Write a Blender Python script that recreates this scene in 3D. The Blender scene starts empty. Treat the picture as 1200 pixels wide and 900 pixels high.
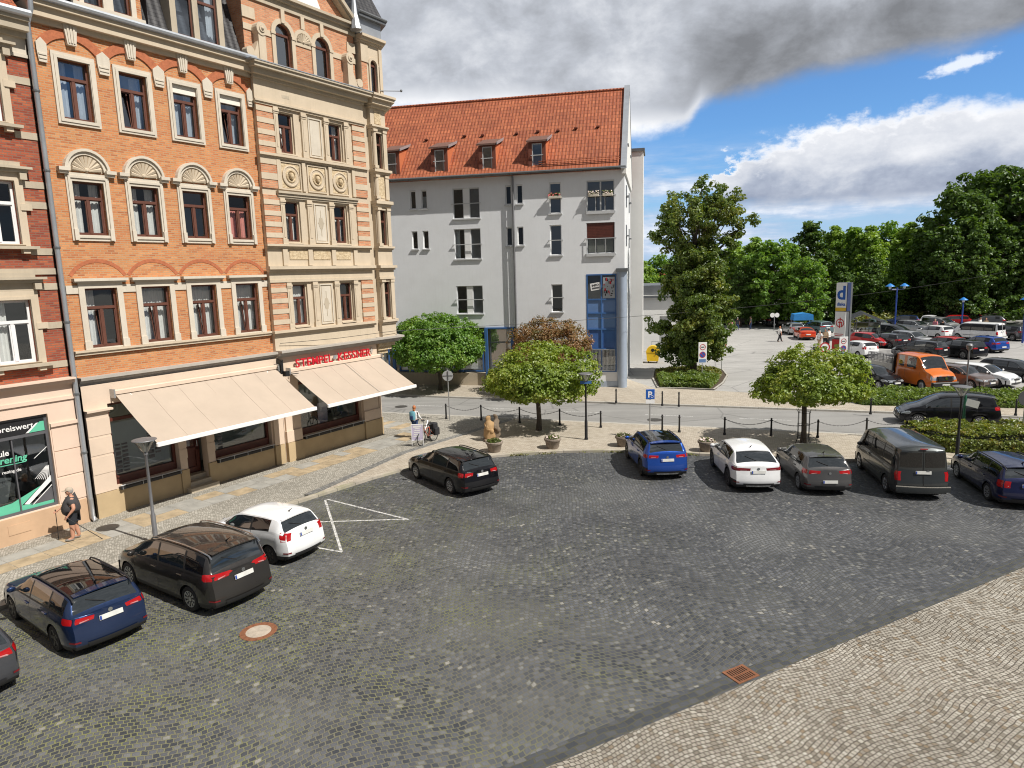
import bpy, math, random
from math import sin, cos, pi, radians, sqrt, atan2
from mathutils import Vector, Matrix
random.seed(7)
SC = bpy.context.scene
COL = SC.collection
# ------------------------------------------------------------------ camera constants (solved from the facades and the cars)
CAM_H, PITCH, ROLL, FPX = 8.5, radians(9.277), radians(1.583), 800.0
_fw = Vector((0, cos(PITCH), -sin(PITCH))); _u0 = Vector((0, sin(PITCH), cos(PITCH))); _x0 = Vector((1, 0, 0))
CR = cos(ROLL) * _x0 - sin(ROLL) * _u0
CU = sin(ROLL) * _x0 + cos(ROLL) * _u0
CP = Vector((0, 0, CAM_H))
def at(x, y, z=0.0):
    d = (x - 600) / FPX * CR - (y - 450) / FPX * CU + _fw
    return CP + d * ((z - CAM_H) / d.z)
def height_at(P, y):
    lo, hi = -2.0, 80.0
    for _ in range(50):
        m = (lo + hi) / 2
        d = Vector((P[0], P[1], m)) - CP
        if 450 - FPX * d.dot(CU) / d.dot(_fw) > y: lo = m
        else: hi = m
    return lo
# ------------------------------------------------------------------ mesh builder
class MB:
    def __init__(s): s.v = []; s.f = []; s.m = []
    def add(s, vs, fs, mi=0):
        o = len(s.v); s.v.extend([tuple(p) for p in vs])
        for f in fs: s.f.append([i + o for i in f]); s.m.append(mi)
    def quad(s, a, b, c, d, mi=0): s.add([a, b, c, d], [(0, 1, 2, 3)], mi)
    def tri(s, a, b, c, mi=0): s.add([a, b, c], [(0, 1, 2)], mi)
    def box(s, x0, x1, y0, y1, z0, z1, mi=0):
        s.add([(x0,y0,z0),(x1,y0,z0),(x1,y1,z0),(x0,y1,z0),(x0,y0,z1),(x1,y0,z1),(x1,y1,z1),(x0,y1,z1)],
              [(3,2,1,0),(4,5,6,7),(0,1,5,4),(1,2,6,5),(2,3,7,6),(3,0,4,7)], mi)
    def bbox(s, x0, x1, y0, y1, z0, z1, b=.02, mi=0):   # box with chamfered top and vertical edges
        o = [(x0+b,y0),(x1-b,y0),(x1,y0+b),(x1,y1-b),(x1-b,y1),(x0+b,y1),(x0,y1-b),(x0,y0+b)]
        i_ = [(x0+b,y0+b),(x1-b,y0+b),(x1-b,y0+b),(x1-b,y1-b),(x1-b,y1-b),(x0+b,y1-b),(x0+b,y1-b),(x0+b,y0+b)]
        vs = [(p[0],p[1],z0) for p in o] + [(p[0],p[1],z1-b) for p in o] + [(x0+b,y0+b,z1),(x1-b,y0+b,z1),(x1-b,y1-b,z1),(x0+b,y1-b,z1)]
        fs = [(i,(i+1)%8,(i+1)%8+8,i+8) for i in range(8)]
        fs += [(8,9,17,16),(9,10,17),(10,11,18,17),(11,12,18),(12,13,19,18),(13,14,19),(14,15,16,19),(15,8,16),(16,17,18,19),(7,6,5,4,3,2,1,0)]
        s.add(vs, fs, mi)
    def prism(s, pts, y0, y1, mi=0, axis='y'):          # polygon in (x,z) extruded along y (or (x,y) along z, (y,z) along x)
        n = len(pts)
        if axis == 'y': A = [(p[0],y0,p[1]) for p in pts]; B = [(p[0],y1,p[1]) for p in pts]
        elif axis == 'z': A = [(p[0],p[1],y0) for p in pts]; B = [(p[0],p[1],y1) for p in pts]
        else: A = [(y0,p[0],p[1]) for p in pts]; B = [(y1,p[0],p[1]) for p in pts]
        s.add(A + B, [tuple(range(n-1,-1,-1)), tuple(range(n,2*n))] + [(i,(i+1)%n,(i+1)%n+n,i+n) for i in range(n)], mi)
    def cyl(s, p0, p1, r0, r1=None, n=10, mi=0, caps=True):
        r1 = r0 if r1 is None else r1
        p0 = Vector(p0); p1 = Vector(p1); d = (p1-p0)
        if d.length < 1e-6: return
        d.normalize(); a = d.orthogonal().normalized(); b = d.cross(a)
        vs = []
        for p, r in ((p0,r0),(p1,r1)):
            for i in range(n):
                t = 2*pi*i/n; vs.append(p + a*(r*cos(t)) + b*(r*sin(t)))
        fs = [(i,(i+1)%n,(i+1)%n+n,i+n) for i in range(n)]
        if caps: fs += [tuple(range(n-1,-1,-1)), tuple(range(n,2*n))]
        s.add(vs, fs, mi)
    def tube(s, path, r, n=6, mi=0, closed=False):
        P = [Vector(p) for p in path]; k = len(P); vs = []
        rr = r if isinstance(r, (list, tuple)) else [r]*k
        for i in range(k):
            if closed: d = P[(i+1)%k] - P[i-1]
            else: d = P[min(i+1,k-1)] - P[max(i-1,0)]
            d.normalize()
            ref = Vector((0,0,1)) if abs(d.z) < .9 else Vector((1,0,0))
            a = d.cross(ref).normalized(); b = d.cross(a)
            for j in range(n):
                t = 2*pi*j/n; vs.append(P[i] + a*(rr[i]*cos(t)) + b*(rr[i]*sin(t)))
        fs = []
        for i in range(k if closed else k-1):
            for j in range(n):
                q = ((i+1)%k)*n
                fs.append((i*n+j, i*n+(j+1)%n, q+(j+1)%n, q+j))
        if not closed: fs += [tuple(range(n-1,-1,-1)), tuple(range((k-1)*n, k*n))]
        s.add(vs, fs, mi)
    def lathe(s, prof, c=(0,0,0), n=16, mi=0, axis='z', caps=True):   # prof: (r, h)
        vs = []; k = len(prof)
        for r, h in prof:
            for j in range(n):
                t = 2*pi*j/n
                if axis == 'z': vs.append((c[0]+r*cos(t), c[1]+r*sin(t), c[2]+h))
                elif axis == 'y': vs.append((c[0]+r*cos(t), c[1]+h, c[2]+r*sin(t)))
                else: vs.append((c[0]+h, c[1]+r*cos(t), c[2]+r*sin(t)))
        fs = [(i*n+j, i*n+(j+1)%n, (i+1)*n+(j+1)%n, (i+1)*n+j) for i in range(k-1) for j in range(n)]
        if caps: fs += [tuple(range(n-1,-1,-1)), tuple(range((k-1)*n, k*n))]
        s.add(vs, fs, mi)
    def ball(s, c, r, n=8, mi=0, sc=(1,1,1)):
        vs = []; fs = []; k = n
        for i in range(n+1):
            ph = pi*i/n
            for j in range(k*2):
                t = pi*j/k; vs.append((c[0]+r*sc[0]*sin(ph)*cos(t), c[1]+r*sc[1]*sin(ph)*sin(t), c[2]+r*sc[2]*cos(ph)))
        for i in range(n):
            for j in range(2*k): fs.append((i*2*k+j, (i+1)*2*k+j, (i+1)*2*k+(j+1)%(2*k), i*2*k+(j+1)%(2*k)))
        s.add(vs, fs, mi)
    def profile(s, pts, x0, x1, mi=0):                   # moulding: (y,z) section run along x
        s.prism(pts, x0, x1, mi, 'x')
    def build(s, name, mats, parent=None, smooth=None, loc=None, rz=None):
        me = bpy.data.meshes.new(name); me.from_pydata(s.v, [], s.f)
        if not isinstance(mats, (list, tuple)): mats = [mats]
        for m in mats: me.materials.append(m)
        if len(mats) > 1: me.polygons.foreach_set('material_index', s.m)
        if smooth is not None:
            me.polygons.foreach_set('use_smooth', [True]*len(me.polygons))
            if smooth < 180: me.set_sharp_from_angle(angle=radians(smooth))
        me.update()
        o = bpy.data.objects.new(name, me); COL.objects.link(o)
        if parent is not None: o.parent = parent
        if loc is not None: o.location = loc
        if rz is not None: o.rotation_euler = (0,0,rz)
        return o
    def xf(s, M):
        r = MB(); r.v = [tuple(M @ Vector(p)) for p in s.v]; r.f = [list(f) for f in s.f]; r.m = list(s.m); return r
    def join(s, o, M=None):
        vs = o.v if M is None else [tuple(M @ Vector(p)) for p in o.v]
        k = len(s.v); s.v.extend(vs)
        for f, m in zip(o.f, o.m): s.f.append([i+k for i in f]); s.m.append(m)
def thing(name, label, cat, loc=(0,0,0), rz=0, group=None):
    o = bpy.data.objects.new(name, None); COL.objects.link(o)
    o.empty_display_size = .2
    o.location = loc; o.rotation_euler = (0,0,rz); tag(o, label, cat, group); return o
def tag(o, label=None, cat=None, group=None, kind=None):
    if label: o['label'] = label
    if cat: o['category'] = cat
    if group: o['group'] = group
    if kind: o['kind'] = kind
    return o
def kids(o): return [c for c in ALLKIDS(o)]
def ALLKIDS(o): return list(o.children)
def copy_tree(o, parent=None, recol=None):
    c = o.copy(); COL.objects.link(c)
    if parent is not None: c.parent = parent
    if recol and c.type == 'MESH':
        for i, sl in enumerate(c.material_slots):
            if sl.material and sl.material in recol:
                new = recol[sl.material]; sl.link = 'OBJECT'; sl.material = new
    for ch in list(o.children): copy_tree(ch, c, recol)
    return c
def dup(o, loc, rz, label, group=None, recol=None):
    c = copy_tree(o, None, recol); c.location = loc; c.rotation_euler = (0,0,rz); c['label'] = label
    if group: c['group'] = group
    return c
def lerp(a, b, t): return a + (b-a)*t
def interp(xs, ys, x):
    if x <= xs[0]: return ys[0]
    for i in range(1, len(xs)):
        if x <= xs[i]:
            t = (x-xs[i-1])/(xs[i]-xs[i-1]); return ys[i-1] + (ys[i]-ys[i-1])*t
    return ys[-1]
def smooth_interp(xs, ys, x):     # monotone-ish cubic (Catmull-Rom with clamped slopes)
    n = len(xs)
    if x <= xs[0]: return ys[0]
    if x >= xs[-1]: return ys[-1]
    i = 0
    while x > xs[i+1]: i += 1
    d = [(ys[k+1]-ys[k])/(xs[k+1]-xs[k]) for k in range(n-1)]
    def sl(k):
        if k == 0: return d[0]
        if k == n-1: return d[-1]
        if d[k-1]*d[k] <= 0: return 0.0
        return 2*d[k-1]*d[k]/(d[k-1]+d[k])
    h = xs[i+1]-xs[i]; t = (x-xs[i])/h
    return ((1+2*t)*(1-t)**2*ys[i] + t*(1-t)**2*h*sl(i) + t*t*(3-2*t)*ys[i+1] + t*t*(t-1)*h*sl(i+1))
# ------------------------------------------------------------------ materials
class NT:
    def __init__(s, tree): s.t = tree; s.n = tree.nodes; s.l = tree.links
    def new(s, ty, **kw):
        n = s.n.new(ty)
        for k, v in kw.items(): setattr(n, k, v)
        return n
    def set(s, sock, v):
        if isinstance(v, bpy.types.NodeSocket): s.l.new(v, sock)
        else: sock.default_value = v
    def math(s, op, a, b=None, c=None, clamp=False):
        n = s.new('ShaderNodeMath', operation=op, use_clamp=clamp); s.set(n.inputs[0], a)
        if b is not None: s.set(n.inputs[1], b)
        if c is not None: s.set(n.inputs[2], c)
        return n.outputs[0]
    def mix(s, f, a, b, bt='MIX'):
        n = s.new('ShaderNodeMix', data_type='RGBA', blend_type=bt)
        s.set(n.inputs[0], f); s.set(n.inputs[6], a if isinstance(a, bpy.types.NodeSocket) else col4(a)); s.set(n.inputs[7], b if isinstance(b, bpy.types.NodeSocket) else col4(b))
        return n.outputs[2]
    def noise(s, vec, scale, detail=3, rough=.55):
        n = s.new('ShaderNodeTexNoise'); n.inputs['Scale'].default_value = scale; n.inputs['Detail'].default_value = detail; n.inputs['Roughness'].default_value = rough
        if vec is not None: s.l.new(vec, n.inputs['Vector'])
        return n.outputs['Fac']
    def ramp(s, f, stops, interp_='LINEAR'):
        n = s.new('ShaderNodeValToRGB'); n.color_ramp.interpolation = interp_
        e = n.color_ramp.elements
        while len(e) < len(stops): e.new(.5)
        for i, (p, c) in enumerate(stops): e[i].position = p; e[i].color = col4(c)
        s.set(n.inputs[0], f); return n.outputs[0]
    def maprange(s, v, a, b, c=0.0, d=1.0, smooth=False):
        n = s.new('ShaderNodeMapRange', interpolation_type='SMOOTHSTEP' if smooth else 'LINEAR')
        s.set(n.inputs[0], v)
        for i, q in enumerate((a,b,c,d)): s.set(n.inputs[1+i], q)
        return n.outputs[0]
    def sep(s, vec):
        n = s.new('ShaderNodeSeparateXYZ'); s.l.new(vec, n.inputs[0]); return n.outputs
    def comb(s, x, y, z=0.0):
        n = s.new('ShaderNodeCombineXYZ'); s.set(n.inputs[0], x); s.set(n.inputs[1], y); s.set(n.inputs[2], z); return n.outputs[0]
    def brick(s, vec, w, h, mortar, off=.5, smooth=.1, bias=0):
        n = s.new('ShaderNodeTexBrick', offset=off)
        s.l.new(vec, n.inputs['Vector'])
        n.inputs['Scale'].default_value = 1; n.inputs['Mortar Size'].default_value = mortar; n.inputs['Mortar Smooth'].default_value = smooth; n.inputs['Bias'].default_value = bias
        n.inputs['Brick Width'].default_value = w; n.inputs['Row Height'].default_value = h
        n.inputs['Color1'].default_value = (0,0,0,1); n.inputs['Color2'].default_value = (1,1,1,1); n.inputs['Mortar'].default_value = (.5,.5,.5,1)
        return n.outputs['Color'], n.outputs['Fac']
    def bump(s, h, strength, dist=.02):
        n = s.new('ShaderNodeBump'); n.inputs['Strength'].default_value = strength; n.inputs['Distance'].default_value = dist
        s.set(n.inputs['Height'], h); return n.outputs[0]
def col4(c):
    if isinstance(c, (int, float)): return (c, c, c, 1)
    return tuple(c) if len(c) == 4 else (c[0], c[1], c[2], 1)
def base_mat(name):
    m = bpy.data.materials.new(name); m.use_nodes = True
    t = NT(m.node_tree); b = t.n['Principled BSDF']
    return m, t, b
def obj_co(t):
    n = t.new('ShaderNodeTexCoord'); return n.outputs['Object']
def pm(name, col, rough=.6, metal=0.0, var=.12, scale=3.0, bump=0.0, bscale=None, coat=0.0, spec=.5, tint=None):
    m, t, b = base_mat(name)
    co = obj_co(t)
    n1 = t.noise(co, scale, 5, .6)
    f = t.maprange(n1, .3, .7, 1-var, 1+var)
    c = t.mix(1.0, col, t.comb(f, f, f), 'MULTIPLY')
    if tint is not None:
        n2 = t.noise(co, scale*.37, 3)
        c = t.mix(t.maprange(n2, .45, .7, 0.0, .8), c, tint)
    t.l.new(c, b.inputs['Base Color'])
    b.inputs['Roughness'].default_value = rough; b.inputs['Metallic'].default_value = metal
    b.inputs['Specular IOR Level'].default_value = spec
    if coat: b.inputs['Coat Weight'].default_value = coat; b.inputs['Coat Roughness'].default_value = .03
    if bump:
        t.l.new(t.bump(t.noise(co, bscale or scale*8, 4), bump, .01), b.inputs['Normal'])
    return m
EXPO = 0.15
# ------------------------------------------------------------------ material library
def cobble_mat(name, w, h, mortar, stops, joint, moss=None, arc=0.0, period=1.6, rot=0.0, patch=None, bumps=.6, rough=.75, bigvar=.18, cluster=0.0, joint2=None):
    m, t, b = base_mat(name)
    co = obj_co(t)
    mp = t.new('ShaderNodeMapping'); mp.inputs['Rotation'].default_value = (0,0,rot); t.l.new(co, mp.inputs['Vector'])
    v = mp.outputs[0]
    wob = t.new('ShaderNodeTexNoise'); wob.inputs['Scale'].default_value = 1.3; wob.inputs['Detail'].default_value = 2; t.l.new(v, wob.inputs['Vector'])
    wv = t.new('ShaderNodeVectorMath', operation='SUBTRACT'); t.l.new(wob.outputs['Color'], wv.inputs[0]); wv.inputs[1].default_value = (.5,.5,.5)
    ws = t.new('ShaderNodeVectorMath', operation='SCALE'); t.l.new(wv.outputs[0], ws.inputs[0]); ws.inputs[3].default_value = .20
    wob2 = t.new('ShaderNodeTexNoise'); wob2.inputs['Scale'].default_value = 9; wob2.inputs['Detail'].default_value = 1; t.l.new(v, wob2.inputs['Vector'])
    wv2 = t.new('ShaderNodeVectorMath', operation='SUBTRACT'); t.l.new(wob2.outputs['Color'], wv2.inputs[0]); wv2.inputs[1].default_value = (.5,.5,.5)
    ws2 = t.new('ShaderNodeVectorMath', operation='SCALE'); t.l.new(wv2.outputs[0], ws2.inputs[0]); ws2.inputs[3].default_value = h*.30
    ad = t.new('ShaderNodeVectorMath', operation='ADD'); t.l.new(v, ad.inputs[0]); t.l.new(ws.outputs[0], ad.inputs[1])
    ad2 = t.new('ShaderNodeVectorMath', operation='ADD'); t.l.new(ad.outputs[0], ad2.inputs[0]); t.l.new(ws2.outputs[0], ad2.inputs[1])
    s = t.sep(ad2.outputs[0])
    if arc:
        q = t.math('COSINE', t.math('MULTIPLY', s[0], 2*pi/period))
        y = t.math('ADD', s[1], t.math('MULTIPLY', q, arc))
        vec = t.comb(s[0], y)
    else: vec = t.comb(s[0], s[1])
    c, f = t.brick(vec, w, h, mortar, smooth=.25)
    ci = c
    if cluster: ci = t.math('ADD', c, t.math('MULTIPLY', t.math('SUBTRACT', t.noise(v, .55, 4, .65), .56), cluster))
    stone = t.ramp(ci, stops)
    if patch:
        pn = t.noise(v, .22, 4, .6)
        stone = t.mix(t.maprange(pn, .48, .68, 0, .55), stone, patch)
    nf = t.noise(co, .35, 5, .6)
    k = t.maprange(nf, .3, .7, 1-bigvar, 1+bigvar)
    stone = t.mix(1, stone, t.comb(k,k,k), 'MULTIPLY')
    nf2 = t.noise(co, 30, 4, .7)
    k2 = t.maprange(nf2, .25, .75, .8, 1.2)
    stone = t.mix(1, stone, t.comb(k2,k2,k2), 'MULTIPLY')
    j = joint
    if joint2:
        sj = t.sep(co); joint = t.mix(t.maprange(t.math('ADD', sj[1], t.math('MULTIPLY', sj[0], .8)), 6, 24, 0, 1), joint2, joint); j = joint
    if moss:
        mc, mfun = moss
        j = t.mix(mfun(t, co), joint, mc)
    colr = t.mix(f, stone, j)
    if moss:   # tufts spill over the stones
        sp = t.noise(co, 5.5, 4, .7)
        mm = t.math('MULTIPLY', mfun(t, co), t.maprange(sp, .58, .72, 0, .6))
        colr = t.mix(mm, colr, mc)
    t.l.new(colr, b.inputs['Base Color']); b.inputs['Roughness'].default_value = rough
    hgt = t.math('ADD', t.math('MULTIPLY', t.math('SUBTRACT', 1, f), 1.0), t.math('MULTIPLY', nf2, .25))
    hgt = t.math('ADD', hgt, t.math('MULTIPLY', c, .3))
    t.l.new(t.bump(hgt, bumps, .012), b.inputs['Normal'])
    return m
def _moss(t, co):
    n = t.noise(co, .42, 5, .62); s = t.sep(co)
    left = t.maprange(s[0], -8, 7, .85, .10)
    far = t.maprange(s[1], 20, 30, 1.0, .45)
    k = t.maprange(t.math('ADD', n, t.math('MULTIPLY', left, .16)), .53, .74, 0.03, 1.0)
    k = t.math('MULTIPLY', k, t.maprange(t.noise(co, 2.6, 4, .65), .38, .62, .15, 1.0))
    return t.math('MULTIPLY', t.math('MULTIPLY', k, left), far, clamp=True)
M = {}
M['plaza'] = cobble_mat('dark_cobbles', .130, .122, .0145,
    [(0,(.040,.045,.055)),(.40,(.071,.076,.088)),(.82,(.108,.113,.124)),(.93,(.145,.148,.152)),(.97,(.185,.188,.175)),(1,(.27,.26,.235))],
    (.072,.071,.064), moss=((.225,.24,.058), _moss), arc=.20, period=4.6, rot=radians(-27), patch=(.17,.175,.175), bumps=.9, rough=.58, bigvar=.24, cluster=.42, joint2=(.165,.158,.118))
M['lightpave'] = cobble_mat('light_cobbles', .098, .088, .0088,
    [(0,(.18,.16,.13)),(.08,(.24,.215,.175)),(.14,(.225,.17,.11)),(.22,(.285,.26,.22)),(.6,(.342,.315,.265)),(.88,(.385,.358,.308)),(1,(.44,.415,.365))],
    (.062,.050,.036), arc=.09, period=3.0, rot=radians(-27), bumps=.75, rough=.85, bigvar=.15, cluster=.3)
M['gutterstone'] = cobble_mat('gutter_setts', .22, .14, .012,
    [(0,(.042,.046,.054)),(.6,(.062,.067,.076)),(.95,(.085,.088,.095)),(1,(.12,.12,.12))], (.085,.082,.05), rot=radians(-27.95), bumps=.7)
M['mosaic'] = cobble_mat('mosaic_paving', .085, .08, .010,
    [(0,(.25,.235,.20)),(.4,(.34,.32,.275)),(.8,(.42,.395,.345)),(1,(.49,.465,.41))], (.20,.185,.155), arc=.06, period=1.0, rot=radians(-57), bumps=.5, rough=.85, bigvar=.15)
M['darkband'] = cobble_mat('dark_band_setts', .16, .15, .016, [(0,(.15,.15,.15)),(1,(.27,.265,.25))], (.12,.115,.10), rot=radians(-62), bumps=.5)
M['pavers'] = cobble_mat('beige_pavers', .21, .105, .007,
    [(0,(.37,.32,.255)),(.5,(.43,.38,.31)),(1,(.49,.44,.365))], (.20,.17,.13), rot=radians(18), bumps=.3, rough=.85, bigvar=.10)
def asphalt(name, c, var=.1, patch=None):
    m, t, b = base_mat(name); co = obj_co(t)
    a = t.noise(co, .25, 5, .6); f = t.maprange(a, .3, .7, 1-var, 1+var)
    g = t.noise(co, 60, 3, .7); f2 = t.maprange(g, .25, .75, .8, 1.2)
    c1 = t.mix(1, c, t.comb(f,f,f), 'MULTIPLY'); c1 = t.mix(1, c1, t.comb(f2,f2,f2), 'MULTIPLY')
    mp = t.new('ShaderNodeMapping'); mp.inputs['Rotation'].default_value = (0,0,radians(18.8)); mp.inputs['Scale'].default_value = (.08,1.2,1); t.l.new(co, mp.inputs['Vector'])
    st = t.noise(mp.outputs[0], 1.0, 4, .6); f3 = t.maprange(st, .3, .7, .88, 1.12)
    c1 = t.mix(1, c1, t.comb(f3,f3,f3), 'MULTIPLY')
    if patch:
        vo = t.new('ShaderNodeTexVoronoi', feature='DISTANCE_TO_EDGE'); vo.inputs['Scale'].default_value = .16; t.l.new(co, vo.inputs['Vector'])
        c1 = t.mix(t.maprange(vo.outputs['Distance'], .0, .012, .45, 0), c1, (.07,.07,.07))
    t.l.new(c1, b.inputs['Base Color']); b.inputs['Roughness'].default_value = .85
    t.l.new(t.bump(g, .3, .006), b.inputs['Normal'])
    return m
M['street'] = asphalt('street_asphalt', (.265,.26,.25), .12, True)
M['carpark'] = asphalt('car_park_asphalt', (.355,.348,.335), .1, True)
M['ground'] = pm('ground_earth', (.17,.165,.15), .95, var=.3, scale=.2)
M['kerb'] = pm('granite_kerb', (.40,.36,.30), .85, var=.22, scale=1.6, bump=.2, tint=(.25,.25,.13))
M['kerb2'] = pm('grey_kerb', (.42,.40,.36), .85, var=.15, scale=3, bump=.2)
M['ochre'] = pm('ochre_slab', (.40,.315,.205), .8, var=.28, scale=2.5, bump=.1)
M['greyslab'] = pm('grey_slab', (.345,.335,.305), .8, var=.2, scale=2, bump=.1)
M['paint'] = None
def roadpaint():
    m, t, b = base_mat('worn_white_paint'); co = obj_co(t)
    n = t.noise(co, 9, 5, .7)
    t.l.new(t.mix(t.maprange(n, .36, .60, 0, 1), (.16,.16,.155), (.72,.72,.70)), b.inputs['Base Color']); b.inputs['Roughness'].default_value = .7
    return m
M['paint'] = roadpaint()
def brick_mat(name, stops, mortar, w=.25, h=.077, rough=.85, stain=None):
    m, t, b = base_mat(name); co = obj_co(t); s = t.sep(co)
    n0 = t.new('ShaderNodeNewGeometry')
    vec = t.comb(t.math('ADD', s[0], s[1]), s[2])
    c, f = t.brick(vec, w, h, .012, smooth=.1)
    col = t.ramp(c, stops)
    n = t.noise(co, .55, 5, .65); k = t.maprange(n, .3, .7, .84, 1.12)
    col = t.mix(1, col, t.comb(k,k,k), 'MULTIPLY')
    if stain is not None:
        n2 = t.noise(co, .9, 4, .6); col = t.mix(t.maprange(n2, .5, .72, 0, .7), col, stain)
    n3 = t.noise(co, 25, 3, .7); k3 = t.maprange(n3, .25, .75, .88, 1.12)
    col = t.mix(1, col, t.comb(k3,k3,k3), 'MULTIPLY')
    col = t.mix(f, col, mortar)
    t.l.new(col, b.inputs['Base Color']); b.inputs['Roughness'].default_value = rough
    t.l.new(t.bump(t.math('SUBTRACT', 1, f), .4, .006), b.inputs['Normal'])
    return m
M['brick'] = brick_mat('orange_brick', [(0,(.41,.135,.05)),(.25,(.51,.185,.066)),(.6,(.57,.228,.082)),(1,(.62,.285,.118))], (.44,.29,.17), stain=(.49,.165,.065))
M['brickred'] = brick_mat('red_brick', [(0,(.24,.045,.022)),(.5,(.37,.078,.035)),(1,(.46,.125,.05))], (.22,.12,.085), stain=(.21,.05,.035))
M['brickpink'] = brick_mat('salmon_brick', [(0,(.46,.17,.085)),(.5,(.57,.235,.12)),(1,(.64,.30,.16))], (.42,.30,.20))
M['archbrick'] = pm('arch_brick', (.42,.135,.06), .85, var=.2, scale=9)
def stone(name, col, dark, rough=.85):
    m, t, b = base_mat(name); co = obj_co(t)
    n = t.noise(co, 1.1, 6, .65); c = t.mix(t.maprange(n, .35, .75, 0, .55), col, dark)
    mp = t.new('ShaderNodeMapping'); mp.inputs['Scale'].default_value = (5,5,.5); t.l.new(co, mp.inputs['Vector'])
    n2 = t.noise(mp.outputs[0], 1.4, 4, .6); c = t.mix(t.maprange(n2, .52, .75, 0, .35), c, dark)
    t.l.new(c, b.inputs['Base Color']); b.inputs['Roughness'].default_value = rough
    t.l.new(t.bump(t.noise(co, 18, 4, .6), .15, .01), b.inputs['Normal'])
    return m
M['sand'] = stone('sandstone', (.60,.505,.385), (.44,.365,.265))
M['sandcarved'] = None
def carved():
    m, t, b = base_mat('carved_sandstone'); co = obj_co(t)
    n = t.noise(co, 11, 3, .6); c = t.mix(t.maprange(n, .4, .62, 0, 1), (.64,.52,.35), (.47,.36,.22))
    t.l.new(c, b.inputs['Base Color']); b.inputs['Roughness'].default_value = .9
    t.l.new(t.bump(n, .9, .04), b.inputs['Normal']); return m
M['sandcarved'] = carved()
M['sandgrey'] = stone('weathered_sandstone', (.50,.43,.33), (.30,.26,.20))
M['sandwhite'] = stone('pale_stone', (.64,.58,.49), (.46,.41,.33))
M['cream'] = pm('cream_render', (.66,.53,.42), .85, var=.07, scale=.9, bump=.05)
M['pinkrender'] = pm('pale_pink_render', (.72,.55,.44), .85, var=.06, scale=.9)
M['plinth'] = pm('ochre_plinth', (.47,.355,.21), .85, var=.1, scale=1.2)
M['plinthtan'] = pm('tan_plinth', (.55,.37,.235), .85, var=.1, scale=1.2)
M['ledgegrey'] = pm('zinc_ledge', (.42,.39,.35), .6, var=.1, scale=2)
M['zinc'] = pm('zinc_sheet', (.46,.49,.53), .42, .6, var=.12, scale=1.2)
M['zincdark'] = pm('dark_zinc', (.17,.18,.19), .45, .5, var=.15, scale=1.2)
M['brownwood'] = pm('brown_window_wood', (.125,.048,.032), .5, var=.15, scale=4)
M['mahogany'] = pm('mahogany_wood', (.105,.028,.018), .45, var=.2, scale=3)
M['whiteframe'] = pm('white_frame', (.80,.80,.80), .4, var=.03)
M['greyframe'] = pm('grey_frame', (.56,.57,.58), .45, var=.05)
M['curtain'] = pm('white_curtain', (.78,.77,.75), .9, var=.06, scale=6)
M['pinkcurtain'] = pm('pink_curtain', (.75,.30,.25), .9, var=.08, scale=5)
M['blind'] = pm('white_shutter', (.78,.74,.66), .7, var=.03)
M['dark'] = pm('dark_interior', (.025,.024,.022), .9, var=.2)  # near-black tone standing in for unlit depth behind openings
M['roomwall'] = pm('room_wall', (.07,.072,.078), .9, var=.2, scale=.7)  # dark tone puts the shade of unlit rooms into the wall colour
def glass(name, tint, refl=.22):
    m = bpy.data.materials.new(name); m.use_nodes = True; t = NT(m.node_tree)
    for n in list(t.n): t.n.remove(n)
    o = t.new('ShaderNodeOutputMaterial'); g = t.new('ShaderNodeBsdfGlossy'); g.inputs['Roughness'].default_value = .02; g.inputs['Color'].default_value = (.9,.95,1,1)
    tr = t.new('ShaderNodeBsdfTransparent'); tr.inputs['Color'].default_value = col4(tint)
    fr = t.new('ShaderNodeLayerWeight'); fr.inputs['Blend'].default_value = .5
    co = obj_co(t)
    bp = t.bump(t.noise(co, .9, 2), .12, .02); t.l.new(bp, g.inputs['Normal'])
    k = t.math('ADD', t.math('MULTIPLY', t.math('POWER', fr.outputs[1], 4.0), .7), refl+.03, clamp=True)
    mx = t.new('ShaderNodeMixShader'); t.l.new(k, mx.inputs[0]); t.l.new(tr.outputs[0], mx.inputs[1]); t.l.new(g.outputs[0], mx.inputs[2]); t.l.new(mx.outputs[0], o.inputs[0])
    return m
M['glass'] = glass('window_glass', (.93,.96,.96), .13)
M['glassdim'] = glass('dim_glass', (.62,.68,.72), .07)
M['glassblue'] = glass('bluish_glass', (.80,.88,.96), .26)
M['shopglass'] = glass('shop_glass', (.80,.86,.84), .10)
def tiles(name, c1, c2, joint, w, h, rough=.7, bump=.8, mort=.02, kz=1.3):
    m, t, b = base_mat(name); co = obj_co(t); s0 = t.sep(co)
    uv = t.comb(s0[0], t.math('MULTIPLY', s0[2], kz))
    c, f = t.brick(uv, w, h, mort, off=0.0 if w < .25 else .5, smooth=.6)
    col = t.mix(c, c1, c2)
    n = t.noise(co, .5, 5, .6); k = t.maprange(n, .3, .7, .82, 1.15); col = t.mix(1, col, t.comb(k,k,k), 'MULTIPLY')
    col = t.mix(t.math('MULTIPLY', f, .85), col, joint)
    t.l.new(col, b.inputs['Base Color']); b.inputs['Roughness'].default_value = rough
    uvs = t.sep(uv)
    row = t.math('FRACT', t.math('DIVIDE', uvs[1], h))
    wav = t.math('SINE', t.math('MULTIPLY', uvs[0], 2*pi/w))
    hh = t.math('ADD', t.math('MULTIPLY', row, -1.0), t.math('MULTIPLY', wav, .35))
    t.l.new(t.bump(hh, bump, .05), b.inputs['Normal'])
    return m
M['redtile'] = tiles('red_roof_tiles', (.29,.075,.032), (.40,.12,.05), (.09,.026,.016), .26, .36)
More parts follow.
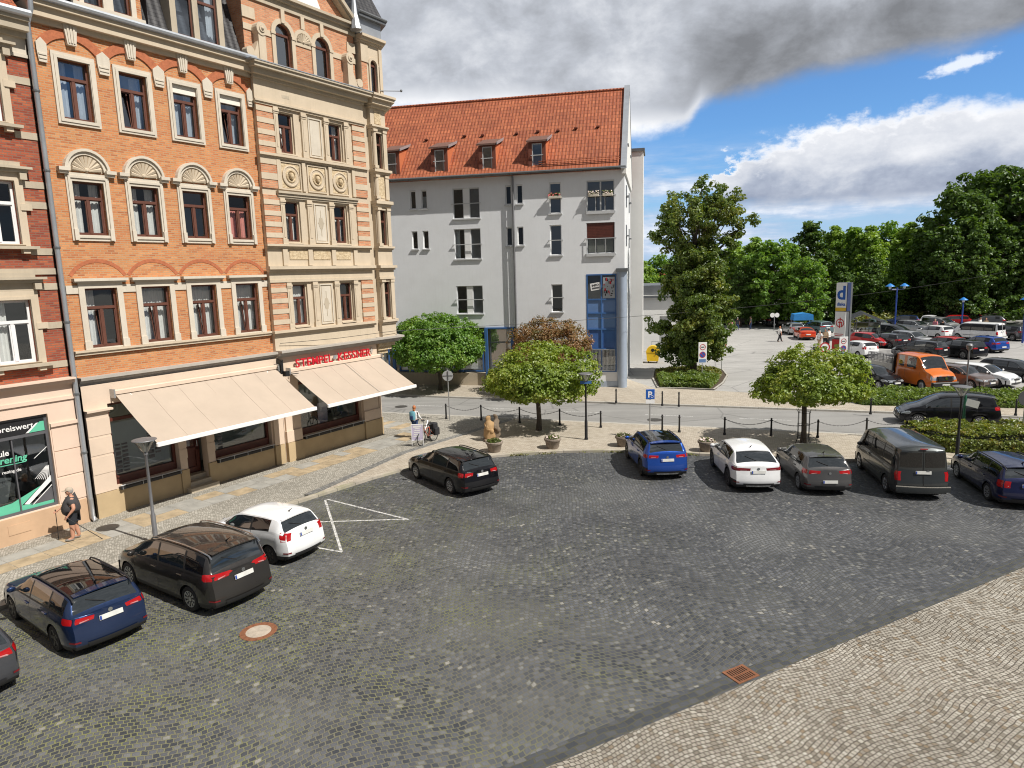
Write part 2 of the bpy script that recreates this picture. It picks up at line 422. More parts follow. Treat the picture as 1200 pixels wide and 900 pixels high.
M['slate'] = tiles('dark_slate', (.030,.030,.034), (.052,.051,.055), (.012,.012,.013), .30, .20, .55, .6)
M['whiterender'] = stone('white_render', (.79,.81,.84), (.70,.715,.735), .9)
M['whitewall'] = pm('white_wall', (.78,.775,.755), .9, var=.05, scale=.6)
M['bluepaint'] = pm('blue_paint', (.045,.13,.33), .45, var=.08)
M['bluepanel'] = pm('blue_glass_panel', (.05,.125,.34), .15, var=.15, scale=.8, spec=.7)
M['bluepanel2'] = pm('light_blue_panel', (.12,.22,.44), .2, var=.1, scale=.8, spec=.7)
M['metalcol'] = pm('silver_blue_column', (.40,.47,.58), .4, .35, var=.06)
M['steel'] = pm('galvanised_steel', (.46,.47,.48), .45, .7, var=.1)
M['lamppole'] = pm('grey_lamp_pole', (.22,.22,.23), .5, .5, var=.1)
M['blackmetal'] = pm('black_cast_iron', (.018,.018,.02), .5, .3, var=.2)
M['awning'] = pm('beige_awning_cloth', (.45,.372,.30), .9, var=.06, scale=.8)
M['awningwhite'] = pm('white_awning_bar', (.82,.81,.80), .5, var=.03)
M['redletter'] = pm('red_letter', (.56,.015,.03), .35, var=.05)
M['white'] = pm('white_plain', (.80,.80,.80), .5, var=.02)
M['black'] = pm('black_plain', (.012,.012,.014), .5, var=.1)
M['mint'] = pm('mint_green_film', (.12,.50,.33), .5, var=.03)
M['greyfilm'] = pm('grey_film', (.10,.10,.11), .5, var=.1)
M['dormerfront'] = pm('brown_dormer_tiles', (.165,.05,.03), .8, var=.15, scale=5)
M['dormercheek'] = pm('orange_dormer_cheek', (.50,.15,.06), .8, var=.1)
M['dormerroof'] = pm('brown_roof_tiles', (.16,.085,.065), .75, var=.25, scale=6)
M['redflower'] = pm('red_blossom', (.65,.12,.14), .7, var=.2); M['paleflower'] = pm('pale_blossom', (.75,.62,.58), .7, var=.2)
def leafmat(name, c1, c2, c3=None, trans=.35, scale=.8):
    m = bpy.data.materials.new(name); m.use_nodes = True; t = NT(m.node_tree)
    for n in list(t.n): t.n.remove(n)
    o = t.new('ShaderNodeOutputMaterial'); d = t.new('ShaderNodeBsdfDiffuse'); tr = t.new('ShaderNodeBsdfTranslucent'); g = t.new('ShaderNodeBsdfGlossy'); g.inputs['Roughness'].default_value = .45; g.inputs['Color'].default_value = (.7,.75,.7,1)
    ge = t.new('ShaderNodeNewGeometry'); co = obj_co(t)
    f = t.maprange(t.noise(co, scale, 3), .32, .68, 0, 1)
    r = ge.outputs['Random Per Island']
    k = t.math('ADD', t.math('MULTIPLY', f, .55), t.math('MULTIPLY', r, .45))
    stops = [(0,c1),(1,c2)] if c3 is None else [(0,c1),(.55,c2),(1,c3)]
    c = t.ramp(k, stops)
    t.l.new(c, d.inputs[0]); ct = t.mix(1, c, (1.5,1.45,.55), 'MULTIPLY'); t.l.new(ct, tr.inputs[0])
    m1 = t.new('ShaderNodeMixShader'); m1.inputs[0].default_value = trans; t.l.new(d.outputs[0], m1.inputs[1]); t.l.new(tr.outputs[0], m1.inputs[2])
    m2 = t.new('ShaderNodeMixShader'); m2.inputs[0].default_value = .05; t.l.new(m1.outputs[0], m2.inputs[1]); t.l.new(g.outputs[0], m2.inputs[2]); t.l.new(m2.outputs[0], o.inputs[0])
    return m
M['leafbush'] = leafmat('bush_leaf', (.05,.085,.02), (.12,.15,.03), (.17,.16,.05))
M['leafglobe'] = leafmat('maple_leaf', (.07,.165,.022), (.15,.29,.04), (.28,.38,.07), .42)
M['leafgold'] = leafmat('yellowish_maple_leaf', (.12,.19,.022), (.235,.32,.045), (.40,.41,.09), .42)
M['leafbrown'] = leafmat('browning_leaf', (.10,.13,.03), (.27,.15,.065), (.36,.19,.10), .35)
M['leafdark'] = leafmat('dark_leaf', (.045,.10,.02), (.09,.165,.03), (.15,.22,.045), .36)
M['leafmid'] = leafmat('mid_leaf', (.095,.20,.03), (.17,.31,.05), (.27,.39,.07), .45)
M['leaflight'] = leafmat('light_leaf', (.14,.26,.045), (.25,.39,.07), (.36,.47,.10), .45)
M['bark'] = pm('bark', (.085,.07,.055), .95, var=.3, scale=6, bump=.5)
M['hedge'] = leafmat('hedge_leaf', (.10,.155,.03), (.20,.24,.045), (.32,.24,.08), .38, 2.2)
M['hedgegreen'] = leafmat('cover_leaf', (.085,.15,.03), (.16,.235,.045), (.25,.29,.07), .38, 1.5)
M['grass'] = leafmat('grass_blade', (.13,.17,.035), (.21,.225,.055), (.33,.28,.10), .35, 1.5)
M['soil'] = pm('soil', (.075,.055,.035), .95, var=.3, scale=4)
M['leafdarkmix'] = leafmat('chestnut_leaf', (.06,.115,.022), (.125,.185,.036), (.31,.31,.07), .42, .45)
M['hedgecore'] = pm('hedge_core_shade', (.03,.035,.015), .95, var=.3, scale=4)  # shade deep between the leaves put into the core colour
# ------------------------------------------------------------------ setting
def sheet(name, pts, z, mat, thick=None, side=None):
    b = MB()
    if thick: 
        n = len(pts); b.prism(pts, z-thick, z, 0, 'z')
        b.m = [0, 0] + [1 if side else 0]*n
        # drop nothing: bottom face is harmless
    else: b.add([(x,y,z) for x, y in pts], [tuple(range(len(pts)))])
    o = b.build(name, [mat, side] if side else mat)
    # make sure faces look up
    if o.data.polygons[-1 if not thick else 1].normal.z < 0: o.data.flip_normals()
    return tag(o, kind='structure')
def grid_sheet(name, x0, x1, y0, y1, z, mat):
    b = MB(); b.quad((x0,y0,z),(x1,y0,z),(x1,y1,z),(x0,y1,z)); return tag(b.build(name, mat), kind='structure')
grid_sheet('ground', -700, 700, -300, 1100, -.012, M['ground'])
kerbL = [(-30.8,-7.7),(-13.8,17.0),(-8.29,25.08),(-6.0,27.9),(-4.99,28.95),(-3.5,29.95),(-2.4,30.45),(-1.1,30.85),(0,31.1),(2.34,31.4),(5.14,31.2),(8.49,30.24),(14.71,28.61),(18.29,27.73),(22,26.7),(40,21.8)]
def streetN(x): return 40.53 - (x+3.98)*.3484
def streetF(x): return 42.18 - (x-8.83)*.341
# the square in dark setts, from behind the camera to under the kerbs
sheet('plaza', [(-34,-80),(70,-80),(70,18),(26,28),(2.4,33.5),(-6,31),(-34,-8)], 0.0, M['plaza'])
u_ = Vector((.8833,.4687)); n_ = Vector((.4687,-.8833)); P_ = Vector((.41,10.62))
a, b_ = P_-u_*32, P_+u_*64
sheet('pavement', [tuple(a), tuple(b_), tuple(b_+n_*50), tuple(a+n_*50)], .004, M['lightpave'])
sheet('gutter_strip', [tuple(a-n_*.42), tuple(b_-n_*.42), tuple(b_-n_*.003), tuple(a-n_*.003)], .004, M['gutterstone'])
# raised pavements (a real step of 0.1 m)
Z1 = .10
def inset(poly, d):      # kerb stones: offset of an open polyline to its left
    out = []
    for i in range(len(poly)):
        p = Vector(poly[max(i-1,0)]); q = Vector(poly[min(i+1,len(poly)-1)]); t = (q-p).normalized(); out.append((poly[i][0]-t.y*d, poly[i][1]+t.x*d))
    return out
KW = .24
kin = inset(kerbL, KW)
iband = 2
bandA, bandB, bandC = (-8.3,25.9), (-5.45,32.01), (-.2,39.0)
# pavement in front of the shops
sheet('sidewalk', [kin[0], kin[1], kin[2], bandA, bandB, bandC, (-.35,streetN(-.35)-.25), (-30,streetN(-30)-.25), (-60,20), (-60,-7)], Z1, M['mosaic'], .1)
bw = .38
bandl = [bandA, bandB, bandC]; bandr = inset(bandl, -bw)
sheet('dark_sett_band', [bandA, bandB, bandC, bandr[2], bandr[1], bandr[0]], Z1+.001, M['darkband'], .1)
endR = [(17.9,28.15),(17.7,29.5),(18.1,32.4)]
sheet('paved_strip', [bandr[0]] + [bandr[1], bandr[2], (.3,streetN(.3)-.25), (18.1,streetN(18.1)-.25)] + endR[::-1][:1] + [kin[13]] + kin[3:13][::-1], Z1-.001, M['pavers'], .1)
sheet('paved_strip', [kin[13], (18.1,32.4), (18.1,streetN(18.1)-.25), (60,streetN(60)-.25), (60,16.6), kin[15], kin[14]], Z1-.001, M['pavers'], .1)
def kerb(name, line, inn, mat, zt=Z1+.004, step=1.0, drop=.13):
    b = MB()
    L0 = 0
    pts = []
    for i in range(len(line)-1):
        a0, a1 = Vector(line[i]), Vector(line[i+1]); c0, c1 = Vector(inn[i]), Vector(inn[i+1]); k = max(1, round((a1-a0).length/step))
        for j in range(k):
            g = .012/(a1-a0).length*k/2
            t0, t1 = (j+g)/k, (j+1-g)/k
            p = [a0.lerp(a1,t0), a0.lerp(a1,t1), c0.lerp(c1,t1), c0.lerp(c1,t0)]
            dz = random.uniform(-.006,.006)
            b.prism([tuple(q) for q in p], -.02, zt+dz, 0, 'z')
    return tag(b.build(name, mat), kind='structure')
kerb('kerb', kerbL, kin, M['kerb'])
sl = [(x, streetN(x)) for x in (-30,-8,18,60)]
kerb('kerb', inset(sl,-.24), sl, M['kerb2'], step=1.0)
fl = [(-40,streetF(-40)),(-9.46,streetF(-9.46)),(8.83,42.18),(19.71,streetF(19.71)),(60,streetF(60))]
kerb('kerb', fl, inset(fl,.2), M['kerb2'])
fi = inset(fl,.2)
sheet('street', [(-60,streetN(-60)),(80,streetN(80)),(80,streetF(80)),(-60,streetF(-60))], .004, M['street'])
sheet('pavement', [fi[0],fi[1],fi[2],fi[3],(26,streetF(26)+.2),(60,streetF(60)+.2),(60,streetF(60)+2.2),(28.94,37.9),(21,39.9),(19.2,43.2),(15.0,45.6),(14.2,46.1),(10.1,48.0),(8.5,54),(-40,64)], Z1, M['pavers'], .1)
grid_sheet('car_park', 5, 150, 38, 108, -.004, M['carpark'])
# slabs set in the pavement before the shops (facade frame)
AZA = radians(33.0); OA = at(447,510); RZA = pi/2-AZA
dA = Vector((sin(AZA), cos(AZA), 0)); nA = Vector((cos(AZA), -sin(AZA), 0))
def fa(u, n, z=0.0): return OA + dA*u + nA*n + Vector((0,0,z))
b = MB(); rr = random.Random(3)
u = -24.0
while u < 1.0:
    w = rr.uniform(.55,1.1); mi = 1 if rr.random() < .42 else 0
    for n0, n1 in ((.95,1.62),(1.64,2.4)):
        m2 = mi if rr.random() < .75 else 1-mi
        p = [fa(u+.008,n0), fa(u+w-.008,n0), fa(u+w-.008,n1), fa(u+.008,n1)]
        b.add([(q.x,q.y,Z1+.005) for q in p], [(0,3,2,1)], m2)
    u += w
n = 1.0
while n > -4.0:
    w = rr.uniform(.5,.9)
    p = [fa(1.1,n), fa(2.6,n), fa(2.6,n-w+.015), fa(1.1,n-w+.015)]
    b.add([(q.x,q.y,Z1+.005) for q in p], [(0,1,2,3)], 1 if rr.random() < .45 else 0); n -= w
tag(b.build('paving_slabs', [M['greyslab'], M['ochre']]), kind='structure')
def strip(b, p, q, w, z, taper=0):
    p = Vector(p[:2]); q = Vector(q[:2]); t = (q-p).normalized(); s = Vector((-t.y,t.x))*w/2
    b.quad((*(p-s),z),(*(q-s),z),(*(q+s),z),(*(p+s),z))
b = MB()
lines = [((381,586),(400,646)),((383,585),(479,609)),((366,612),(478,608.5)),((360,640),(401,647))]
for i, (p, q) in enumerate(lines): strip(b, at(*p), at(*q), .085, .004+.001*i)
tag(b.build('parking_markings', M['paint']), kind='structure')
b = MB()
for x0 in (-7.2,-2.2,2.8,7.8,12.8):
    ym = lambda x: .5*(streetN(x)+streetF(x))
    strip(b, (x0,ym(x0)), (x0+2.6,ym(x0+2.6)), .1, .008)
tag(b.build('road_markings', M['paint']), kind='structure')
b = MB()
for k, (p, q) in enumerate([((1000,407),(1012,413)),((1012,396),(1034,388)),((930,420),(955,432)),((1040,421),(1055,428)),((1125,424),(1133,433)),((1170,418),(1200,428)),((1012,421),(1003,412))]): strip(b, at(*p), at(*q), .12, .004)
tag(b.build('bay_markings', M['white']), kind='structure')
# ------------------------------------------------------------------ helpers for facades (local x along the front, -y out, z up)
def text_mb(s, size, depth=0.0, bold=0.0, align='CENTER', shear=0.0, sx=1.0):
    cu = bpy.data.curves.new('t', 'FONT'); cu.body = s; cu.size = size; cu.extrude = depth; cu.offset = bold; cu.align_x = align; cu.shear = shear
    cu.resolution_u = 3
    ob = bpy.data.objects.new('t', cu); COL.objects.link(ob)
    dg = bpy.context.evaluated_depsgraph_get(); dg.update()
    me = bpy.data.meshes.new_from_object(ob.evaluated_get(dg))
    b = MB(); b.add([(v.co.x*sx, -v.co.z, v.co.y) for v in me.vertices], [tuple(p.vertices) for p in me.polygons])
    bpy.data.objects.remove(ob); bpy.data.curves.remove(cu); bpy.data.meshes.remove(me)
    return b
def moved(b, x, y, z): return b.xf(Matrix.Translation((x,y,z)))
def wall_holes(b, x0, x1, z0, z1, y, holes, depth=.22, mi=0, rmi=None):
    rmi = mi if rmi is None else rmi
    xs = sorted(set([x0,x1] + [v for h in holes for v in (h[0],h[1]) if x0 < v < x1]))
    zs = sorted(set([z0,z1] + [v for h in holes for v in (h[2],h[3]) if z0 < v < z1]))
    for i in range(len(xs)-1):
        for j in range(len(zs)-1):
            cx, cz = (xs[i]+xs[i+1])/2, (zs[j]+zs[j+1])/2
            if any(h[0] < cx < h[1] and h[2] < cz < h[3] for h in holes): continue
            b.quad((xs[i],y,zs[j]),(xs[i+1],y,zs[j]),(xs[i+1],y,zs[j+1]),(xs[i],y,zs[j+1]), mi)
    for h in holes:
        a, c, d, e = h[:4]; Y = y+depth
        b.quad((a,y,d),(a,y,e),(a,Y,e),(a,Y,d), rmi); b.quad((c,y,d),(c,Y,d),(c,Y,e),(c,y,e), rmi)
        b.quad((a,y,e),(c,y,e),(c,Y,e),(a,Y,e), rmi); b.quad((a,y,d),(a,Y,d),(c,Y,d),(c,y,d), rmi)
def arc_pts(cx, cz, r, a0, a1, n): return [(cx+r*cos(a0+(a1-a0)*i/n), cz+r*sin(a0+(a1-a0)*i/n)) for i in range(n+1)]
def arc_band(b, cx, cz, ri, ro, a0, a1, y0, y1, n=12, mi=0):
    I = arc_pts(cx,cz,ri,a0,a1,n); O = arc_pts(cx,cz,ro,a0,a1,n)
    for i in range(n): b.prism([O[i],O[i+1],I[i+1],I[i]], y0, y1, mi)
def frame_box(b, x0, x1, z0, z1, w, y0, y1, mi=0, wb=None, wt=None):
    wb = w if wb is None else wb; wt = w if wt is None else wt
    b.box(x0,x0+w,y0,y1,z0,z1,mi); b.box(x1-w,x1,y0,y1,z0,z1,mi)
    b.box(x0+w,x1-w,y0,y1,z0,z0+wb,mi); b.box(x0+w,x1-w,y0,y1,z1-wt,z1,mi)
RW = random.Random(11)
def sash_kit(par, x0, x1, z0, z1, y, frame, pane, transom=.69, style='t', curtain=None, blind=0.0, arch=False, fw=.065, tilt=False):
    """sash, pane, curtain (sub-parts of a window) in an opening x0..x1, z0..z1 whose face is at depth y"""
    b = MB(); zt = z0+(z1-z0)*transom; xc = (x0+x1)/2
    if arch:
        r = (x1-x0)/2; zs = z1-r
        b.box(x0,x0+fw,y,y+.07,z0,zs); b.box(x1-fw,x1,y,y+.07,z0,zs); b.box(x0+fw,x1-fw,y,y+.07,z0,z0+fw)
        arc_band(b, xc, zs, r-fw, r, 0, pi, y, y+.07, 12); b.box(x0+fw,x1-fw,y-.02,y+.07,zs-.05,zs+.05)
    else:
        frame_box(b, x0,x1,z0,z1,fw,y,y+.07)
        if style in ('t','tt'): b.box(x0+fw,x1-fw,y-.025,y+.07,zt-.05,zt+.05)
        if style == 't': b.box(xc-.05,xc+.05,y-.015,y+.07,z0+fw,zt-.05)
        if style == 'm': b.box(xc-.05,xc+.05,y-.01,y+.07,z0+fw,z1-fw)
        if style == 't':
            for a, c in ((x0+fw,xc-.05),(xc+.05,x1-fw)): frame_box(b, a, c, z0+fw, zt-.05, .035, y+.012, y+.06)
    if blind: b.box(x0+fw, x1-fw, y-.03, y+.02, z1-fw-blind, z1-fw)
    if tilt and style == 't':      # one casement leaning in at the top
        a, c = x0+fw+.01, xc-.06; zb, zt2 = z0+fw+.02, zt-.07
        for (p, q, r_, s_) in ((a,a+.05,0,1),(c-.05,c,0,1)):
            b.add([(p,y+.05,zb),(q,y+.05,zb),(q,y+.22,zt2),(p,y+.22,zt2),(p,y+.09,zb),(q,y+.09,zb),(q,y+.26,zt2),(p,y+.26,zt2)],
                  [(0,1,2,3),(7,6,5,4),(0,3,7,4),(1,5,6,2),(3,2,6,7),(0,4,5,1)])
    b.build('sash', frame, par)
    p = MB()
    if arch:
        pts = [(x0+.03,z0+.03),(x1-.03,z0+.03)] + arc_pts(xc,z1-(x1-x0)/2,(x1-x0)/2-.03,0,pi,12)
        p.add([(q[0],y+.045,q[1]) for q in pts], [tuple(range(len(pts)))])
    elif tilt and style == 't':
        p.quad((xc,y+.045,z0+.03),(x1-.03,y+.045,z0+.03),(x1-.03,y+.045,zt),(xc,y+.045,zt)); p.quad((x0+.03,y+.045,zt),(x1-.03,y+.045,zt),(x1-.03,y+.045,z1-.03),(x0+.03,y+.045,z1-.03))
        p.quad((x0+.08,y+.07,z0+.1),(xc-.06,y+.07,z0+.1),(xc-.06,y+.24,zt-.08),(x0+.08,y+.24,zt-.08))
    else: p.quad((x0+.03,y+.045,z0+.03),(x1-.03,y+.045,z0+.03),(x1-.03,y+.045,z1-.03),(x0+.03,y+.045,z1-.03))
    p.build('pane', pane, par)
    if curtain:
        c = MB(); yy = y+.22 if not tilt else y+.32
        def drape(a, e, za, zb, flare=0.0):
            n = max(4, int((e-a)/.035)); k0 = len(c.v)
            for i in range(n+1):
                t = i/n; x = a+(e-a)*t; dy = .022*sin(i*1.9)+.01*sin(i*.7)
                c.v.append((x, yy+dy, za)); c.v.append((x, yy+dy, zb))
            for i in range(n): c.f.append([k0+2*i,k0+2*i+2,k0+2*i+3,k0+2*i+1]); c.m.append(0)
        if curtain == 'full': drape(x0+.04,x1-.04,z0+.04,z1-.04)
        elif curtain == 'low': drape(x0+.04,x1-.04,z0+.04,zt-.02)
        elif curtain == 'sides': drape(x0+.04,x0+(x1-x0)*.38,z0+.04,z1-.05); drape(x0+(x1-x0)*.66,x1-.04,z0+.04,z1-.05)
        elif curtain == 'left': drape(x0+.04,x0+(x1-x0)*.45,z0+.04,z1-.05)
        elif curtain == 'right': drape(x0+(x1-x0)*.6,x1-.04,z0+.04,z1-.05)
        elif curtain == 'pink': drape(x0+.04,x1-.04,z0+.04,zt)
        elif curtain == 'net': drape(x0+.04,x1-.04,z0+.04,zt-.02); drape(x0+.04,x1-.04,zt+.05,z1-.05)
        c.build('curtain', M['pinkcurtain'] if curtain == 'pink' else M['curtain'], par)
def moulding(b, x0, x1, y, z0, z1, out, steps=3, mi=0, up=True, ends=True):
    """stepped cornice against a wall at depth y, growing outward to the top"""
    for i in range(steps):
        t0, t1 = i/steps, (i+1)/steps
        o = out*((i+1)/steps)**1.1 if up else out*((steps-i)/steps)**1.1
        e = o*.9 if ends else 0
        b.box(x0-e, x1+e, y-o, y, z0+(z1-z0)*t0, z0+(z1-z0)*t1-.0015, mi)
def shell(b, cx, cz, r, y, mi=0):      # fan of ribs in a half round
    for k in range(9):
        a = pi*(k+.5)/9
        b.cyl((cx+.1*r*cos(a), y-.02, cz+.1*r*sin(a)), (cx+.92*r*cos(a), y-.035, cz+.92*r*sin(a)), .03*r/.5, .085*r/.5, 6, mi)
    b.ball((cx, y-.03, cz+.03), .075*r/.5, 5, mi)
# ------------------------------------------------------------------ the corner house
HA = thing('corner_house', 'four storey orange brick house with sandstone bay and two beige shop awnings', 'house', OA, RZA)
YM = .15          # face of the brick wall; the bay stands proud of it
UC = [-13.57,-11.56,-9.55,-7.52]
w4 = [(u-.5,u+.5,14.06,16.0) for u in UC]; w3 = [(u-.52,u+.52,10.2,12.02) for u in UC]; w2 = [(u-.55,u+.55,6.24,8.34) for u in UC]
b = MB()
wall_holes(b, -14.72, -6.38, 5.25, 17.1, YM, w4+w3+w2, .2)
b.build('brick_wall', M['brick'], HA)
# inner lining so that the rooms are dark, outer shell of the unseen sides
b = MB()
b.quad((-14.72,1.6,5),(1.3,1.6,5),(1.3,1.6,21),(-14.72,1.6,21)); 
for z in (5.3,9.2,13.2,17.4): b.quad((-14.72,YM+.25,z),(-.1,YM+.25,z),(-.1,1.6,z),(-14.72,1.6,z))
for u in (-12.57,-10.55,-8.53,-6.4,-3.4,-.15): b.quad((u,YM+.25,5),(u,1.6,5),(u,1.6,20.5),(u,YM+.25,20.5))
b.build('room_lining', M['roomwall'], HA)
b = MB()
b.quad((-14.72,YM,.0),(-14.72,13,.0),(-14.72,13,17.7),(-14.72,YM,17.7)); b.quad((-14.72,12.2,0),(-.5,12.2,0),(-.5,12.2,17.7),(-14.72,12.2,17.7))
b.quad((2.3,.98,4.9),(0,12,4.9),(0,12,20.3),(2.3,.98,20.3)); b.quad((1.3,2.2,0),(-.9,12,0),(-.9,12,4.95),(1.3,2.2,4.95)); b.quad((1.3,1.2,4.97),(2.3,.98,4.97),(0,12,4.97),(-.9,12,4.97))
b.build('rear_wall', M['sandgrey'], HA)
cur4 = ['sides','right','sides','right']; cur3 = ['sides','sides',None,'pink']; cur2 = ['left','net','net','net']
for i, u in enumerate(UC):
    # top floor: plain stone frame
    b = MB(); frame_box(b, u-.7,u+.7,13.88,16.2,.2,YM-.07,YM+.03,0,.18,.2); frame_box(b, u-.62,u+.62,13.96,16.1,.1,YM-.1,YM-.07)
    wn = b.build('window', M['sandwhite'], HA)
    sash_kit(wn, u-.5,u+.5,14.06,16.0,YM+.12,M['brownwood'],M['glassblue'],.70,curtain=cur4[i],tilt=(i in (1,3)),fw=.06)
    if i > 1: c = MB(); c.box(u-.5,u+.5,YM+.02,YM+.12,15.7,16.0); c.build('shutter_box', M['blind'], wn)
    # third floor: moulded frame under a shell arch
    b = MB(); frame_box(b, u-.72,u+.72,10.0,12.3,.2,YM-.06,YM+.03,0,.2,.28); frame_box(b, u-.66,u+.66,10.1,12.2,.08,YM-.1,YM-.06)
    for s in (-1,1): b.box(u+s*.6-.07,u+s*.6+.07,YM-.14,YM-.06,10.02,10.4)
    b.box(u-.95,u-.6,YM-.22,YM,12.33,12.45); b.box(u+.6,u+.95,YM-.22,YM,12.33,12.45); b.box(u-.92,u-.62,YM-.15,YM,12.24,12.329); b.box(u+.62,u+.92,YM-.15,YM,12.24,12.329)
    arc_band(b, u, 12.36, .56, .67, .06, pi-.06, YM-.13, YM, 14); arc_band(b, u, 12.36, .671, .76, .06, pi-.06, YM-.2, YM, 14)
    wn = b.build('window', M['sandwhite'], HA)
    c = MB(); pts = arc_pts(u,12.36,.56,0,pi,14); c.prism(pts, YM-.03, YM, 0); shell(c, u, 12.38, .53, YM-.03); c.build('shell_ornament', M['sand'], wn)
    sash_kit(wn, u-.52,u+.52,10.2,12.02,YM+.12,M['brownwood'],M['glassblue'] if i == 2 else M['glass'],.70,curtain=cur3[i],fw=.06)
    # second floor: hood
    b = MB(); frame_box(b, u-.76,u+.76,6.2,8.55,.2,YM-.07,YM+.03,0,.045,.2); b.box(u-.88,u+.88,YM-.15,YM,8.55,8.60); b.box(u-.93,u+.93,YM-.22,YM,8.602,8.70)
    for s in (-1,1): b.box(u+s*.66-.12,u+s*.66+.12,YM-.12,YM-.07,6.2,6.5)
    wn = b.build('window', M['sandwhite'], HA)
    sash_kit(wn, u-.55,u+.55,6.245,8.34,YM+.12,M['brownwood'],M['glass'],.68,curtain=cur2[i],fw=.06,tilt=True)
    b = MB(); arc_band(b, u, 8.2, 1.05, 1.18, radians(32), radians(148), YM-.012, YM+.01, 14); b.build('relieving_arch', M['archbrick'], HA)
    b = MB()
    for k in range(21):     # segmental arch of red headers over the top windows
        pass
    R0 = 1.03; cz = 15.68
    a0 = radians(36); arc_band(b, u, cz, R0-.02, R0+.27, a0, pi-a0, YM-.05, YM+.02, 16); b.build('brick_arch', M['archbrick'], HA)
    b = MB(); b.prism([(u-.14,16.48),(u+.14,16.48),(u+.22,17.12),(u-.22,17.12)], YM-.14, YM)
    for k in (-1,0,1): b.prism([(u+k*.08-.026,16.54),(u+k*.08+.026,16.54),(u+k*.1+.03,17.08),(u+k*.1-.03,17.08)], YM-.17, YM-.14)
    b.build('keystone', M['sandwhite'], HA)
for u in [-14.52] + [(UC[k]+UC[k+1])/2 for k in range(3)] + [-6.56]:
    b = MB(); w_ = .22 if -14 < u < -6.6 else .16
    b.prism([(u-w_*.75,15.75),(u+w_*.75,15.75),(u+w_,16.12),(u+w_,16.35),(u,16.52),(u-w_,16.35),(u-w_,16.12)], YM-.09, YM); b.box(u-w_*.7,u+w_*.7,YM-.115,YM-.09,15.85,15.9); b.box(u-w_*.75,u+w_*.75,YM-.115,YM-.09,15.97,16.02)
    b.build('impost_block', M['sandwhite'], HA)
# bands
b = MB()
xs = [-14.72] + [v for u in UC for v in (u-.76,u+.76)] + [-6.38]
for i in range(0,len(xs),2): b = MB(); b.box(xs[i],xs[i+1],YM-.04,YM,8.18,8.46); b.build('string_band', M['sandwhite'], HA)
b = MB(); b.box(-14.74,-6.38,YM-.12,YM,6.02,6.12); b.box(-14.74,-6.38,YM-.18,YM,6.122,6.195); b.build('sill_course', M['sand'], HA)
b = MB(); b.box(-14.74,-6.3,YM-.1,YM+.1,16.95,17.12); b.box(-14.74,-6.3,YM-.28,YM+.1,17.122,17.42); b.box(-14.74,-6.3,YM-.42,YM+.1,17.422,17.56); b.build('cornice', M['sand'], HA)
b = MB(); b.tube([(-14.85,YM-.46,17.66),(-6.4,YM-.46,17.66)], .1, 8); b.box(-14.85,-6.4,YM-.5,YM-.1,17.562,17.6); b.quad((-14.85,YM-.4,17.72),(-6.4,YM-.4,17.72),(-6.4,YM+.25,17.86),(-14.85,YM+.25,17.86)); b.build('gutter', M['zinc'], HA, 40)
b = MB(); b.quad((-14.72,YM+.25,17.75),(-6.3,YM+.25,17.75),(-6.3,YM+1.55,21.8),(-14.72,YM+1.55,21.8)); b.quad((-14.72,YM+1.55,21.8),(.6,YM+1.55,21.8),(-.4,12,23),(-14.72,12,23)); b.quad((.6,YM+1.5,17.6),(-.4,12,17.6),(-.4,12,23),(.6,YM+1.55,21.8)); b.quad((-14.72,12,17.6),(-.4,12,17.6),(-.4,12,23),(-14.72,12,23)); b.quad((-14.72,YM+.25,17.7),(-14.72,12,17.7),(-14.72,12,23),(-14.72,YM+1.55,21.8))
b.build('roof', M['slate'], HA)
# brick dormer, timber dormer in the mansard
b = MB(); wall_holes(b, -13.3,-10.9,17.86,20.6,YM+.05,[(-12.95,-12.3,18.05,20.2),(-11.95,-11.3,18.05,20.2)],.18); b.quad((-10.9,YM+.05,17.86),(-10.9,2,17.86),(-10.9,2,20.6),(-10.9,YM+.05,20.6)); b.quad((-13.3,YM+.05,20.6),(-10.9,YM+.05,20.6),(-10.9,2,20.6),(-13.3,2,20.6)); b.box(-13.3,-10.9,1.2,1.25,17.86,20.6)
dm = b.build('dormer', M['brick'], HA)
b = MB(); b.box(-12.3,-11.95,YM-.03,YM+.045,18.0,20.3); b.box(-13.1,-12.95,YM-.03,YM+.045,18.0,20.3); b.box(-11.3,-11.12,YM-.03,YM+.045,18.0,20.3); b.box(-13.35,-10.85,YM-.1,YM+.045,17.87,17.999); b.box(-13.4,-10.8,YM-.1,YM+.045,20.31,20.6); b.build('surround', M['sandwhite'], dm)
for x0,x1 in ((-12.95,-12.3),(-11.95,-11.3)): sash_kit(dm, x0,x1,18.05,20.2,YM+.15,M['brownwood'],M['glassblue'],.7,'tt')
b = MB()
for x in (-9.72,-8.77,-7.66): b.box(x,x+.24,YM+.1,YM+.32,17.86,20.6)
b.box(-9.75,-7.4,YM+.08,YM+.32,20.3,20.7); b.box(-9.72,-7.42,YM+.12,YM+.32,17.862,17.95)
b.quad((-9.72,YM+.3,17.86),(-9.72,YM+1.6,21),(-9.72,YM+.3,20.7),(-9.72,YM+.3,19)); b.quad((-7.42,YM+.3,17.86),(-7.42,YM+1.6,21),(-7.42,YM+.3,20.7),(-7.42,YM+.3,19))
b.box(-9.5,-7.6,YM+.9,YM+.92,17.9,20.4)
dm = b.build('dormer', M['sandgrey'], HA)
for x0,x1 in ((-9.48,-8.77),(-8.53,-7.66)): sash_kit(dm, x0,x1,17.95,20.3,YM+.2,M['brownwood'],M['glassblue'],.62,'tt',curtain='right' if x0>-9 else None)
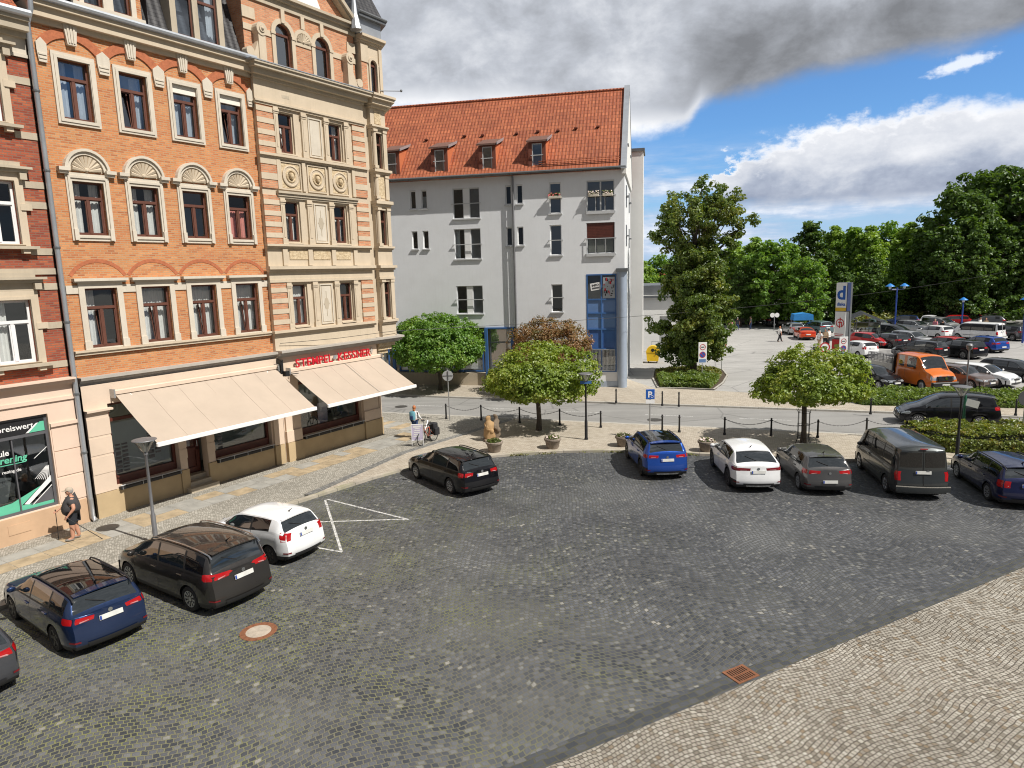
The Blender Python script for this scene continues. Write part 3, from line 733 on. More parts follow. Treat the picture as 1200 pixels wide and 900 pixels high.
# ---- ground floor, long shop front
YG = 0.0
GH = [(-13.9,-11.42,1.1,4.2),(-11.12,-10.2,.1,4.2),(-9.88,-6.98,1.1,4.2)]
b = MB()
wall_holes(b, -14.72,-6.3,0,4.95,YG,GH,.35)
b.box(-14.72,-13.95,YG-.1,YG-.001,1.02,3.92); b.box(-14.72,-13.9,YG-.16,YG-.001,3.922,4.0); b.box(-14.72,-13.82,YG-.24,YG-.001,4.001,4.07)
for z in (1.72,2.42,3.12): b.box(-14.72,-13.935,YG-.115,YG-.1005,z,z+.62)
b.box(-6.9,-6.42,YG-.1,YG-.001,1.02,4.4)
b.box(-11.42,-11.12,YG-.06,YG-.001,1.05,4.15); b.box(-10.2,-9.88,YG-.06,YG-.001,1.05,4.15)
for z in (1.5,1.95,2.4,2.85,3.3): b.box(-11.44,-11.1,YG-.075,YG-.0605,z,z+.38); b.box(-10.22,-9.86,YG-.075,YG-.0605,z,z+.38)
b.build('shop_front', M['cream'], HA)
b = MB()
b.box(-14.72,-13.93,YG-.13,YG-.001,0,1.0); b.box(-13.92,-11.45,YG-.05,YG-.001,0,.98); b.box(-9.86,-6.96,YG-.05,YG-.001,0,.98); b.box(-6.92,-6.4,YG-.13,YG-.001,0,1.0); b.box(-11.44,-11.1,YG-.1,YG-.001,0,1.04); b.box(-10.22,-9.86,YG-.1,YG-.001,0,1.04)
b.build('plinth', M['plinth'], HA)
b = MB(); moulding(b, -14.74,-6.36,YM,4.95,5.26,.32,3,ends=False); b.build('shop_cornice', M['ledgegrey'], HA)
def shopwindow(x0, x1, y, z0=1.1, zt=3.55, z1=4.2, par=HA, rows=1, nm='shop_window'):
    b = MB(); frame_box(b, x0,x1,z0,z1,.1,y,y+.12,0,.32,.1); b.box(x0+.1,x1-.1,y,y+.12,zt-.06,zt+.06); b.box(x0+.1,x1-.1,y-.05,y,z0+.26,z0+.319)
    w = b.build(nm, M['mahogany'], par)
    p = MB(); p.quad((x0+.05,y+.07,z0+.2),(x1-.05,y+.07,z0+.2),(x1-.05,y+.07,z1-.05),(x0+.05,y+.07,z1-.05)); p.build('pane', M['shopglass'], w)
    r = MB(); yy = y-.38
    r.box(x0+.02,x1-.02,yy-.0,yy+.16,z0-.14,z0-.04,1); r.tube([(x0,yy-.02,z0+.02),(x1,yy-.02,z0+.02)], .018, 6)
    k = max(2, round((x1-x0)/.8))
    for i in range(k+1):
        x = x0+.08+(x1-x0-.16)*i/k; r.tube([(x,yy-.02,z0+.02),(x,yy-.02,z0-.12),(x,yy+.3,z0-.16)], .015, 5)
    r.build('window_rail', [M['steel'], M['black']], w)
    return w
sw1 = shopwindow(-13.88,-11.44,YG+.2); sw2 = shopwindow(-9.86,-7.0,YG+.2)
# film strips and little stickers on the panes (illegible in the photograph)
def stickers(par, x, z0, z1, y, seed, cols=1, w=.11):
    r = random.Random(seed)
    for c in range(cols):
        z = z1; xx = x+c*(w*2.4)
        while z > z0:
            b = MB(); h = r.uniform(.06,.16); b.box(xx-w,xx+w,y-.004,y-.002,z-h,z-.01)
            for k in range(3):
                q = xx+r.uniform(-w,w*.3); b.box(q,min(q+r.uniform(.03,w),xx+w),y-.006,y-.0041,z-h*r.uniform(.5,.9),z-.02)
            b.build('sticker', M['greyfilm'], par)
            z -= h+r.uniform(.03,.07)
stickers(sw1,-13.6,1.5,2.6,YG+.26,1,2); stickers(sw1,-12.35,1.9,3.0,YG+.26,2,2); stickers(sw2,-9.4,1.5,2.9,YG+.26,3,1); stickers(sw2,-8.2,1.9,2.9,YG+.26,4,1)
def room(par, x0, x1, y0, y1, z0, z1, floorz, mat, fm):
    b = MB(); b.quad((x0,y1,z0),(x1,y1,z0),(x1,y1,z1),(x0,y1,z1)); b.quad((x0,y0,z0),(x0,y0,z1),(x0,y1,z1),(x0,y1,z0)); b.quad((x1,y0,z0),(x1,y1,z0),(x1,y1,z1),(x1,y0,z1)); b.quad((x0,y0,z1),(x0,y1,z1),(x1,y1,z1),(x1,y0,z1)); b.quad((x0,y0,floorz),(x1,y0,floorz),(x1,y1,floorz),(x0,y1,floorz),1)
    b.build('shop_interior', [mat, fm], par)
M['shopwall'] = pm('shop_wall', (.50,.53,.50), .9, var=.08, scale=1); M['shopfloor'] = pm('shop_floor', (.42,.40,.36), .7, var=.1)
room(HA,-13.95,-11.3,YG+.36,YG+1.5,1.0,4.3,1.3,M['shopwall'],M['shopfloor']); room(HA,-9.95,-6.9,YG+.36,YG+1.5,1.0,4.3,1.3,M['shopwall'],M['shopfloor'])
b = MB(); b.box(-11.12,-10.2,YG+.55,YG+.62,.65,4.2); frame_box(b,-11.06,-10.26,.75,2.9,.14,YG+.5,YG+.55); frame_box(b,-11.06,-10.26,3.0,4.1,.12,YG+.5,YG+.55); b.box(-11.06,-10.26,YG+.5,YG+.55,1.6,1.72)
dr = b.build('door', M['mahogany'], HA)
b = MB(); b.quad((-10.92,YG+.54,1.8),(-10.4,YG+.54,1.8),(-10.4,YG+.54,2.75),(-10.92,YG+.54,2.75)); b.build('pane', M['glass'], dr)
b = MB(); b.cyl((-10.36,YG+.42,1.75),(-10.36,YG+.42,2.0),.02,n=6); b.box(-10.37,-10.35,YG+.42,YG+.5,1.76,1.79); b.build('handle', M['steel'], dr)
b = MB(); b.box(-11.3,-10.05,YG-.42,YG+.55,.1,.28); b.box(-11.12,-10.2,YG-.12,YG+.55,.282,.46); b.box(-11.12,-10.2,YG+.2,YG+.55,.462,.64); b.build('doorsteps', M['sandgrey'], HA)
# ---- sandstone bay
YB = -.02
bay2 = [(-5.2,-4.34,6.3,8.25),(-2.3,-1.44,6.3,8.25)]; bay3 = [(-5.32,-4.42,10.12,11.98),(-2.4,-1.5,10.12,11.98)]; bay4 = [(-5.32,-4.42,14.02,15.8),(-2.4,-1.5,14.02,15.8)]
b = MB(); wall_holes(b, -6.4,-.05,4.95,17.0,YB,bay2+bay3+bay4,.3)
b.quad((-6.4,YB,4.95),(-6.4,YB,17.0),(-6.4,YM+.01,17.0),(-6.4,YM+.01,4.95)); b.quad((-.05,YB,4.95),(-.05,YB+.3,4.95),(-.05,YB+.3,17.0),(-.05,YB,17.0))
b.build('bay_wall', M['sand'], HA)
for z0, hs in ((6.2,4),(10.05,4),(13.95,4)):
    H = 2.1; n = 4
    for (x0,x1) in ((-6.42,-5.58),(-.86,-.03)):
        b = MB(); s = MB()
        for k in range(n+1):
            za = z0+H*k/(n+.4); zb = za+H/(n+.4)*.55
            if k < n+1: b.box(x0,x1,YB-.06,YB-.001,za,min(zb,z0+H))
        for k in range(n):
            za = z0+H*(k+.55)/(n+.4); zb = z0+H*(k+1)/(n+.4)
            s.box(x0-.02,x1+.02,YB-.085,YB-.001,za+.002,zb-.002)
        q = b.build('quoin', M['brickpink'], HA); s.build('stone_band', M['sand'], q)
# the middle panel storey (medallions) also carries quoins at its sides
for (x0,x1) in ((-6.42,-5.58),(-.86,-.03)):
    b = MB(); s = MB()
    for z in (12.45,13.1): b.box(x0,x1,YB-.06,YB-.001,z,z+.36); s.box(x0-.02,x1+.02,YB-.085,YB-.001,z+.362,z+.64)
    q = b.build('quoin', M['brickpink'], HA); s.build('stone_band', M['sand'], q)
def pilaster(x0, x1, z0, z1, y, d=.1):
    b = MB(); b.box(x0,x1,y-d,y-.001,z0,z1-.18); b.box(x0-.03,x1+.03,y-d-.03,y-.001,z0,z0+.22); b.box(x0-.03,x1+.03,y-d-.02,y-.001,z1-.26,z1-.2); b.box(x0-.045,x1+.045,y-d-.05,y-.001,z1-.178,z1-.09); b.box(x0-.02,x1+.02,y-d-.02,y-.001,z1-.089,z1)
    b.box(x0+.07,x1-.07,y-d-.018,y-d,z0+.3,z1-.36)
    b.build('pilaster', M['sand'], HA)
for z0, z1 in ((6.2,8.32),(10.04,12.06),(13.95,15.92)):
    for x0, x1 in ((-5.56,-5.34),(-4.4,-3.76+.0),(-2.72,-2.42),(-1.46,-.9)):
        w_ = min(.26, x1-x0); xc_ = (x0+x1)/2
        if x1-x0 > .4: xc_ = x1-.16 if x0 < -4 else x0+.17
        pilaster(xc_-w_/2, xc_+w_/2, z0, z1, YB)
    b = MB(); frame_box(b, -3.62,-2.84,z0+.1,z1-.12,.05,YB-.045,YB-.001); b.box(-3.5,-2.96,YB-.02,YB-.001,z0+.2,z1-.22)
    b.build('blind_panel', M['sandwhite'], HA)
    if z0 < 13:
        b = MB(); zc_ = (z0+z1)/2
        b.prism([(-3.23+.16*cos(a),zc_+.3*sin(a)) for a in [i*pi/3 for i in range(6)]], YB-.032, YB-.021); b.box(-3.42,-3.04,YB-.03,YB-.0205,zc_-.02,zc_+.02); b.box(-3.25,-3.21,YB-.031,YB-.0205,zc_-.6,zc_+.6); b.build('inlay_ornament', M['sandgrey'], HA)
for hs, cu in ((bay2,('net',None)),(bay3,('low','low')),(bay4,('low','sides'))):
    for h, c in zip(hs, cu):
        b = MB(); frame_box(b, h[0]-.0,h[1]+.0,h[2],h[3],.05,YB+.1,YB+.25); b.box(h[0]-.06,h[1]+.06,YB-.12,YB+.1,h[2]-.06,h[2]-.002)
        wn = b.build('window', M['sand'], HA); sash_kit(wn, h[0]+.05,h[1]-.05,h[2]+.05,h[3]-.05,YB+.16,M['brownwood'],M['glass'],.68,curtain=c,fw=.055,tilt=(h[0]<-5 and h[2]>13))
# entablatures of the bay
def run(name, pieces, mat, x0=-6.42, x1=-.03):
    b = MB()
    for (z0,z1,o) in pieces: b.box(x0-o*.5,x1+o*.3,YB-o,YB-.0005,z0,z1-.002)
    b.build(name, mat, HA)
run('sill_course', [(5.98,6.08,.1),(6.08,6.2,.2)], M['sand'])
run('entablature', [(8.34,8.46,.1),(8.46,8.82,.05),(8.82,8.92,.16),(8.92,9.06,.28)], M['sand'])
run('sill_course', [(9.86,9.94,.1),(9.94,10.04,.2)], M['sand'])
run('dentil_course', [(12.06,12.14,.08),(12.14,12.26,.13),(12.26,12.36,.2)], M['sandgrey'], -5.6,-.86)
run('sill_course', [(13.74,13.82,.1),(13.82,13.93,.2)], M['sand'])
run('entablature', [(15.93,16.02,.1),(16.02,16.1,.16),(16.1,16.95,.04)], M['sand'])
run('cornice', [(16.95,17.08,.14),(17.08,17.3,.34),(17.3,17.44,.55),(17.44,17.52,.62)], M['sandgrey'])
b = MB(); b.box(-6.9,.2,YB-.64,YB+.35,17.52,17.56); b.build('cornice_flashing', M['zinc'], HA)
for x in (-4.83,-3.3,-1.87):       # medallions with heads
    b = MB(); frame_box(b, x-.58,x+.58,12.44,13.68,.06,YB-.06,YB-.001); b.box(x-.5,x+.5,YB-.02,YB-.001,12.52,13.6,1)
    b.lathe([(.47,.0),(.47,-.05),(.42,-.065),(.40,-.03),(.36,-.03),(.0,-.03)], (x,YB-.02,13.06), 24, 0, 'y'); b.ball((x,YB-.1,13.06),.13,6,1,(.85,.9,1.2)); b.ball((x,YB-.12,12.96),.07,5,1); b.lathe([(.30,-.001),(.27,-.045),(.22,-.045),(.19,-.001)], (x,YB-.05,13.06), 20, 1, 'y')
    b.build('medallion', [M['sand'], M['sandcarved']], HA)
for x in (-5.5,-4.1,-2.5,-.98):
    b = MB(); b.box(x-.1,x+.1,YB-.1,YB-.001,12.44,13.72); b.build('pilaster', M['sand'], HA)
for x in (-4.7,-3.3,-1.95):
    b = MB(); b.box(x-.52,x+.52,YB-.03,YB-.001,9.36,9.8); b.build('carved_relief', M['sandcarved'], HA)
for x in (-5.5,-4.05,-2.6,-1.15):
    b = MB(); b.box(x-.13,x+.13,YB-.09,YB-.001,9.08,9.84); b.build('pilaster', M['sand'], HA)
b = MB(); b.box(-5.0,-4.6,YB-.045,YB-.002,16.38,16.52); b.build('vent_plate', M['sandgrey'], HA)
# ---- gabled attic storey
YA_ = .22
b = MB(); GW = [(-4.9,-4.02,17.86,19.62),(-2.66,-1.78,17.86,19.62)]
wall_holes(b, -6.5,-.1,17.52,20.45,YA_,GW,.25)
for h in GW:       # spandrels turn the openings into round arches
    xc_, r = (h[0]+h[1])/2, (h[1]-h[0])/2; zs = h[3]-r
    for s in (0,1):
        A_ = arc_pts(xc_,zs,r,0 if s == 0 else pi,pi/2,6); pts = [((h[1] if s == 0 else h[0]),h[3])]+A_
        b.prism(pts[::1] if s else pts[::-1], YA_+.001, YA_+.2)
b.quad((-6.5,YA_,17.5),(-6.5,3,17.5),(-6.5,3,20.5),(-6.5,YA_,20.5)); b.quad((-.1,YA_,17.5),(-.1,3,17.5),(-.1,3,20.5),(-.1,YA_,20.5))
b.build('attic_wall', M['brickpink'], HA)
for h in GW:
    xc_, r = (h[0]+h[1])/2, (h[1]-h[0])/2; zs = h[3]-r
    b = MB(); arc_band(b, xc_, zs, r, r+.2, 0, pi, YA_-.07, YA_-.001, 14); b.box(h[0]-.2,h[0],YA_-.07,YA_-.001,17.62,zs); b.box(h[1],h[1]+.2,YA_-.07,YA_-.001,17.62,zs); b.box(xc_-.1,xc_+.1,YA_-.12,YA_-.001,h[3]+.02,20.2); b.box(h[0]-.24,h[0],YA_-.1,YA_-.07,zs-.1,zs+.02); b.box(h[1],h[1]+.24,YA_-.1,YA_-.07,zs-.1,zs+.02)
    wn = b.build('window', M['sand'], HA); sash_kit(wn, h[0],h[1],h[2],h[3],YA_+.12,M['brownwood'],M['glassblue'],arch=True,fw=.07)
b = MB(); arc_band(b,-3.34,19.08,.42,.58,0,pi,YA_-.08,YA_-.001,12); b.prism(arc_pts(-3.34,19.08,.42,0,pi,12),YA_-.02,YA_-.001); shell(b,-3.34,19.1,.4,YA_-.02); b.box(-3.44,-3.24,YA_-.1,YA_-.001,19.67,20.2); b.build('shell_niche', M['sand'], HA)
for q in ((-6.52,-5.1,YA_-.04,18.92,19.17),(-3.8,-2.88,YA_-.04,18.92,19.17),(-1.56,-.08,YA_-.04,18.92,19.17),(-6.54,-5.9,YA_-.05,19.4,19.85),(-.6,-.06,YA_-.05,19.4,19.85),(-6.54,-.06,YA_-.05,17.53,17.66)): b = MB(); b.box(q[0],q[1],q[2],YA_-.001,q[3],q[4]); b.build('string_band', M['sand'], HA)
b = MB()
for (z0,z1,o) in ((20.2,20.32,.08),(20.32,20.5,.05),(20.5,20.62,.2),(20.62,20.74,.32)): b.box(-6.6-o*.5,-.05+o*.5,YA_-o,YA_+.3,z0,z1-.002)
b.build('cornice', M['sandgrey'], HA)
b = MB(); b.prism([(-6.2,20.75),(-.5,20.75),(-3.35,23.3)],YA_+.02,YA_+.3); 
ped = b.build('pediment', M['brickpink'], HA)
b = MB()
for s in (-1,1):
    for o, d in ((.0,.3),(.14,.42)):
        x = -3.35+s*(2.95+o*.8); b.prism([(x,20.75),(x+s*.25,20.75),(-3.35,23.45+o),(-3.35,23.2+o)] if s > 0 else [(-3.35,23.2+o),(-3.35,23.45+o),(x+s*.25,20.75),(x,20.75)], YA_-d, YA_+.25)
b.build('raking_cornice', M['sandgrey'], ped)
b = MB(); b.prism([(-4.6,20.8),(-2.1,20.8),(-2.5,21.6),(-4.2,21.6)],YA_-.03,YA_+.019); b.build('tympanum_panel', M['white'], ped)
for xs_ in ((-5.85,1),(-.75,-1)):     # volutes
    x, s = xs_; b = MB()
    b.box(x-.18,x+.18,YA_-.35,YA_-.001,17.66,18.9); b.cyl((x,YA_-.38,19.0),(x,YA_-.001,19.0),.27,n=14); b.cyl((x,YA_-.42,19.0),(x,YA_-.38,19.0),.14,n=12); b.ball((x,YA_-.42,19.0),.07,5)
    b.prism([(x-s*.18,17.66),(x-s*.8,17.66),(x-s*.75,17.95),(x-s*.4,18.0),(x-s*.18,18.5)][::-1 if s > 0 else 1], YA_-.3, YA_-.001); b.cyl((x-s*.62,YA_-.33,17.98),(x-s*.62,YA_-.001,17.98),.2,n=12)
    b.build('volute', M['sand'], HA)
# ---- oriel at the corner (x .45..1.5)
OX0, OX1, YO = .42, 1.5, -.12
ow = [(.70,1.18,6.3,8.2),(.70,1.18,10.1,11.9),(.70,1.18,14.0,15.75)]
b = MB(); wall_holes(b, OX0,OX1,5.0,17.0,YO,ow,.25)
b.quad((OX0,YO,5),(OX0,YO,17),(OX0,YO+.5,17),(OX0,YO+.5,5)); b.quad((OX1,YO,5),(OX1+.8,YO+1.1,5),(OX1+.8,YO+1.1,17),(OX1,YO,17)); b.quad((-.05,.12,4.95),(OX0,.12,4.95),(OX0,.12,17),(-.05,.12,17)); b.quad((OX0,YO,5),(OX1,YO,5),(OX1+.8,YO+1.1,5),(OX0,YO+1.1,5))
ori = b.build('oriel', M['sand'], HA)
b = MB(); b.box(.5,1.2,1.0,1.05,5.5,17); b.build('lining', M['roomwall'], ori)
for k, h in enumerate(ow): sash_kit(ori, h[0],h[1],h[2],h[3],YO+.12,M['brownwood'],M['glass'],.68,'tt',curtain='low' if k < 2 else 'right',fw=.05)
for z0,z1 in ((6.22,8.3),(10.05,12.0),(13.98,15.9),(12.45,13.65)):
    b = MB(); b.cyl((.55,YO-.06,z0),(.55,YO-.06,z1),.12,.105,10); b.box(.4,.7,YO-.2,YO-.001,z1-.12,z1-.002); b.box(.41,.69,YO-.18,YO-.001,z0,z0+.14); b.build('column', M['sand'], ori)
    b = MB(); b.box(1.2,1.46,YO-.08,YO-.001,z0,z1); b.box(1.18,1.48,YO-.11,YO-.001,z1-.12,z1-.002); b.build('pilaster', M['sand'], ori)
for G_ in (((5.98,6.08,.08),(6.08,6.2,.16)),((8.34,8.46,.08),(8.46,8.82,.03),(8.82,8.92,.12),(8.92,9.06,.22)),((9.86,9.94,.08),(9.94,10.04,.16)),((12.06,12.2,.08),(12.2,12.36,.2)),((13.7,13.8,.1),(13.8,13.93,.22)),((15.93,16.02,.1),(16.02,16.1,.18)),((16.95,17.08,.14),(17.08,17.3,.34),(17.3,17.44,.5),(17.44,17.55,.58))):
    b = MB()
    for z0,z1,o in G_: b.prism([(OX0-o*.4,YO-o),(OX1+o*.5,YO-o),(OX1+.8+o,YO+1.1),(OX0-o*.4,YO+1.1)], z0, z1-.002, 0, 'z')
    b.build('ledge', M['sand'], ori)
for z0,z1 in ((12.5,13.6),(16.2,16.85)): b = MB(); b.box(.7,1.16,YO-.025,YO-.001,z0,z1); b.build('carved_relief', M['sandcarved'], ori)
b = MB()
for k in range(5):     # corbel below, narrowing downwards
    t = k/5; b.prism([(OX0-.25+.1*t,YO+.05+.1*k),(OX1-.1-.2*k,YO+.05+.1*k),(OX1+.6-.25*k,YO+1.1),(OX0-.25+.1*t,YO+1.1)], 4.78-.2*k, 4.975-.2*k, 0, 'z')
b.build('corbel', M['sandcarved'], ori)
# turret storey and roof over the oriel
b = MB(); T0 = (OX0-.25, YO+.12); tw = [(.72,1.2,17.75,19.3)]
wall_holes(b, .12,1.55,17.55,20.3,YO+.12,tw,.2); b.quad((1.55,YO+.12,17.55),(2.3,YO+1.2,17.55),(2.3,YO+1.2,20.3),(1.55,YO+.12,20.3)); b.quad((.12,YO+.12,17.55),(.12,YO+.12,20.3),(.12,3,20.3),(.12,3,17.55)); b.box(.2,1.5,.9,.95,17.6,20.2)
tur = b.build('turret', M['sand'], HA)
h = tw[0]
for s in (0,1):
    r = .24; zs = 19.06; A_ = arc_pts(.96,zs,r,0 if s == 0 else pi,pi/2,5); pts = [((h[1] if s == 0 else h[0]),h[3])]+A_
    b2 = MB(); b2.prism(pts, YO+.121, YO+.28); b2.build('spandrel', M['sand'], tur)
sash_kit(tur, .72,1.2,17.75,19.3,YO+.2,M['brownwood'],M['glassblue'],arch=True,fw=.05)
b = MB(); arc_band(b,.96,19.06,.24,.36,0,pi,YO+.05,YO+.119,10); b.box(.62,.72,YO+.05,YO+.119,17.75,19.06); b.box(1.2,1.3,YO+.05,YO+.119,17.75,19.06); b.box(.1,.6,YO+.06,YO+.119,19.1,19.9); b.box(1.35,1.56,YO+.04,YO+.119,17.6,19.9)
for (z0,z1,o) in ((20.0,20.1,.08),(20.1,20.22,.2),(20.22,20.34,.32)): b.prism([(.1-o*.3,YO+.12-o),(1.55+o*.4,YO+.12-o),(2.3+o,YO+1.2),(.1-o*.3,YO+1.2)], z0, z1-.002, 0, 'z')
b.build('surround', M['sand'], tur)
b = MB(); b.box(.13,.5,YO+.1,YO+.119,17.7,19.08); b.build('brick_panel', M['brickpink'], tur)
b = MB(); b.prism([(.1,YO+.05),(1.6,YO+.05),(2.35,YO+1.2),(2.35,3.2),(.1,3.2)],20.34,21.1,0,'z'); b.build('parapet', M['zinc'], tur)
b = MB(); b.prism([(-.1,YO-.18),(1.75,YO-.18),(2.6,YO+1.2),(2.6,3.4),(-.1,3.4)],21.1,21.28,0,'z'); b.tube([(-.12,YO-.2,21.3),(1.78,YO-.2,21.3),(2.65,YO+1.2,21.3)],.07,6); b.build('eaves', M['zincdark'], tur)
b = MB(); pts = [(-.1,YO-.1,21.28),(1.7,YO-.1,21.28),(2.55,YO+1.2,21.28),(2.55,3.4,21.28),(-.1,3.4,21.28)]; tp = [(.6,.8,23.4),(1.3,.8,23.4),(1.6,1.4,23.4),(1.6,2.4,23.4),(.6,2.4,23.4)]
b.add(pts+tp, [(i,(i+1)%5,(i+1)%5+5,i+5) for i in range(5)]+[(5,6,7,8,9)]); b.build('turret_roof', M['slate'], tur)
b = MB(); b.cyl((-.25,YO-.05,20.4),(-.25,YO+.0,21.1),.3,.16,8); b.cyl((-.25,YO,21.1),(-.25,YO,22.6),.16,.01,8); b.build('spirelet', M['zinc'], tur, 40)
b = MB(); b.tube([(1.3,YO+.05,17.9),(2.6,YO-.2,18.1),(2.6,YO-.2,18.12)],.022,6); b.ball((2.65,YO-.21,18.12),.07,6); b.build('rod_with_ball', M['zincdark'], HA)
# ---- bay shop (ground floor)
b = MB(); wall_holes(b, -6.3,.0,0,4.97,YB,[(-5.3,-1.36,1.1,3.9)],.35)
b.quad((0,YB,0),(1.3,2.2,0),(1.3,2.2,4.97),(0,YB,4.97))
b.box(-6.25,-5.42,YB-.1,YB-.001,1.02,4.1); b.box(-1.3,-.2,YB-.1,YB-.001,1.02,4.0); b.box(-6.28,-5.4,YB-.16,YB-.001,1.02,1.55); b.box(-1.32,-.18,YB-.16,YB-.001,1.02,1.55); b.box(-.14,.02,YB-.1,YB-.001,1.02,4.3)
b.build('shop_front', M['cream'], HA)
b = MB(); b.box(-6.28,-5.4,YB-.2,YB-.001,0,1.0); b.box(-5.38,-1.34,YB-.12,YB-.001,0,.98); b.box(-1.32,-.18,YB-.2,YB-.001,0,1.0); b.box(-.16,.05,YB-.14,YB-.001,0,1.02); b.build('plinth', M['plinth'], HA)
b = MB()
for (z0,z1,o) in ((4.97,5.06,.12),(5.06,5.2,.3),(5.2,5.3,.42)): b.box(-6.4,.15,YB-o,YB-.0005,z0,z1-.002); b.prism([(.151,YB-o),(1.6+o*.4,YB-o),(2.4,YB+1.0),(.151,YB+1)],z0,z1-.002,0,'z')
b.build('shop_cornice', M['ledgegrey'], HA)
sw3 = shopwindow(-5.28,-1.38,YB+.2,z1=3.9,zt=3.6)
room(HA,-5.45,-1.2,YB+.36,YB+2.2,1.0,4.3,1.32,M['shopwall'],M['shopfloor'])
# awnings
M['awningseam'] = pm('awning_seam', (.44,.345,.285), .9, var=.03)
def awning(x0, x1, zt, zf, proj, label):
    t = thing('awning', label, 'awning', OA, RZA, 'shop awnings')
    b = MB(); n = 14; y0 = -.16
    for i in range(n+1):
        x = x0+(x1-x0)*i/n
        b.v += [(x,y0,zt),(x,y0-proj*.5,(zt+zf)/2-.035-.02*abs(sin(pi*i*2/n))),(x,y0-proj,zf-.012*abs(sin(pi*i*2/n)))]
    for i in range(n):
        for j in (0,1): b.f.append([3*i+j,3*i+3+j,3*i+4+j,3*i+1+j]); b.m.append(0)
    b.build('cloth', M['awning'], t, 60)
    ns = round((x1-x0)/1.2)
    for i in range(1,ns): x = x0+(x1-x0)*i/ns; c = MB(); c.tube([(x,y0-.01,zt+.001),(x,y0-proj*.5,(zt+zf)/2-.045),(x,y0-proj,zf-.006)],.0035,4); c.build('cloth_seam', M['awningseam'], t)
    b = MB(); b.bbox(x0-.04,x1+.04,y0-proj-.07,y0-proj+.05,zf-.11,zf+.03,.025); b.build('front_bar', M['awningwhite'], t)
    b = MB(); b.bbox(x0-.05,x1+.05,y0-.08,y0+.13,zt,zt+.16,.03); b.build('cassette', M['cream'], t)
    b = MB(); b.box(x0-.1,x0-.05,y0-.14,y0+.15,zt-.12,zt+.2); b.box(x1+.05,x1+.1,y0-.14,y0+.15,zt-.12,zt+.2); b.build('end_bracket', M['steel'], t)
    for x in (x0+.5,x1-.5):
        b = MB(); xm = x+(.55 if x < (x0+x1)/2 else -.55); b.tube([(x,y0-.05,zt-.06),(xm,y0-proj*.5,(zt+zf)/2-.16),(x,y0-proj+.02,zf-.06)],.03,6); b.build('arm', M['awningwhite'], t)
    return t
awning(-13.66,-6.6,4.52,2.96,2.45,'long beige shop awning stretched over the brown wooden shop entrance')
aw2 = awning(-5.84,.03,4.27,2.92,2.4,'beige awning with a seam under the red shop lettering')
b = MB(); b.tube([(-2.5,-.17,4.285),(-2.5,-1.36,3.595),(-2.5,-2.55,2.945)],.012,4); b.build('seam', M['ledgegrey'], aw2)
# letters
sg = thing('shop_lettering', 'red raised letters on the cream fascia above the right awning', 'sign', OA, RZA)
def letter_row(s, x0, x1, z, size, nm='letter'):
    L = []; w = 0
    for ch in s:
        t_ = text_mb(ch, size, .022, .010, 'LEFT'); xs_ = [v[0] for v in t_.v]; L.append((t_, min(xs_), w)); w += max(xs_)-min(xs_)+.12*size
    k = (x1-x0)/(w-.12*size)
    for t_, mn, o in L:
        b = MB(); b.add([(x0+(v[0]-mn+o)*k, v[1]-.16+YB-.02, z+v[2]) for v in t_.v], t_.f); b.build(nm, M['redletter'], sg)
letter_row('STEMPEL', -5.5,-3.26,4.42,.56); letter_row('KESSNER', -2.9,-.64,4.42,.56)
b = MB(); b.prism([(-3.2,4.55),(-3.02,4.55),(-2.94,4.72),(-3.12,4.72)],YB-.18,YB-.12); b.build('dash', M['zinc'], sg)
b = MB(); b.box(-.46,-.36,YB-.03,YB-.003,4.5,4.82); b.prism([(-.5,4.66),(-.41,4.5),(-.32,4.66),(-.41,4.84)],YB-.04,YB-.031); b.build('crest_plate', M['ledgegrey'], HA)
# black flood light box between the awnings, number plate
fl_ = thing('wall_lamp', 'black lamp bracket on the wall between the two awnings', 'lamp', OA, RZA)
b = MB(); b.box(-6.42,-6.28,-.3,-.02,4.25,4.9); b.box(-6.36,-6.14,-.52,-.3,4.15,4.38); b.build('lamp_box', M['black'], fl_); b = MB(); b.tube([(-6.35,-.3,4.86),(-6.6,-.55,4.92),(-6.62,-.55,4.75)],.02,5); b.tube([(-6.1,-.3,4.2),(-5.7,-.6,4.22)],.02,5); b.build('bracket', M['blackmetal'], fl_)
b = MB(); b.box(-.72,-.55,YB-.115,YB-.1005,2.2,2.42); b.build('house_number_plate', M['white'], HA)
# rain pipe between the houses
dp = thing('rain_pipe', 'grey zinc rain pipe running down between the two brick houses', 'drainpipe', OA, RZA)
b = MB(); b.tube([(-14.86,-.33,17.55),(-14.86,-.3,17.2),(-14.93,-.12,16.8),(-14.93,-.12,.95)],.085,8); b.build('pipe', M['zinc'], dp, 50)
b = MB(); b.tube([(-14.93,-.12,.95),(-14.93,-.12,.25),(-14.9,-.28,.12)],.095,8); b.build('foot_pipe', M['steel'], dp, 50)
for z in (2.6,4.7,7.2,9.7,12.2,14.7): b = MB(); b.lathe([(.1,0),(.105,.02),(.105,.06),(.1,.08)],(-14.93,-.12,z),10); b.build('pipe_clip', M['zincdark'], dp)
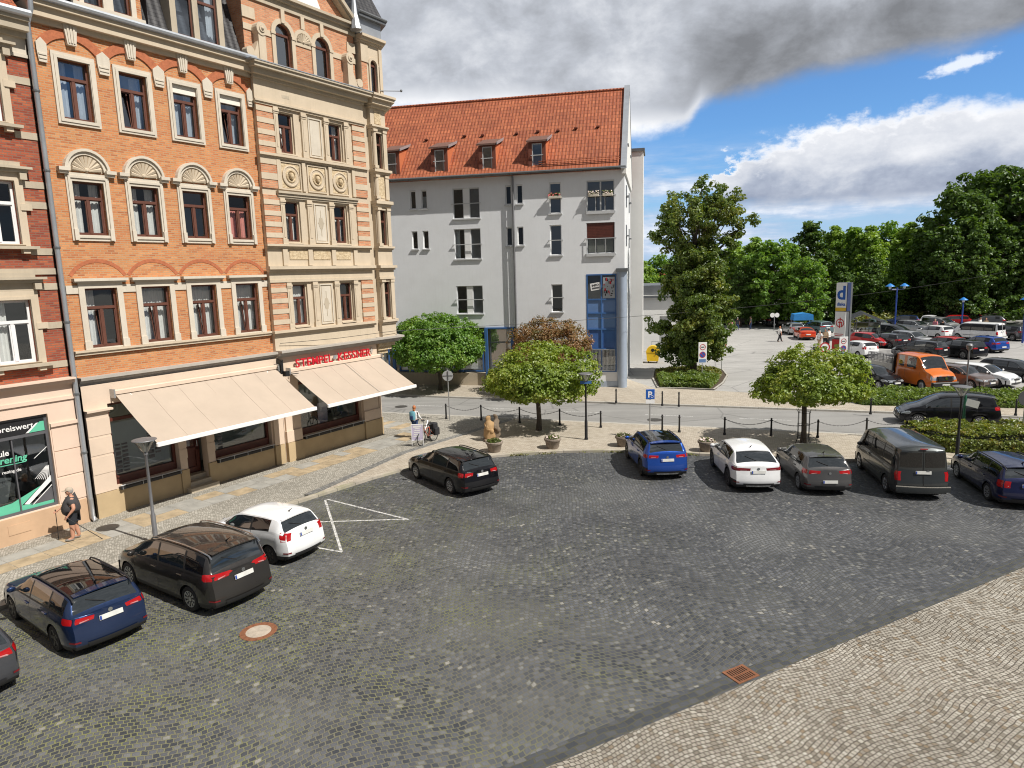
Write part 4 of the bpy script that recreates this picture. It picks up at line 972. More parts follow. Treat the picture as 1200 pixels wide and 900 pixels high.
# ------------------------------------------------------------------ the red brick house on the left
HC = thing('brick_house', 'dark red brick house with white window frames over a pink driving school front', 'house', OA, RZA)
YC = .06; CX0, CX1 = -24.0, -15.0
UCc = [-16.46,-19.3,-22.1]
def cw(z0,z1): return [(u-.56,u+.56,z0,z1) for u in UCc]
k2, k3, k4 = cw(5.98,8.04), cw(9.82,11.82), cw(13.62,15.55)
b = MB(); wall_holes(b, CX0, CX1, 5.3, 16.3, YC, k2+k3+k4, .2)
b.quad((CX0,YC,0),(CX0,13,0),(CX0,13,17),(CX0,YC,17)); b.quad((CX0,13,0),(CX1,13,0),(CX1,13,17),(CX0,13,17)); b.quad((CX1,YC,0),(CX1,YC,16.9),(CX1,YM,16.9),(CX1,YM,0))
b.build('brick_wall', M['brickred'], HC)
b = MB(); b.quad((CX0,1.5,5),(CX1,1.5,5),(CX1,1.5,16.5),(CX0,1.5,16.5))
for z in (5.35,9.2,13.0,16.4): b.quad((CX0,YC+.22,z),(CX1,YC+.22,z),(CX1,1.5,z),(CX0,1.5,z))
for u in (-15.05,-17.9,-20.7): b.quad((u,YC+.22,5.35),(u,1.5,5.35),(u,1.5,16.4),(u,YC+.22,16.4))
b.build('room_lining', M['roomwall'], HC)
for hs, ped, cur in ((k2,8.72,('left','sides','left')),(k3,12.22,(None,'sides',None)),(k4,16.0,('left','left','left'))):
    for h, c in zip(hs, cur):
        u = (h[0]+h[1])/2
        b = MB(); frame_box(b, h[0]-.24,h[1]+.24,h[2]-.04,h[3]+.3,.24,YC-.08,YC+.02,0,.04,.3); frame_box(b, h[0]-.1,h[1]+.1,h[2],h[3]+.12,.1,YC-.11,YC-.08,0,.02,.1)
        for s in (-1,1): b.box(u+s*.8-.17,u+s*.8+.17,YC-.12,YC-.001,h[2]+1.1,h[2]+1.3); b.box(u+s*.62-.1,u+s*.62+.1,YC-.2,YC-.001,h[2]-.28,h[2]-.14)
        wn = b.build('window', M['sand'], HC)
        b = MB(); b.box(u-.98,u+.98,YC-.28,YC-.001,h[2]-.14,h[2]-.045); b.build('sill', M['sandgrey'], wn)
        b = MB()
        if ped-h[3] > .6: b.box(u-.82,u+.82,YC-.06,YC-.001,h[3]+.302,ped-.12)
        b.box(u-.95,u+.95,YC-.2,YC-.001,ped-.12,ped-.02); b.box(u-1.05,u+1.05,YC-.32,YC-.001,ped-.018,ped+.06); b.box(u-.75,u+.75,YC-.2,YC-.001,ped+.062,ped+.2)
        for s in (-1,1): b.box(u+s*.8-.1,u+s*.8+.1,YC-.22,YC-.001,ped-.34,ped-.13)
        b.build('hood', M['sandgrey'], wn)
        sash_kit(wn, h[0],h[1],h[2],h[3],YC+.1,M['whiteframe'],M['glass'],.66,curtain=c,fw=.075)
xs = [CX0]+[v for u in sorted(UCc) for v in (u-.8,u+.8)]+[CX1]
for i in range(0,len(xs),2):
    for z in (7.05,8.35,11.0,11.65,14.9,9.5,5.72,13.2): b = MB(); b.box(xs[i],xs[i+1],YC-.03,YC-.0005,z,z+.22); b.build('stone_band', M['sandgrey'], HC)
b = MB(); b.box(CX0,CX1,YC-.06,YC-.0005,8.86,9.06); b.build('stone_band', M['sandgrey'], HC)
b = MB(); b.box(CX0,CX1,YC-.05,YC-.0005,15.72,16.3); b.box(CX0,CX1,YC-.1,YC-.0005,15.72,15.82); b.build('frieze', M['sandwhite'], HC)
b = MB(); b.box(CX0,CX1-.02,YC-.2,YC+.1,16.3,16.45); b.box(CX0,CX1-.02,YC-.45,YC+.1,16.452,16.72); b.box(CX0,CX1-.02,YC-.55,YC+.1,16.722,16.85); b.build('cornice', M['sandgrey'], HC)
b = MB(); b.tube([(CX0,YC-.58,16.95),(CX1,YC-.58,16.95)],.12,8); b.quad((CX0,YC-.5,17.0),(CX1,YC-.5,17.0),(CX1,YC,17.1),(CX0,YC,17.1)); b.build('gutter', M['zinc'], HC, 40)
b = MB(); b.quad((CX0,YC-.1,17.05),(CX1,YC-.1,17.05),(CX1,5,22),(CX0,5,22)); b.quad((CX0,13,17.05),(CX1,13,17.05),(CX1,5,22),(CX0,5,22)); b.tri((CX1,YC,17.05),(CX1,13,17.05),(CX1,5,22)); b.tri((CX0,YC,17.05),(CX0,13,17.05),(CX0,5,22)); b.build('roof', M['redtile'], HC)
# ground floor
SW = (-20.4,-15.88,1.0,4.22)
b = MB(); wall_holes(b, CX0, CX1, 0, 5.1, YC-.1, [SW], .3); b.quad((CX1,YC-.1,0),(CX1,YC-.1,5.1),(CX1,YM,5.1),(CX1,YM,0))
for z in (1.05,1.98,2.88): b.box(-15.84,CX1+.01,YC-.125,YC-.101,z,z+.86)
b.box(-15.86,CX1+.03,YC-.19,YC-.101,3.74,3.86); b.box(CX0,CX1+.02,YC-.16,YC-.101,4.6,4.72)
b.build('shop_front', M['pinkrender'], HC)
b = MB()
for z0,z1,o in ((5.1,5.18,.08),(5.18,5.3,.2),(5.3,5.36,.3)): b.box(CX0,CX1+.03,YC-.1-o,YC+.05,z0,z1-.002)
b.build('shop_cornice', M['pinkrender'], HC)
b = MB(); b.box(CX0,CX1+.015,YC-.14,YC-.101,0,.98); b.box(-17.5,-16.85,YC-.155,YC-.1405,.42,.75); b.build('plinth', M['plinthtan'], HC)
b = MB(); frame_box(b, SW[0],SW[1],1.0,4.22,.09,YC+.02,YC+.14); b.box(SW[0]+.09,SW[1]-.09,YC-.0,YC+.14,3.54,3.64); b.box(-17.0,-16.96,YC+.03,YC+.14,1.09,3.54); b.box(-18.6,-18.5,YC+.03,YC+.14,1.09,3.54)
swc = b.build('shop_window', M['greyfilm'], HC)
b = MB(); b.quad((SW[0]+.05,YC+.09,1.05),(SW[1]-.05,YC+.09,1.05),(SW[1]-.05,YC+.09,3.56),(SW[0]+.05,YC+.09,3.56)); b.build('pane', M['shopglass'], swc)
b = MB(); b.box(SW[0]+.09,SW[1]-.09,YC+.01,YC+.03,3.642,4.13); b.build('fascia_board', M['black'], swc)
yf = YC+.078
b = MB()
b.prism([(-18.6,1.06),(-15.97,1.06),(-15.97,1.2),(-16.93,1.26),(-16.3,1.78),(-17.2,1.42),(-18.6,1.3)][::-1], yf, yf+.004)
b.build('mint_film', M['mint'], swc); b = MB(); b.prism([(-16.5,3.66),(-15.98,3.66),(-15.98,3.98),(-16.1,3.98)], YC+.004, YC+.009); b.build('mint_film', M['mint'], swc)
for y_, L_ in ((yf-.004,[(-16.86,1.28),(-16.72,1.24),(-15.97,1.86),(-15.97,2.06)]),(yf-.004,[(-16.62,1.2),(-16.58,1.2),(-15.97,1.7),(-15.97,1.74)]),(YC+.001,[(-16.56,3.66),(-16.47,3.66),(-16.15,3.95),(-16.22,3.95)]),(yf-.002,[(-16.4,2.75),(-16.37,2.75),(-15.97,3.05),(-15.97,3.08)])): b = MB(); b.prism(L_, y_, y_+.003); b.build('white_film', M['white'], swc)
b = MB()
for k in range(8): b.prism([(-16.45+k*.06,2.05-.02*k),(-16.43+k*.06,2.05-.02*k),(-16.05+k*.01,2.42),(-16.07+k*.01,2.42)],yf-.002,yf+.001)
b.build('striped_film', M['white'], swc)
b = MB(); b.prism([(-16.7,1.2),(-15.97,1.2),(-15.97,1.66)],yf-.003,yf+.002); b.prism([(-18.6,1.3),(-17.2,1.42),(-17.0,2.2),(-17.6,2.35),(-18.6,2.4)][::-1],yf+.3,yf+.31); b.build('dark_film', M['greyfilm'], swc)
def sign_text(par, s, x1, z, size, y, mat, bold=.004, shear=0.0, name='lettering', align='RIGHT'):
    t_ = text_mb(s, size, .002, bold, align, shear); moved(t_, x1, y, z).build(name, mat, par)
sign_text(swc,'r.  preiswert',-16.3,3.82,.27,YC+.004,M['white'],.003)
sign_text(swc,'ule',-17.08,3.03,.26,yf-.004,M['white'],.005)
sign_text(swc,'rening',-16.6,2.78,.31,yf-.004,M['mint'],.008,.15)
sign_text(swc,'rening.de',-16.8,2.44,.15,yf-.004,M['white'],.002)
b = MB(); b.box(-17.6,-16.65,yf-.005,yf-.002,2.7,2.725); b.build('underline', M['mint'], swc)
room(HC,SW[0],SW[1]+.1,YC+.3,YC+3.0,.9,4.4,1.0,pm('school_wall',(.22,.22,.22),.9),M['dark'])
tag(HC, None)
# ------------------------------------------------------------------ the white apartment house
AZB = radians(102.0); OB = at(732,455); RZB = pi/2-AZB
HB = thing('apartment_house', 'white rendered apartment house with red tiled roof, dormers and blue corner glazing', 'house', OB, RZB)
dB = Vector((sin(AZB),cos(AZB),0)); nB = Vector((cos(AZB),-sin(AZB),0))
small = [(u,u+.44,z,z+1.3) for u in (-15.7,-14.84,-8.48,-7.62) for z in (13.34,10.42)]
big = [(-12.42,-10.42,12.5,14.62),(-12.42,-10.42,9.58,11.74),(-12.4,-10.4,5.55,7.6)]
right = [(-5.25,-4.43,12.55,14.65),(-5.25,-4.43,9.64,11.74),(-5.22,-4.42,5.58,7.56)]
wide = [(-2.62,-.7,12.58,14.64),(-2.65,-.68,9.66,11.78)]
YL = .19
left_h = [h for h in small if h[1] < -7.9] + big + [(-20.3,-18.3,12.5,14.62),(-20.3,-18.3,9.58,11.74),(-20.3,-18.3,5.55,7.6)]
right_h = [h for h in small if h[1] > -7.9] + right + wide
b = MB(); wall_holes(b, -26,-7.87,4.5,15.5,YL,left_h,.18); wall_holes(b, -7.87,0,0,15.5,0,right_h+[(-2.7,-.56,1.2,8.22)],.2)
b.quad((-7.87,0,0),(-7.87,YL,0),(-7.87,YL,15.5),(-7.87,0,15.5))
G = [(0,0),(0,15.5),(5.5,22.0),(11.0,15.5),(11.0,0)]
b.add([(0,y,z) for y,z in G], [(0,1,2,3,4)]); b.quad((-26,YL,0),(-26,11,0),(-26,11,15.5),(-26,YL,15.5)); b.tri((-26,0,15.5),(-26,11,15.5),(-26,5.5,21.6)); b.quad((-26,11,0),(0,11,0),(0,11,15.5),(-26,11,15.5)); b.quad((-26,YL,4.5),(-7.87,YL,4.5),(-7.87,.9,4.5),(-26,.9,4.5))
b.build('wall', M['whiterender'], HB)
b = MB(); b.quad((-26,.9,0),(-7.87,.9,0),(-7.87,.9,4.5),(-26,.9,4.5)); b.quad((-7.87,0,0),(-7.87,.9,0),(-7.87,.9,4.5),(-7.87,0,4.5)); b.box(-26,-10.2,.25,.898,0,1.05); b.build('recessed_shop_front', M['sandgrey'], HB)
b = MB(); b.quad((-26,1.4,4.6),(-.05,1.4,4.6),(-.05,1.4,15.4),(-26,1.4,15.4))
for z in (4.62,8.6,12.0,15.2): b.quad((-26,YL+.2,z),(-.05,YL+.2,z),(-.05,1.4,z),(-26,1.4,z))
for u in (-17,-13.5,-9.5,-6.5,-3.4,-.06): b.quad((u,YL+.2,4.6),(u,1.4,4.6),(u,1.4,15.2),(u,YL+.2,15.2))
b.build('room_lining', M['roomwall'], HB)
rail_m = pm('pale_rail', (.62,.63,.64), .45, .3, var=.05)
def bwin(h, y, kind, cur=None, flowers=False):
    x0,x1,z0,z1 = h
    b = MB(); b.box(x0-.08,x1+.08,y-.1,y+.02,z0-.09,z0-.003); b.box(x0-.005,x1+.005,y-.012,y+.0,z1+.001,z1+.03)
    wn = b.build('window', M['greyframe'], HB)
    if kind == 'small': sash_kit(wn,x0,x1,z0,z1,y+.1,M['whiteframe'],M['glassdim'],style='p',curtain=cur,fw=.06)
    elif kind == 'big':
        xa, xb = x0+.78, x0+1.22
        c = MB(); c.box(xa,xb,y+.06,y+.14,z0,z1); c.build('middle_panel', M['white'], wn)
        sash_kit(wn,x0,xa,z0,z1,y+.1,M['greyframe'],M['glassdim'],style='p',curtain=cur,fw=.05); sash_kit(wn,xb,x1,z0,z1,y+.1,M['greyframe'],M['glassdim'],style='p',fw=.05); c = MB(); c.box(xb+.05,x1-.05,y+.2,y+.21,z0+.05,z1-.05); c.build('grey_blind', M['lamppole'], wn)
    elif kind == 'one': sash_kit(wn,x0,x1,z0,z1,y+.1,M['whiteframe'],M['glassblue'] if cur is None else M['glassdim'],style='p',curtain=cur,fw=.06)
    elif kind == 'wide': sash_kit(wn,x0,x1,z0,z1,y+.1,M['greyframe'],M['glassblue'],style='m',fw=.06)
    elif kind == 'shutter':
        sash_kit(wn,x0,x1,z0,z1,y+.1,M['greyframe'],M['glassdim'],style='p',fw=.06); c = MB(); c.box(x0+.04,x1-.04,y+.06,y+.1,z0+1.08,z1)
        for i in range(9): c.box(x0+.04,x1-.04,y+.05,y+.06,z0+1.1+i*.11,z0+1.19+i*.11)
        c.build('roller_shutter', M['mahogany'], wn)
        for i in range(3): c = MB(); c.box(x0+.1+i*.62,x0+.62+i*.62,y+.2,y+.21,z0+.1,z0+1.0); c.build('blind', M['sandgrey'], wn)
    if kind != 'small':
        zr = z0+1.04; r = MB(); r.box(x0-.13,x1+.13,y-.13,y-.08,zr-.025,zr+.025); r.box(x0-.1,x0-.06,y-.13,y,zr-.02,zr+.02); r.box(x1+.06,x1+.1,y-.13,y,zr-.02,zr+.02)
        if kind in ('wide','shutter'):
            for i in range(4): xx = x0+(x1-x0)*i/3; r.box(xx-.02,xx+.02,y-.12,y-.09,z0,zr-.026)
            r.box(x0-.02,x1+.02,y-.13,y-.105,z0-.2,z0-.0)
        r.build('window_rail', rail_m, wn)
    return wn
for h in small:
    if h[0] < -7.87 and h[1] > -7.9: continue
    bwin(h, YL if h[1] < -7.9 else 0, 'small', None if RW.random() < .6 else 'low')
for i, h in enumerate(big+[g for g in left_h if g[0] < -18]): bwin(h, YL, 'big', 'left' if i == 1 else None)
for i, h in enumerate(right): bwin(h, 0, 'one', None if i < 2 else 'none')
bwin(wide[0], 0, 'wide'); bwin(wide[1], 0, 'shutter')
def flowerbox(x0,x1,z,y,label,red):
    t = thing('flower_box', label, 'flower box', OB, RZB); b = MB(); b.bbox(x0,x1,y-.32,y-.14,z-.16,z,.02); b.build('box', M['sandwhite'], t)
    r = random.Random(int(x0*100)); b = MB(); f = MB()
    for i in range(70):
        p = Vector((r.uniform(x0,x1),y-.23+r.gauss(0,.07),z+r.uniform(0,.22))); q = Vector((r.gauss(0,1),r.gauss(0,1),r.gauss(0,1))).normalized()*.06; w = q.orthogonal().normalized()*.05
        (b if r.random() < .6 else f).quad(p-q,p-w,p+q,p+w)
    b.build('leaves', M['leafbush'], t); f.build('blossom', M['redflower'] if red else M['paleflower'], t)
# dormers
for i, u in enumerate((-17.0,-13.3,-9.72,-6.1)):
    b = MB(); y0 = .12
    b.box(u-.62,u-.36,y0,y0+.1,15.62,17.5); b.box(u+.36,u+.62,y0,y0+.1,15.62,17.5); b.box(u-.36,u+.36,y0,y0+.1,17.42,17.5)
    dmr = b.build('dormer', M['dormerfront'], HB)
    b = MB(); 
    for s in (-1,1): x = u+s*.62; b.add([(x,y0+.1,15.6),(x,y0+.1,17.5),(x,2.3,18.0)], [(0,1,2)])
    b.build('cheek', M['dormercheek'], dmr)
    b = MB(); b.add([(u-.74,y0-.12,17.5),(u+.74,y0-.12,17.5),(u+.74,2.5,18.25),(u-.74,2.5,18.25),(u-.74,y0-.12,17.62),(u+.74,y0-.12,17.62),(u+.74,2.5,18.37),(u-.74,2.5,18.37)],[(3,2,1,0),(4,5,6,7),(0,1,5,4),(1,2,6,5),(2,3,7,6),(3,0,4,7)]); b.build('dormer_roof', M['dormerroof'], dmr)
    b = MB(); b.prism([(u+.74,17.6),(u+.80,17.6),(u+.80,17.66),(u+.74,17.66)],y0-.15,y0-.12); b.add([(u+.745,y0-.13,17.5),(u+.78,y0-.13,17.5),(u+.78,2.4,18.22),(u+.745,2.4,18.22),(u+.745,y0-.13,17.68),(u+.78,y0-.13,17.68),(u+.78,2.4,18.4),(u+.745,2.4,18.4)],[(3,2,1,0),(4,5,6,7),(0,1,5,4),(1,2,6,5),(2,3,7,6),(3,0,4,7)]); b.build('verge_flashing', M['zinc'], dmr)
    sash_kit(dmr,u-.36,u+.36,15.66,17.42,y0+.04,M['greyframe'],M['glassblue'],style='p',fw=.06)
    b = MB(); b.box(u-.44,u+.44,y0-.1,y0-.06,16.58,16.63); b.box(u-.44,u-.4,y0-.1,y0,16.59,16.62); b.box(u+.4,u+.44,y0-.1,y0,16.59,16.62); b.build('window_rail', rail_m, dmr)
    b = MB(); b.quad((u-.5,y0+.9,15.6),(u+.5,y0+.9,15.6),(u+.5,y0+.9,17.8),(u-.5,y0+.9,17.8)); b.build('lining', M['dark'], dmr)
b = MB(); b.quad((-26,-.33,15.36),(-.2,-.33,15.36),(-.2,5.5,21.85),(-26,5.5,21.85)); b.quad((-26,11.3,15.36),(-26,5.5,21.85),(-.2,5.5,21.85),(-.2,11.3,15.36)); b.quad((-26,-.33,15.3),(-.2,-.33,15.3),(-.2,.1,15.3),(-26,.1,15.3))
b.tube([(-26,5.5,21.86),(-.2,5.5,21.86)],.12,8); b.build('roof', M['redtile'], HB)
b = MB(); b.tube([(-26,-.42,15.42),(.1,-.42,15.42)],.09,8); b.build('gutter', M['zincdark'], HB, 40)
b = MB(); b.box(-6.0,-.3,-.02,.06,16.0,16.04); b.box(-6.0,-.3,.08,.14,16.16,16.2); b.build('snow_guard', M['redtile'], HB)
for x,z in [(-15,18.6),(-12,18.7),(-10.6,18.65),(-8,18.6),(-6.4,18.65),(-3.6,18.7),(-2.0,18.7),(-4.9,18.6)]:
    yy = -.33+(z-15.36)/6.49*5.83; b = MB(); b.box(x-.12,x+.12,yy-.2,yy+.05,z,z+.09); b.build('roof_vent', M['dormerfront'], HB)
b = MB()
GP = [(-.48,15.2),(-.48,15.75),(5.5,22.35),(11.5,15.75),(11.5,15.2),(5.5,21.7)]
b.prism([(-.3,15.45),(5.5,21.95),(11.3,15.45),(11.3,15.0),(-.3,15.0)], -.2, .12, 0, 'x'); b.build('gable_parapet', M['whitewall'], HB)
b = MB(); b.add([(-.24,-.5,15.3),(.16,-.5,15.3),(.16,5.5,22.05),(-.24,5.5,22.05),(-.24,-.5,15.42),(.16,-.5,15.42),(.16,5.5,22.13),(-.24,5.5,22.13)],[(3,2,1,0),(4,5,6,7),(0,1,5,4),(1,2,6,5),(2,3,7,6),(3,0,4,7)]); b.add([(-.24,11.6,15.3),(.16,11.6,15.3),(.16,5.5,22.05),(-.24,5.5,22.05),(-.24,11.6,15.42),(.16,11.6,15.42),(.16,5.5,22.13),(-.24,5.5,22.13)],[(0,1,2,3),(7,6,5,4),(4,5,1,0),(5,6,2,1),(6,7,3,2),(7,4,0,3)]); b.build('parapet_cap', M['zinc'], HB)
b = MB(); b.cyl((-7.87,-.09,15.3),(-7.87,-.09,.3),.07,n=8); b.build('drainpipe', M['lamppole'], HB, 40)
# side wall windows (seen edge on)
b = MB()
for z in (13.0,10.2,16.6):
    for y in (2.2,7.5): b.box(.001,.05,y,y+.9,z,z+1.5); b.box(.05,.2,y-.1,y+1.0,z+.7,z+.76)
b.build('side_window', M['zincdark'], HB)
# stair slab at the back
PS = at(753,427); us = (PS-OB).dot(dB); ds = -(PS-OB).dot(nB); zs_ = height_at(PS,177)
b = MB(); b.box(-1.5,us,ds,ds+2.6,0,zs_); b.build('stair_tower', M['whitewall'], HB); b = MB(); b.box(-1.5,us+.12,ds-.12,ds+2.8,zs_,zs_+.25); b.build('tower_cap', M['zincdark'], HB)
# blue corner glazing and the column
b = MB(); frame_box(b,-2.7,-.56,1.2,8.22,.09,-.02,.1); b.box(-1.68,-1.58,-.02,.1,1.29,8.13)
for z in (6.43,5.45,4.3,2.87): b.box(-2.61,-1.68,-.02,.1,z-.05,z+.05); b.box(-1.58,-.65,-.02,.1,z-.05,z+.05)
cg = b.build('corner_glazing', M['bluepaint'], HB)
for k, (z0,z1,mm) in enumerate(((6.48,8.13,M['glass']),(5.5,6.38,M['bluepanel2']),(4.35,5.4,M['bluepanel2']),(2.92,4.25,M['bluepanel']),(1.29,2.82,M['glassblue']))):
    for x0,x1 in ((-2.61,-1.68),(-1.58,-.65)): b = MB(); b.quad((x0,.05,z0),(x1,.05,z0),(x1,.05,z1),(x0,.05,z1)); b.build('pane', mm, cg)
b = MB(); b.quad((-2.7,.5,1.2),(-.5,.5,1.2),(-.5,.5,8.3),(-2.7,.5,8.3)); b.build('lining', M['roomwall'], cg)
b = MB(); b.box(-2.5,-.7,-.1,-.06,2.8,2.85); b.box(-2.5,-.7,-.1,-.06,1.3,1.34)
for i in range(19): x = -2.48+i*.098; b.box(x-.012,x+.012,-.09,-.07,1.34,2.8)
b.build('railing', M['steel'], cg)
def tilted_card(par,x,z,w,h,y,rot,mat,txt):
    b = MB(); b.box(-w/2,w/2,-.006,.004,-h/2,h/2); t = text_mb(txt,h*.42,.002,.006); R = Matrix.Translation((x,y,z)) @ Matrix.Rotation(rot,4,'Y')
    c = b.xf(R).build('card', mat, par); moved(t,0,-.012,.02).xf(R).build('lettering', M['black'], par); d = MB(); d.box(-w*.36,w*.36,-.014,-.007,-h*.32,-h*.1); d.xf(R).build('bar', M['greyfilm'], par)
tilted_card(cg,-2.05,7.35,.72,.52,.03,radians(-9),M['white'],'INFO')
b = MB(); b.box(-1.52,-.7,.025,.035,6.52,8.0); pc = b.build('poster', M['zinc'], cg)
rp = random.Random(5); b = MB(); c = MB()
for i in range(26):
    x = rp.uniform(-1.48,-.8); z = rp.uniform(6.6,7.8); w = rp.uniform(.04,.14)
    (b if i % 3 else c).box(x,min(x+w,-.72),.018-.0001*i,.0245,z,z+rp.uniform(.06,.22))
b.build('dark_shape', M['black'], pc); c.build('red_shape', M['redletter'], pc)
b = MB(); b.lathe([(.34,0),(.34,8.35)],(-.17,-.06,0),20); colm = b.build('round_column', M['metalcol'], HB, 40); b = MB(); b.bbox(-.58,.26,-.5,.1,8.35,8.6,.03); b.build('column_cap', M['zincdark'], HB)
b = MB(); b.box(-7.87,-.5,-.03,-.001,0,.5); b.build('wall_base', M['metalcol'], HB)
wn_ = [o for o in HB.children if o.name.startswith('window')]
# shop fronts in the recess behind the trees
for x0,x1 in ((-21,-18.2),(-17.4,-15.0),(-14.6,-12.9),(-12.6,-10.6)):
    b = MB(); frame_box(b,x0,x1,1.1,4.3,.1,.6,.72); w = b.build('shop_window', M['bluepaint'], HB); b = MB(); b.quad((x0,.7,1.1),(x1,.7,1.1),(x1,.7,4.3),(x0,.7,4.3)); b.build('pane', M['glass'], w)
    b = MB(); b.box(x0+.3,x1-.3,.74,.76,1.3,2.6); b.build('poster', M['white'], w)
for x in (-10.22,-8.22,-17.6): b = MB(); b.box(x-.11,x+.11,.0,.2,0,4.45); b.build('blue_post', M['bluepaint'], HB)
b = MB(); frame_box(b,-10.08,-8.33,.3,4.4,.09,.5,.62); b.box(-9.99,-8.42,.5,.62,3.3,3.4); dd_ = b.build('entrance', M['zincdark'], HB); b = MB(); b.quad((-10,.57,.3),(-8.4,.57,.3),(-8.4,.57,4.35),(-10,.57,4.35)); b.build('pane', M['glassblue'], dd_)
b = MB(); b.box(-10.3,-8.1,.1,.9,4.4,4.5); b.build('entrance_lintel', M['bluepaint'], HB)
# ------------------------------------------------------------------ low supermarket behind and far roofs
HS = thing('supermarket', 'low white supermarket with dark flat roof edge half hidden behind the big tree', 'shop', OB, RZB)
PB = at(775,411); ub = (PB-OB).dot(dB); db = -(PB-OB).dot(nB); zt_ = height_at(PB,346)
b = MB(); u0, u1 = ub-3.0, ub+5.2
wall_holes(b,u0,u1,0,zt_,db,[(ub-.2,ub+1.0,.1,3.6),(ub+1.6,ub+4.4,.6,3.2)],.5); b.quad((u0,db,0),(u0,db+16,0),(u0,db+16,zt_),(u0,db,zt_)); b.quad((u1,db,0),(u1,db+16,0),(u1,db+16,zt_),(u1,db,zt_)); b.quad((u0,db,zt_-.01),(u1,db,zt_-.01),(u1,db+16,zt_-.01),(u0,db+16,zt_-.01))
b.build('wall', M['whitewall'], HS)
b = MB(); b.box(u0-.3,u1+.3,db-.35,db-.001,zt_-.25,zt_); b.box(u0,u1,db+1.0,db+14,zt_,zt_+1.0); b.build('roof_edge', M['zincdark'], HS)
b = MB(); b.box(ub-.2,ub+1.0,db+.5,db+.6,0,3.7); b.box(ub+1.6,ub+4.4,db+.45,db+.5,.6,3.3); b.build('glazing', M['greyframe'], HS)
b = MB(); b.box(ub-1.0,ub-.95,db-1.0,db-.95,0,1.1); b.box(ub+1.2,ub+1.25,db-1.0,db-.95,0,1.1); b.box(ub-1.0,ub+1.25,db-1.0,db-.95,1.05,1.1); b.box(ub-1.0,ub+1.25,db-1.0,db-.95,.55,.6); b.build('handrail', M['steel'], HS)
def farhouse(px, Y, w, h, d, rz, label):
    c = Vector(((px-600)/FPX*Y*1.02, Y, 0)); t = thing('house', label, 'house', c, rz)
    b = MB(); b.box(-w/2,w/2,-d/2,d/2,0,h*.6)
    for s in (-1,1): b.tri((s*w/2,-d/2,h*.6),(s*w/2,d/2,h*.6),(s*w/2,0,h))
    b.build('wall', M['whitewall'], t); b = MB()
    for s in (-1,1): b.quad((-w/2-.4,s*(d/2+.4),h*.57),(w/2+.4,s*(d/2+.4),h*.57),(w/2+.4,0,h+.02),(-w/2-.4,0,h+.02))
    b.build('roof', M['redtile'], t)
    b = MB(); b.box(-w*.3,-w*.2,-.4,.4,h*.8,h+1.0); b.build('chimney', M['archbrick'], t)
farhouse(772,140,14,7.7,9,radians(-8),'distant house with dull red roof between the white stair tower and the big tree')
farhouse(852,150,10,7.6,9,radians(20),'distant red roofed house just right of the big tree crown')
flowerbox(-5.3,-4.38,13.72,0,'flower box with red blossoms on the rail of a white house window',True)
flowerbox(-2.5,-1.75,13.72,0,'flower box with pale blossoms left on the widest window rail',False)
flowerbox(-1.5,-.8,13.72,0,'flower box mostly green right on the widest window rail',False)
# ------------------------------------------------------------------ vehicles
def carpaint(name, col, metal=.35, rough=.32):
    m, t, b = base_mat(name); co = obj_co(t)
    n = t.noise(co, 1.6, 4, .6); f = t.maprange(n, .3, .7, .93, 1.06)
    t.l.new(t.mix(1, col, t.comb(f,f,f), 'MULTIPLY'), b.inputs['Base Color']); b.inputs['Metallic'].default_value = metal
    d = t.noise(co, 14, 4, .7); t.l.new(t.maprange(d, .3, .7, rough*.85, rough*1.25), b.inputs['Roughness'])
    b.inputs['Coat Weight'].default_value = .9; b.inputs['Coat Roughness'].default_value = .03; b.inputs['Specular IOR Level'].default_value = .15
    return m
def plain(name, col, rough, metal=0.0, spec=.5):
    m, t, b = base_mat(name); co = obj_co(t); n = t.noise(co, 6, 3); f = t.maprange(n, .3, .7, .9, 1.1)
    t.l.new(t.mix(1, col, t.comb(f,f,f), 'MULTIPLY'), b.inputs['Base Color']); b.inputs['Roughness'].default_value = rough; b.inputs['Metallic'].default_value = metal; b.inputs['Specular IOR Level'].default_value = spec
    return m
M['cglass'] = plain('car_glass', (.012,.016,.018), .02, 0, 1.0)
M['cglass'].node_tree.nodes['Principled BSDF'].inputs['IOR'].default_value = 1.75
M['ctint'] = plain('tinted_car_glass', (.006,.006,.007), .03, 0, .7)
M['ctrim'] = plain('black_car_trim', (.018,.018,.019), .55)
M['cunder'] = plain('car_underbody', (.008,.008,.008), .9)
M['tyre'] = plain('tyre_rubber', (.020,.020,.021), .8)
M['rim'] = plain('alloy_rim', (.52,.53,.55), .3, .8)
M['rimdark'] = plain('dark_rim', (.045,.045,.05), .35, .5)
M['tail'] = plain('red_tail_lens', (.40,.008,.010), .12, 0, .7)
M['taildark'] = plain('dark_red_lens', (.16,.006,.010), .12, 0, .7)
M['lenspale'] = plain('pale_pink_lens', (.48,.25,.25), .12, 0, .7)
M['head'] = plain('clear_headlamp', (.42,.45,.48), .08, .4, .8)
M['plate'] = plain('number_plate', (.66,.66,.63), .5); M['plateblue'] = plain('plate_blue', (.02,.06,.32), .5)
M['chrome'] = plain('chrome', (.62,.63,.64), .12, 1.0)
P = {}
def paint(k, c, metal=.35, rough=.32): P[k] = carpaint(k, c, metal, rough)
paint('white_paint', (.78,.79,.80), 0, .35); paint('dark_blue_paint', (.014,.030,.085), .45); paint('grey_brown_paint', (.040,.037,.035), .5); paint('black_paint', (.004,.004,.006), .1)
paint('blue_paint_bright', (.018,.075,.36), .4); paint('mid_grey_paint', (.125,.122,.122), .6); paint('van_grey_paint', (.052,.058,.060), .5); paint('navy_paint', (.012,.016,.060), .3); paint('steel_grey_paint', (.085,.088,.10), .6)
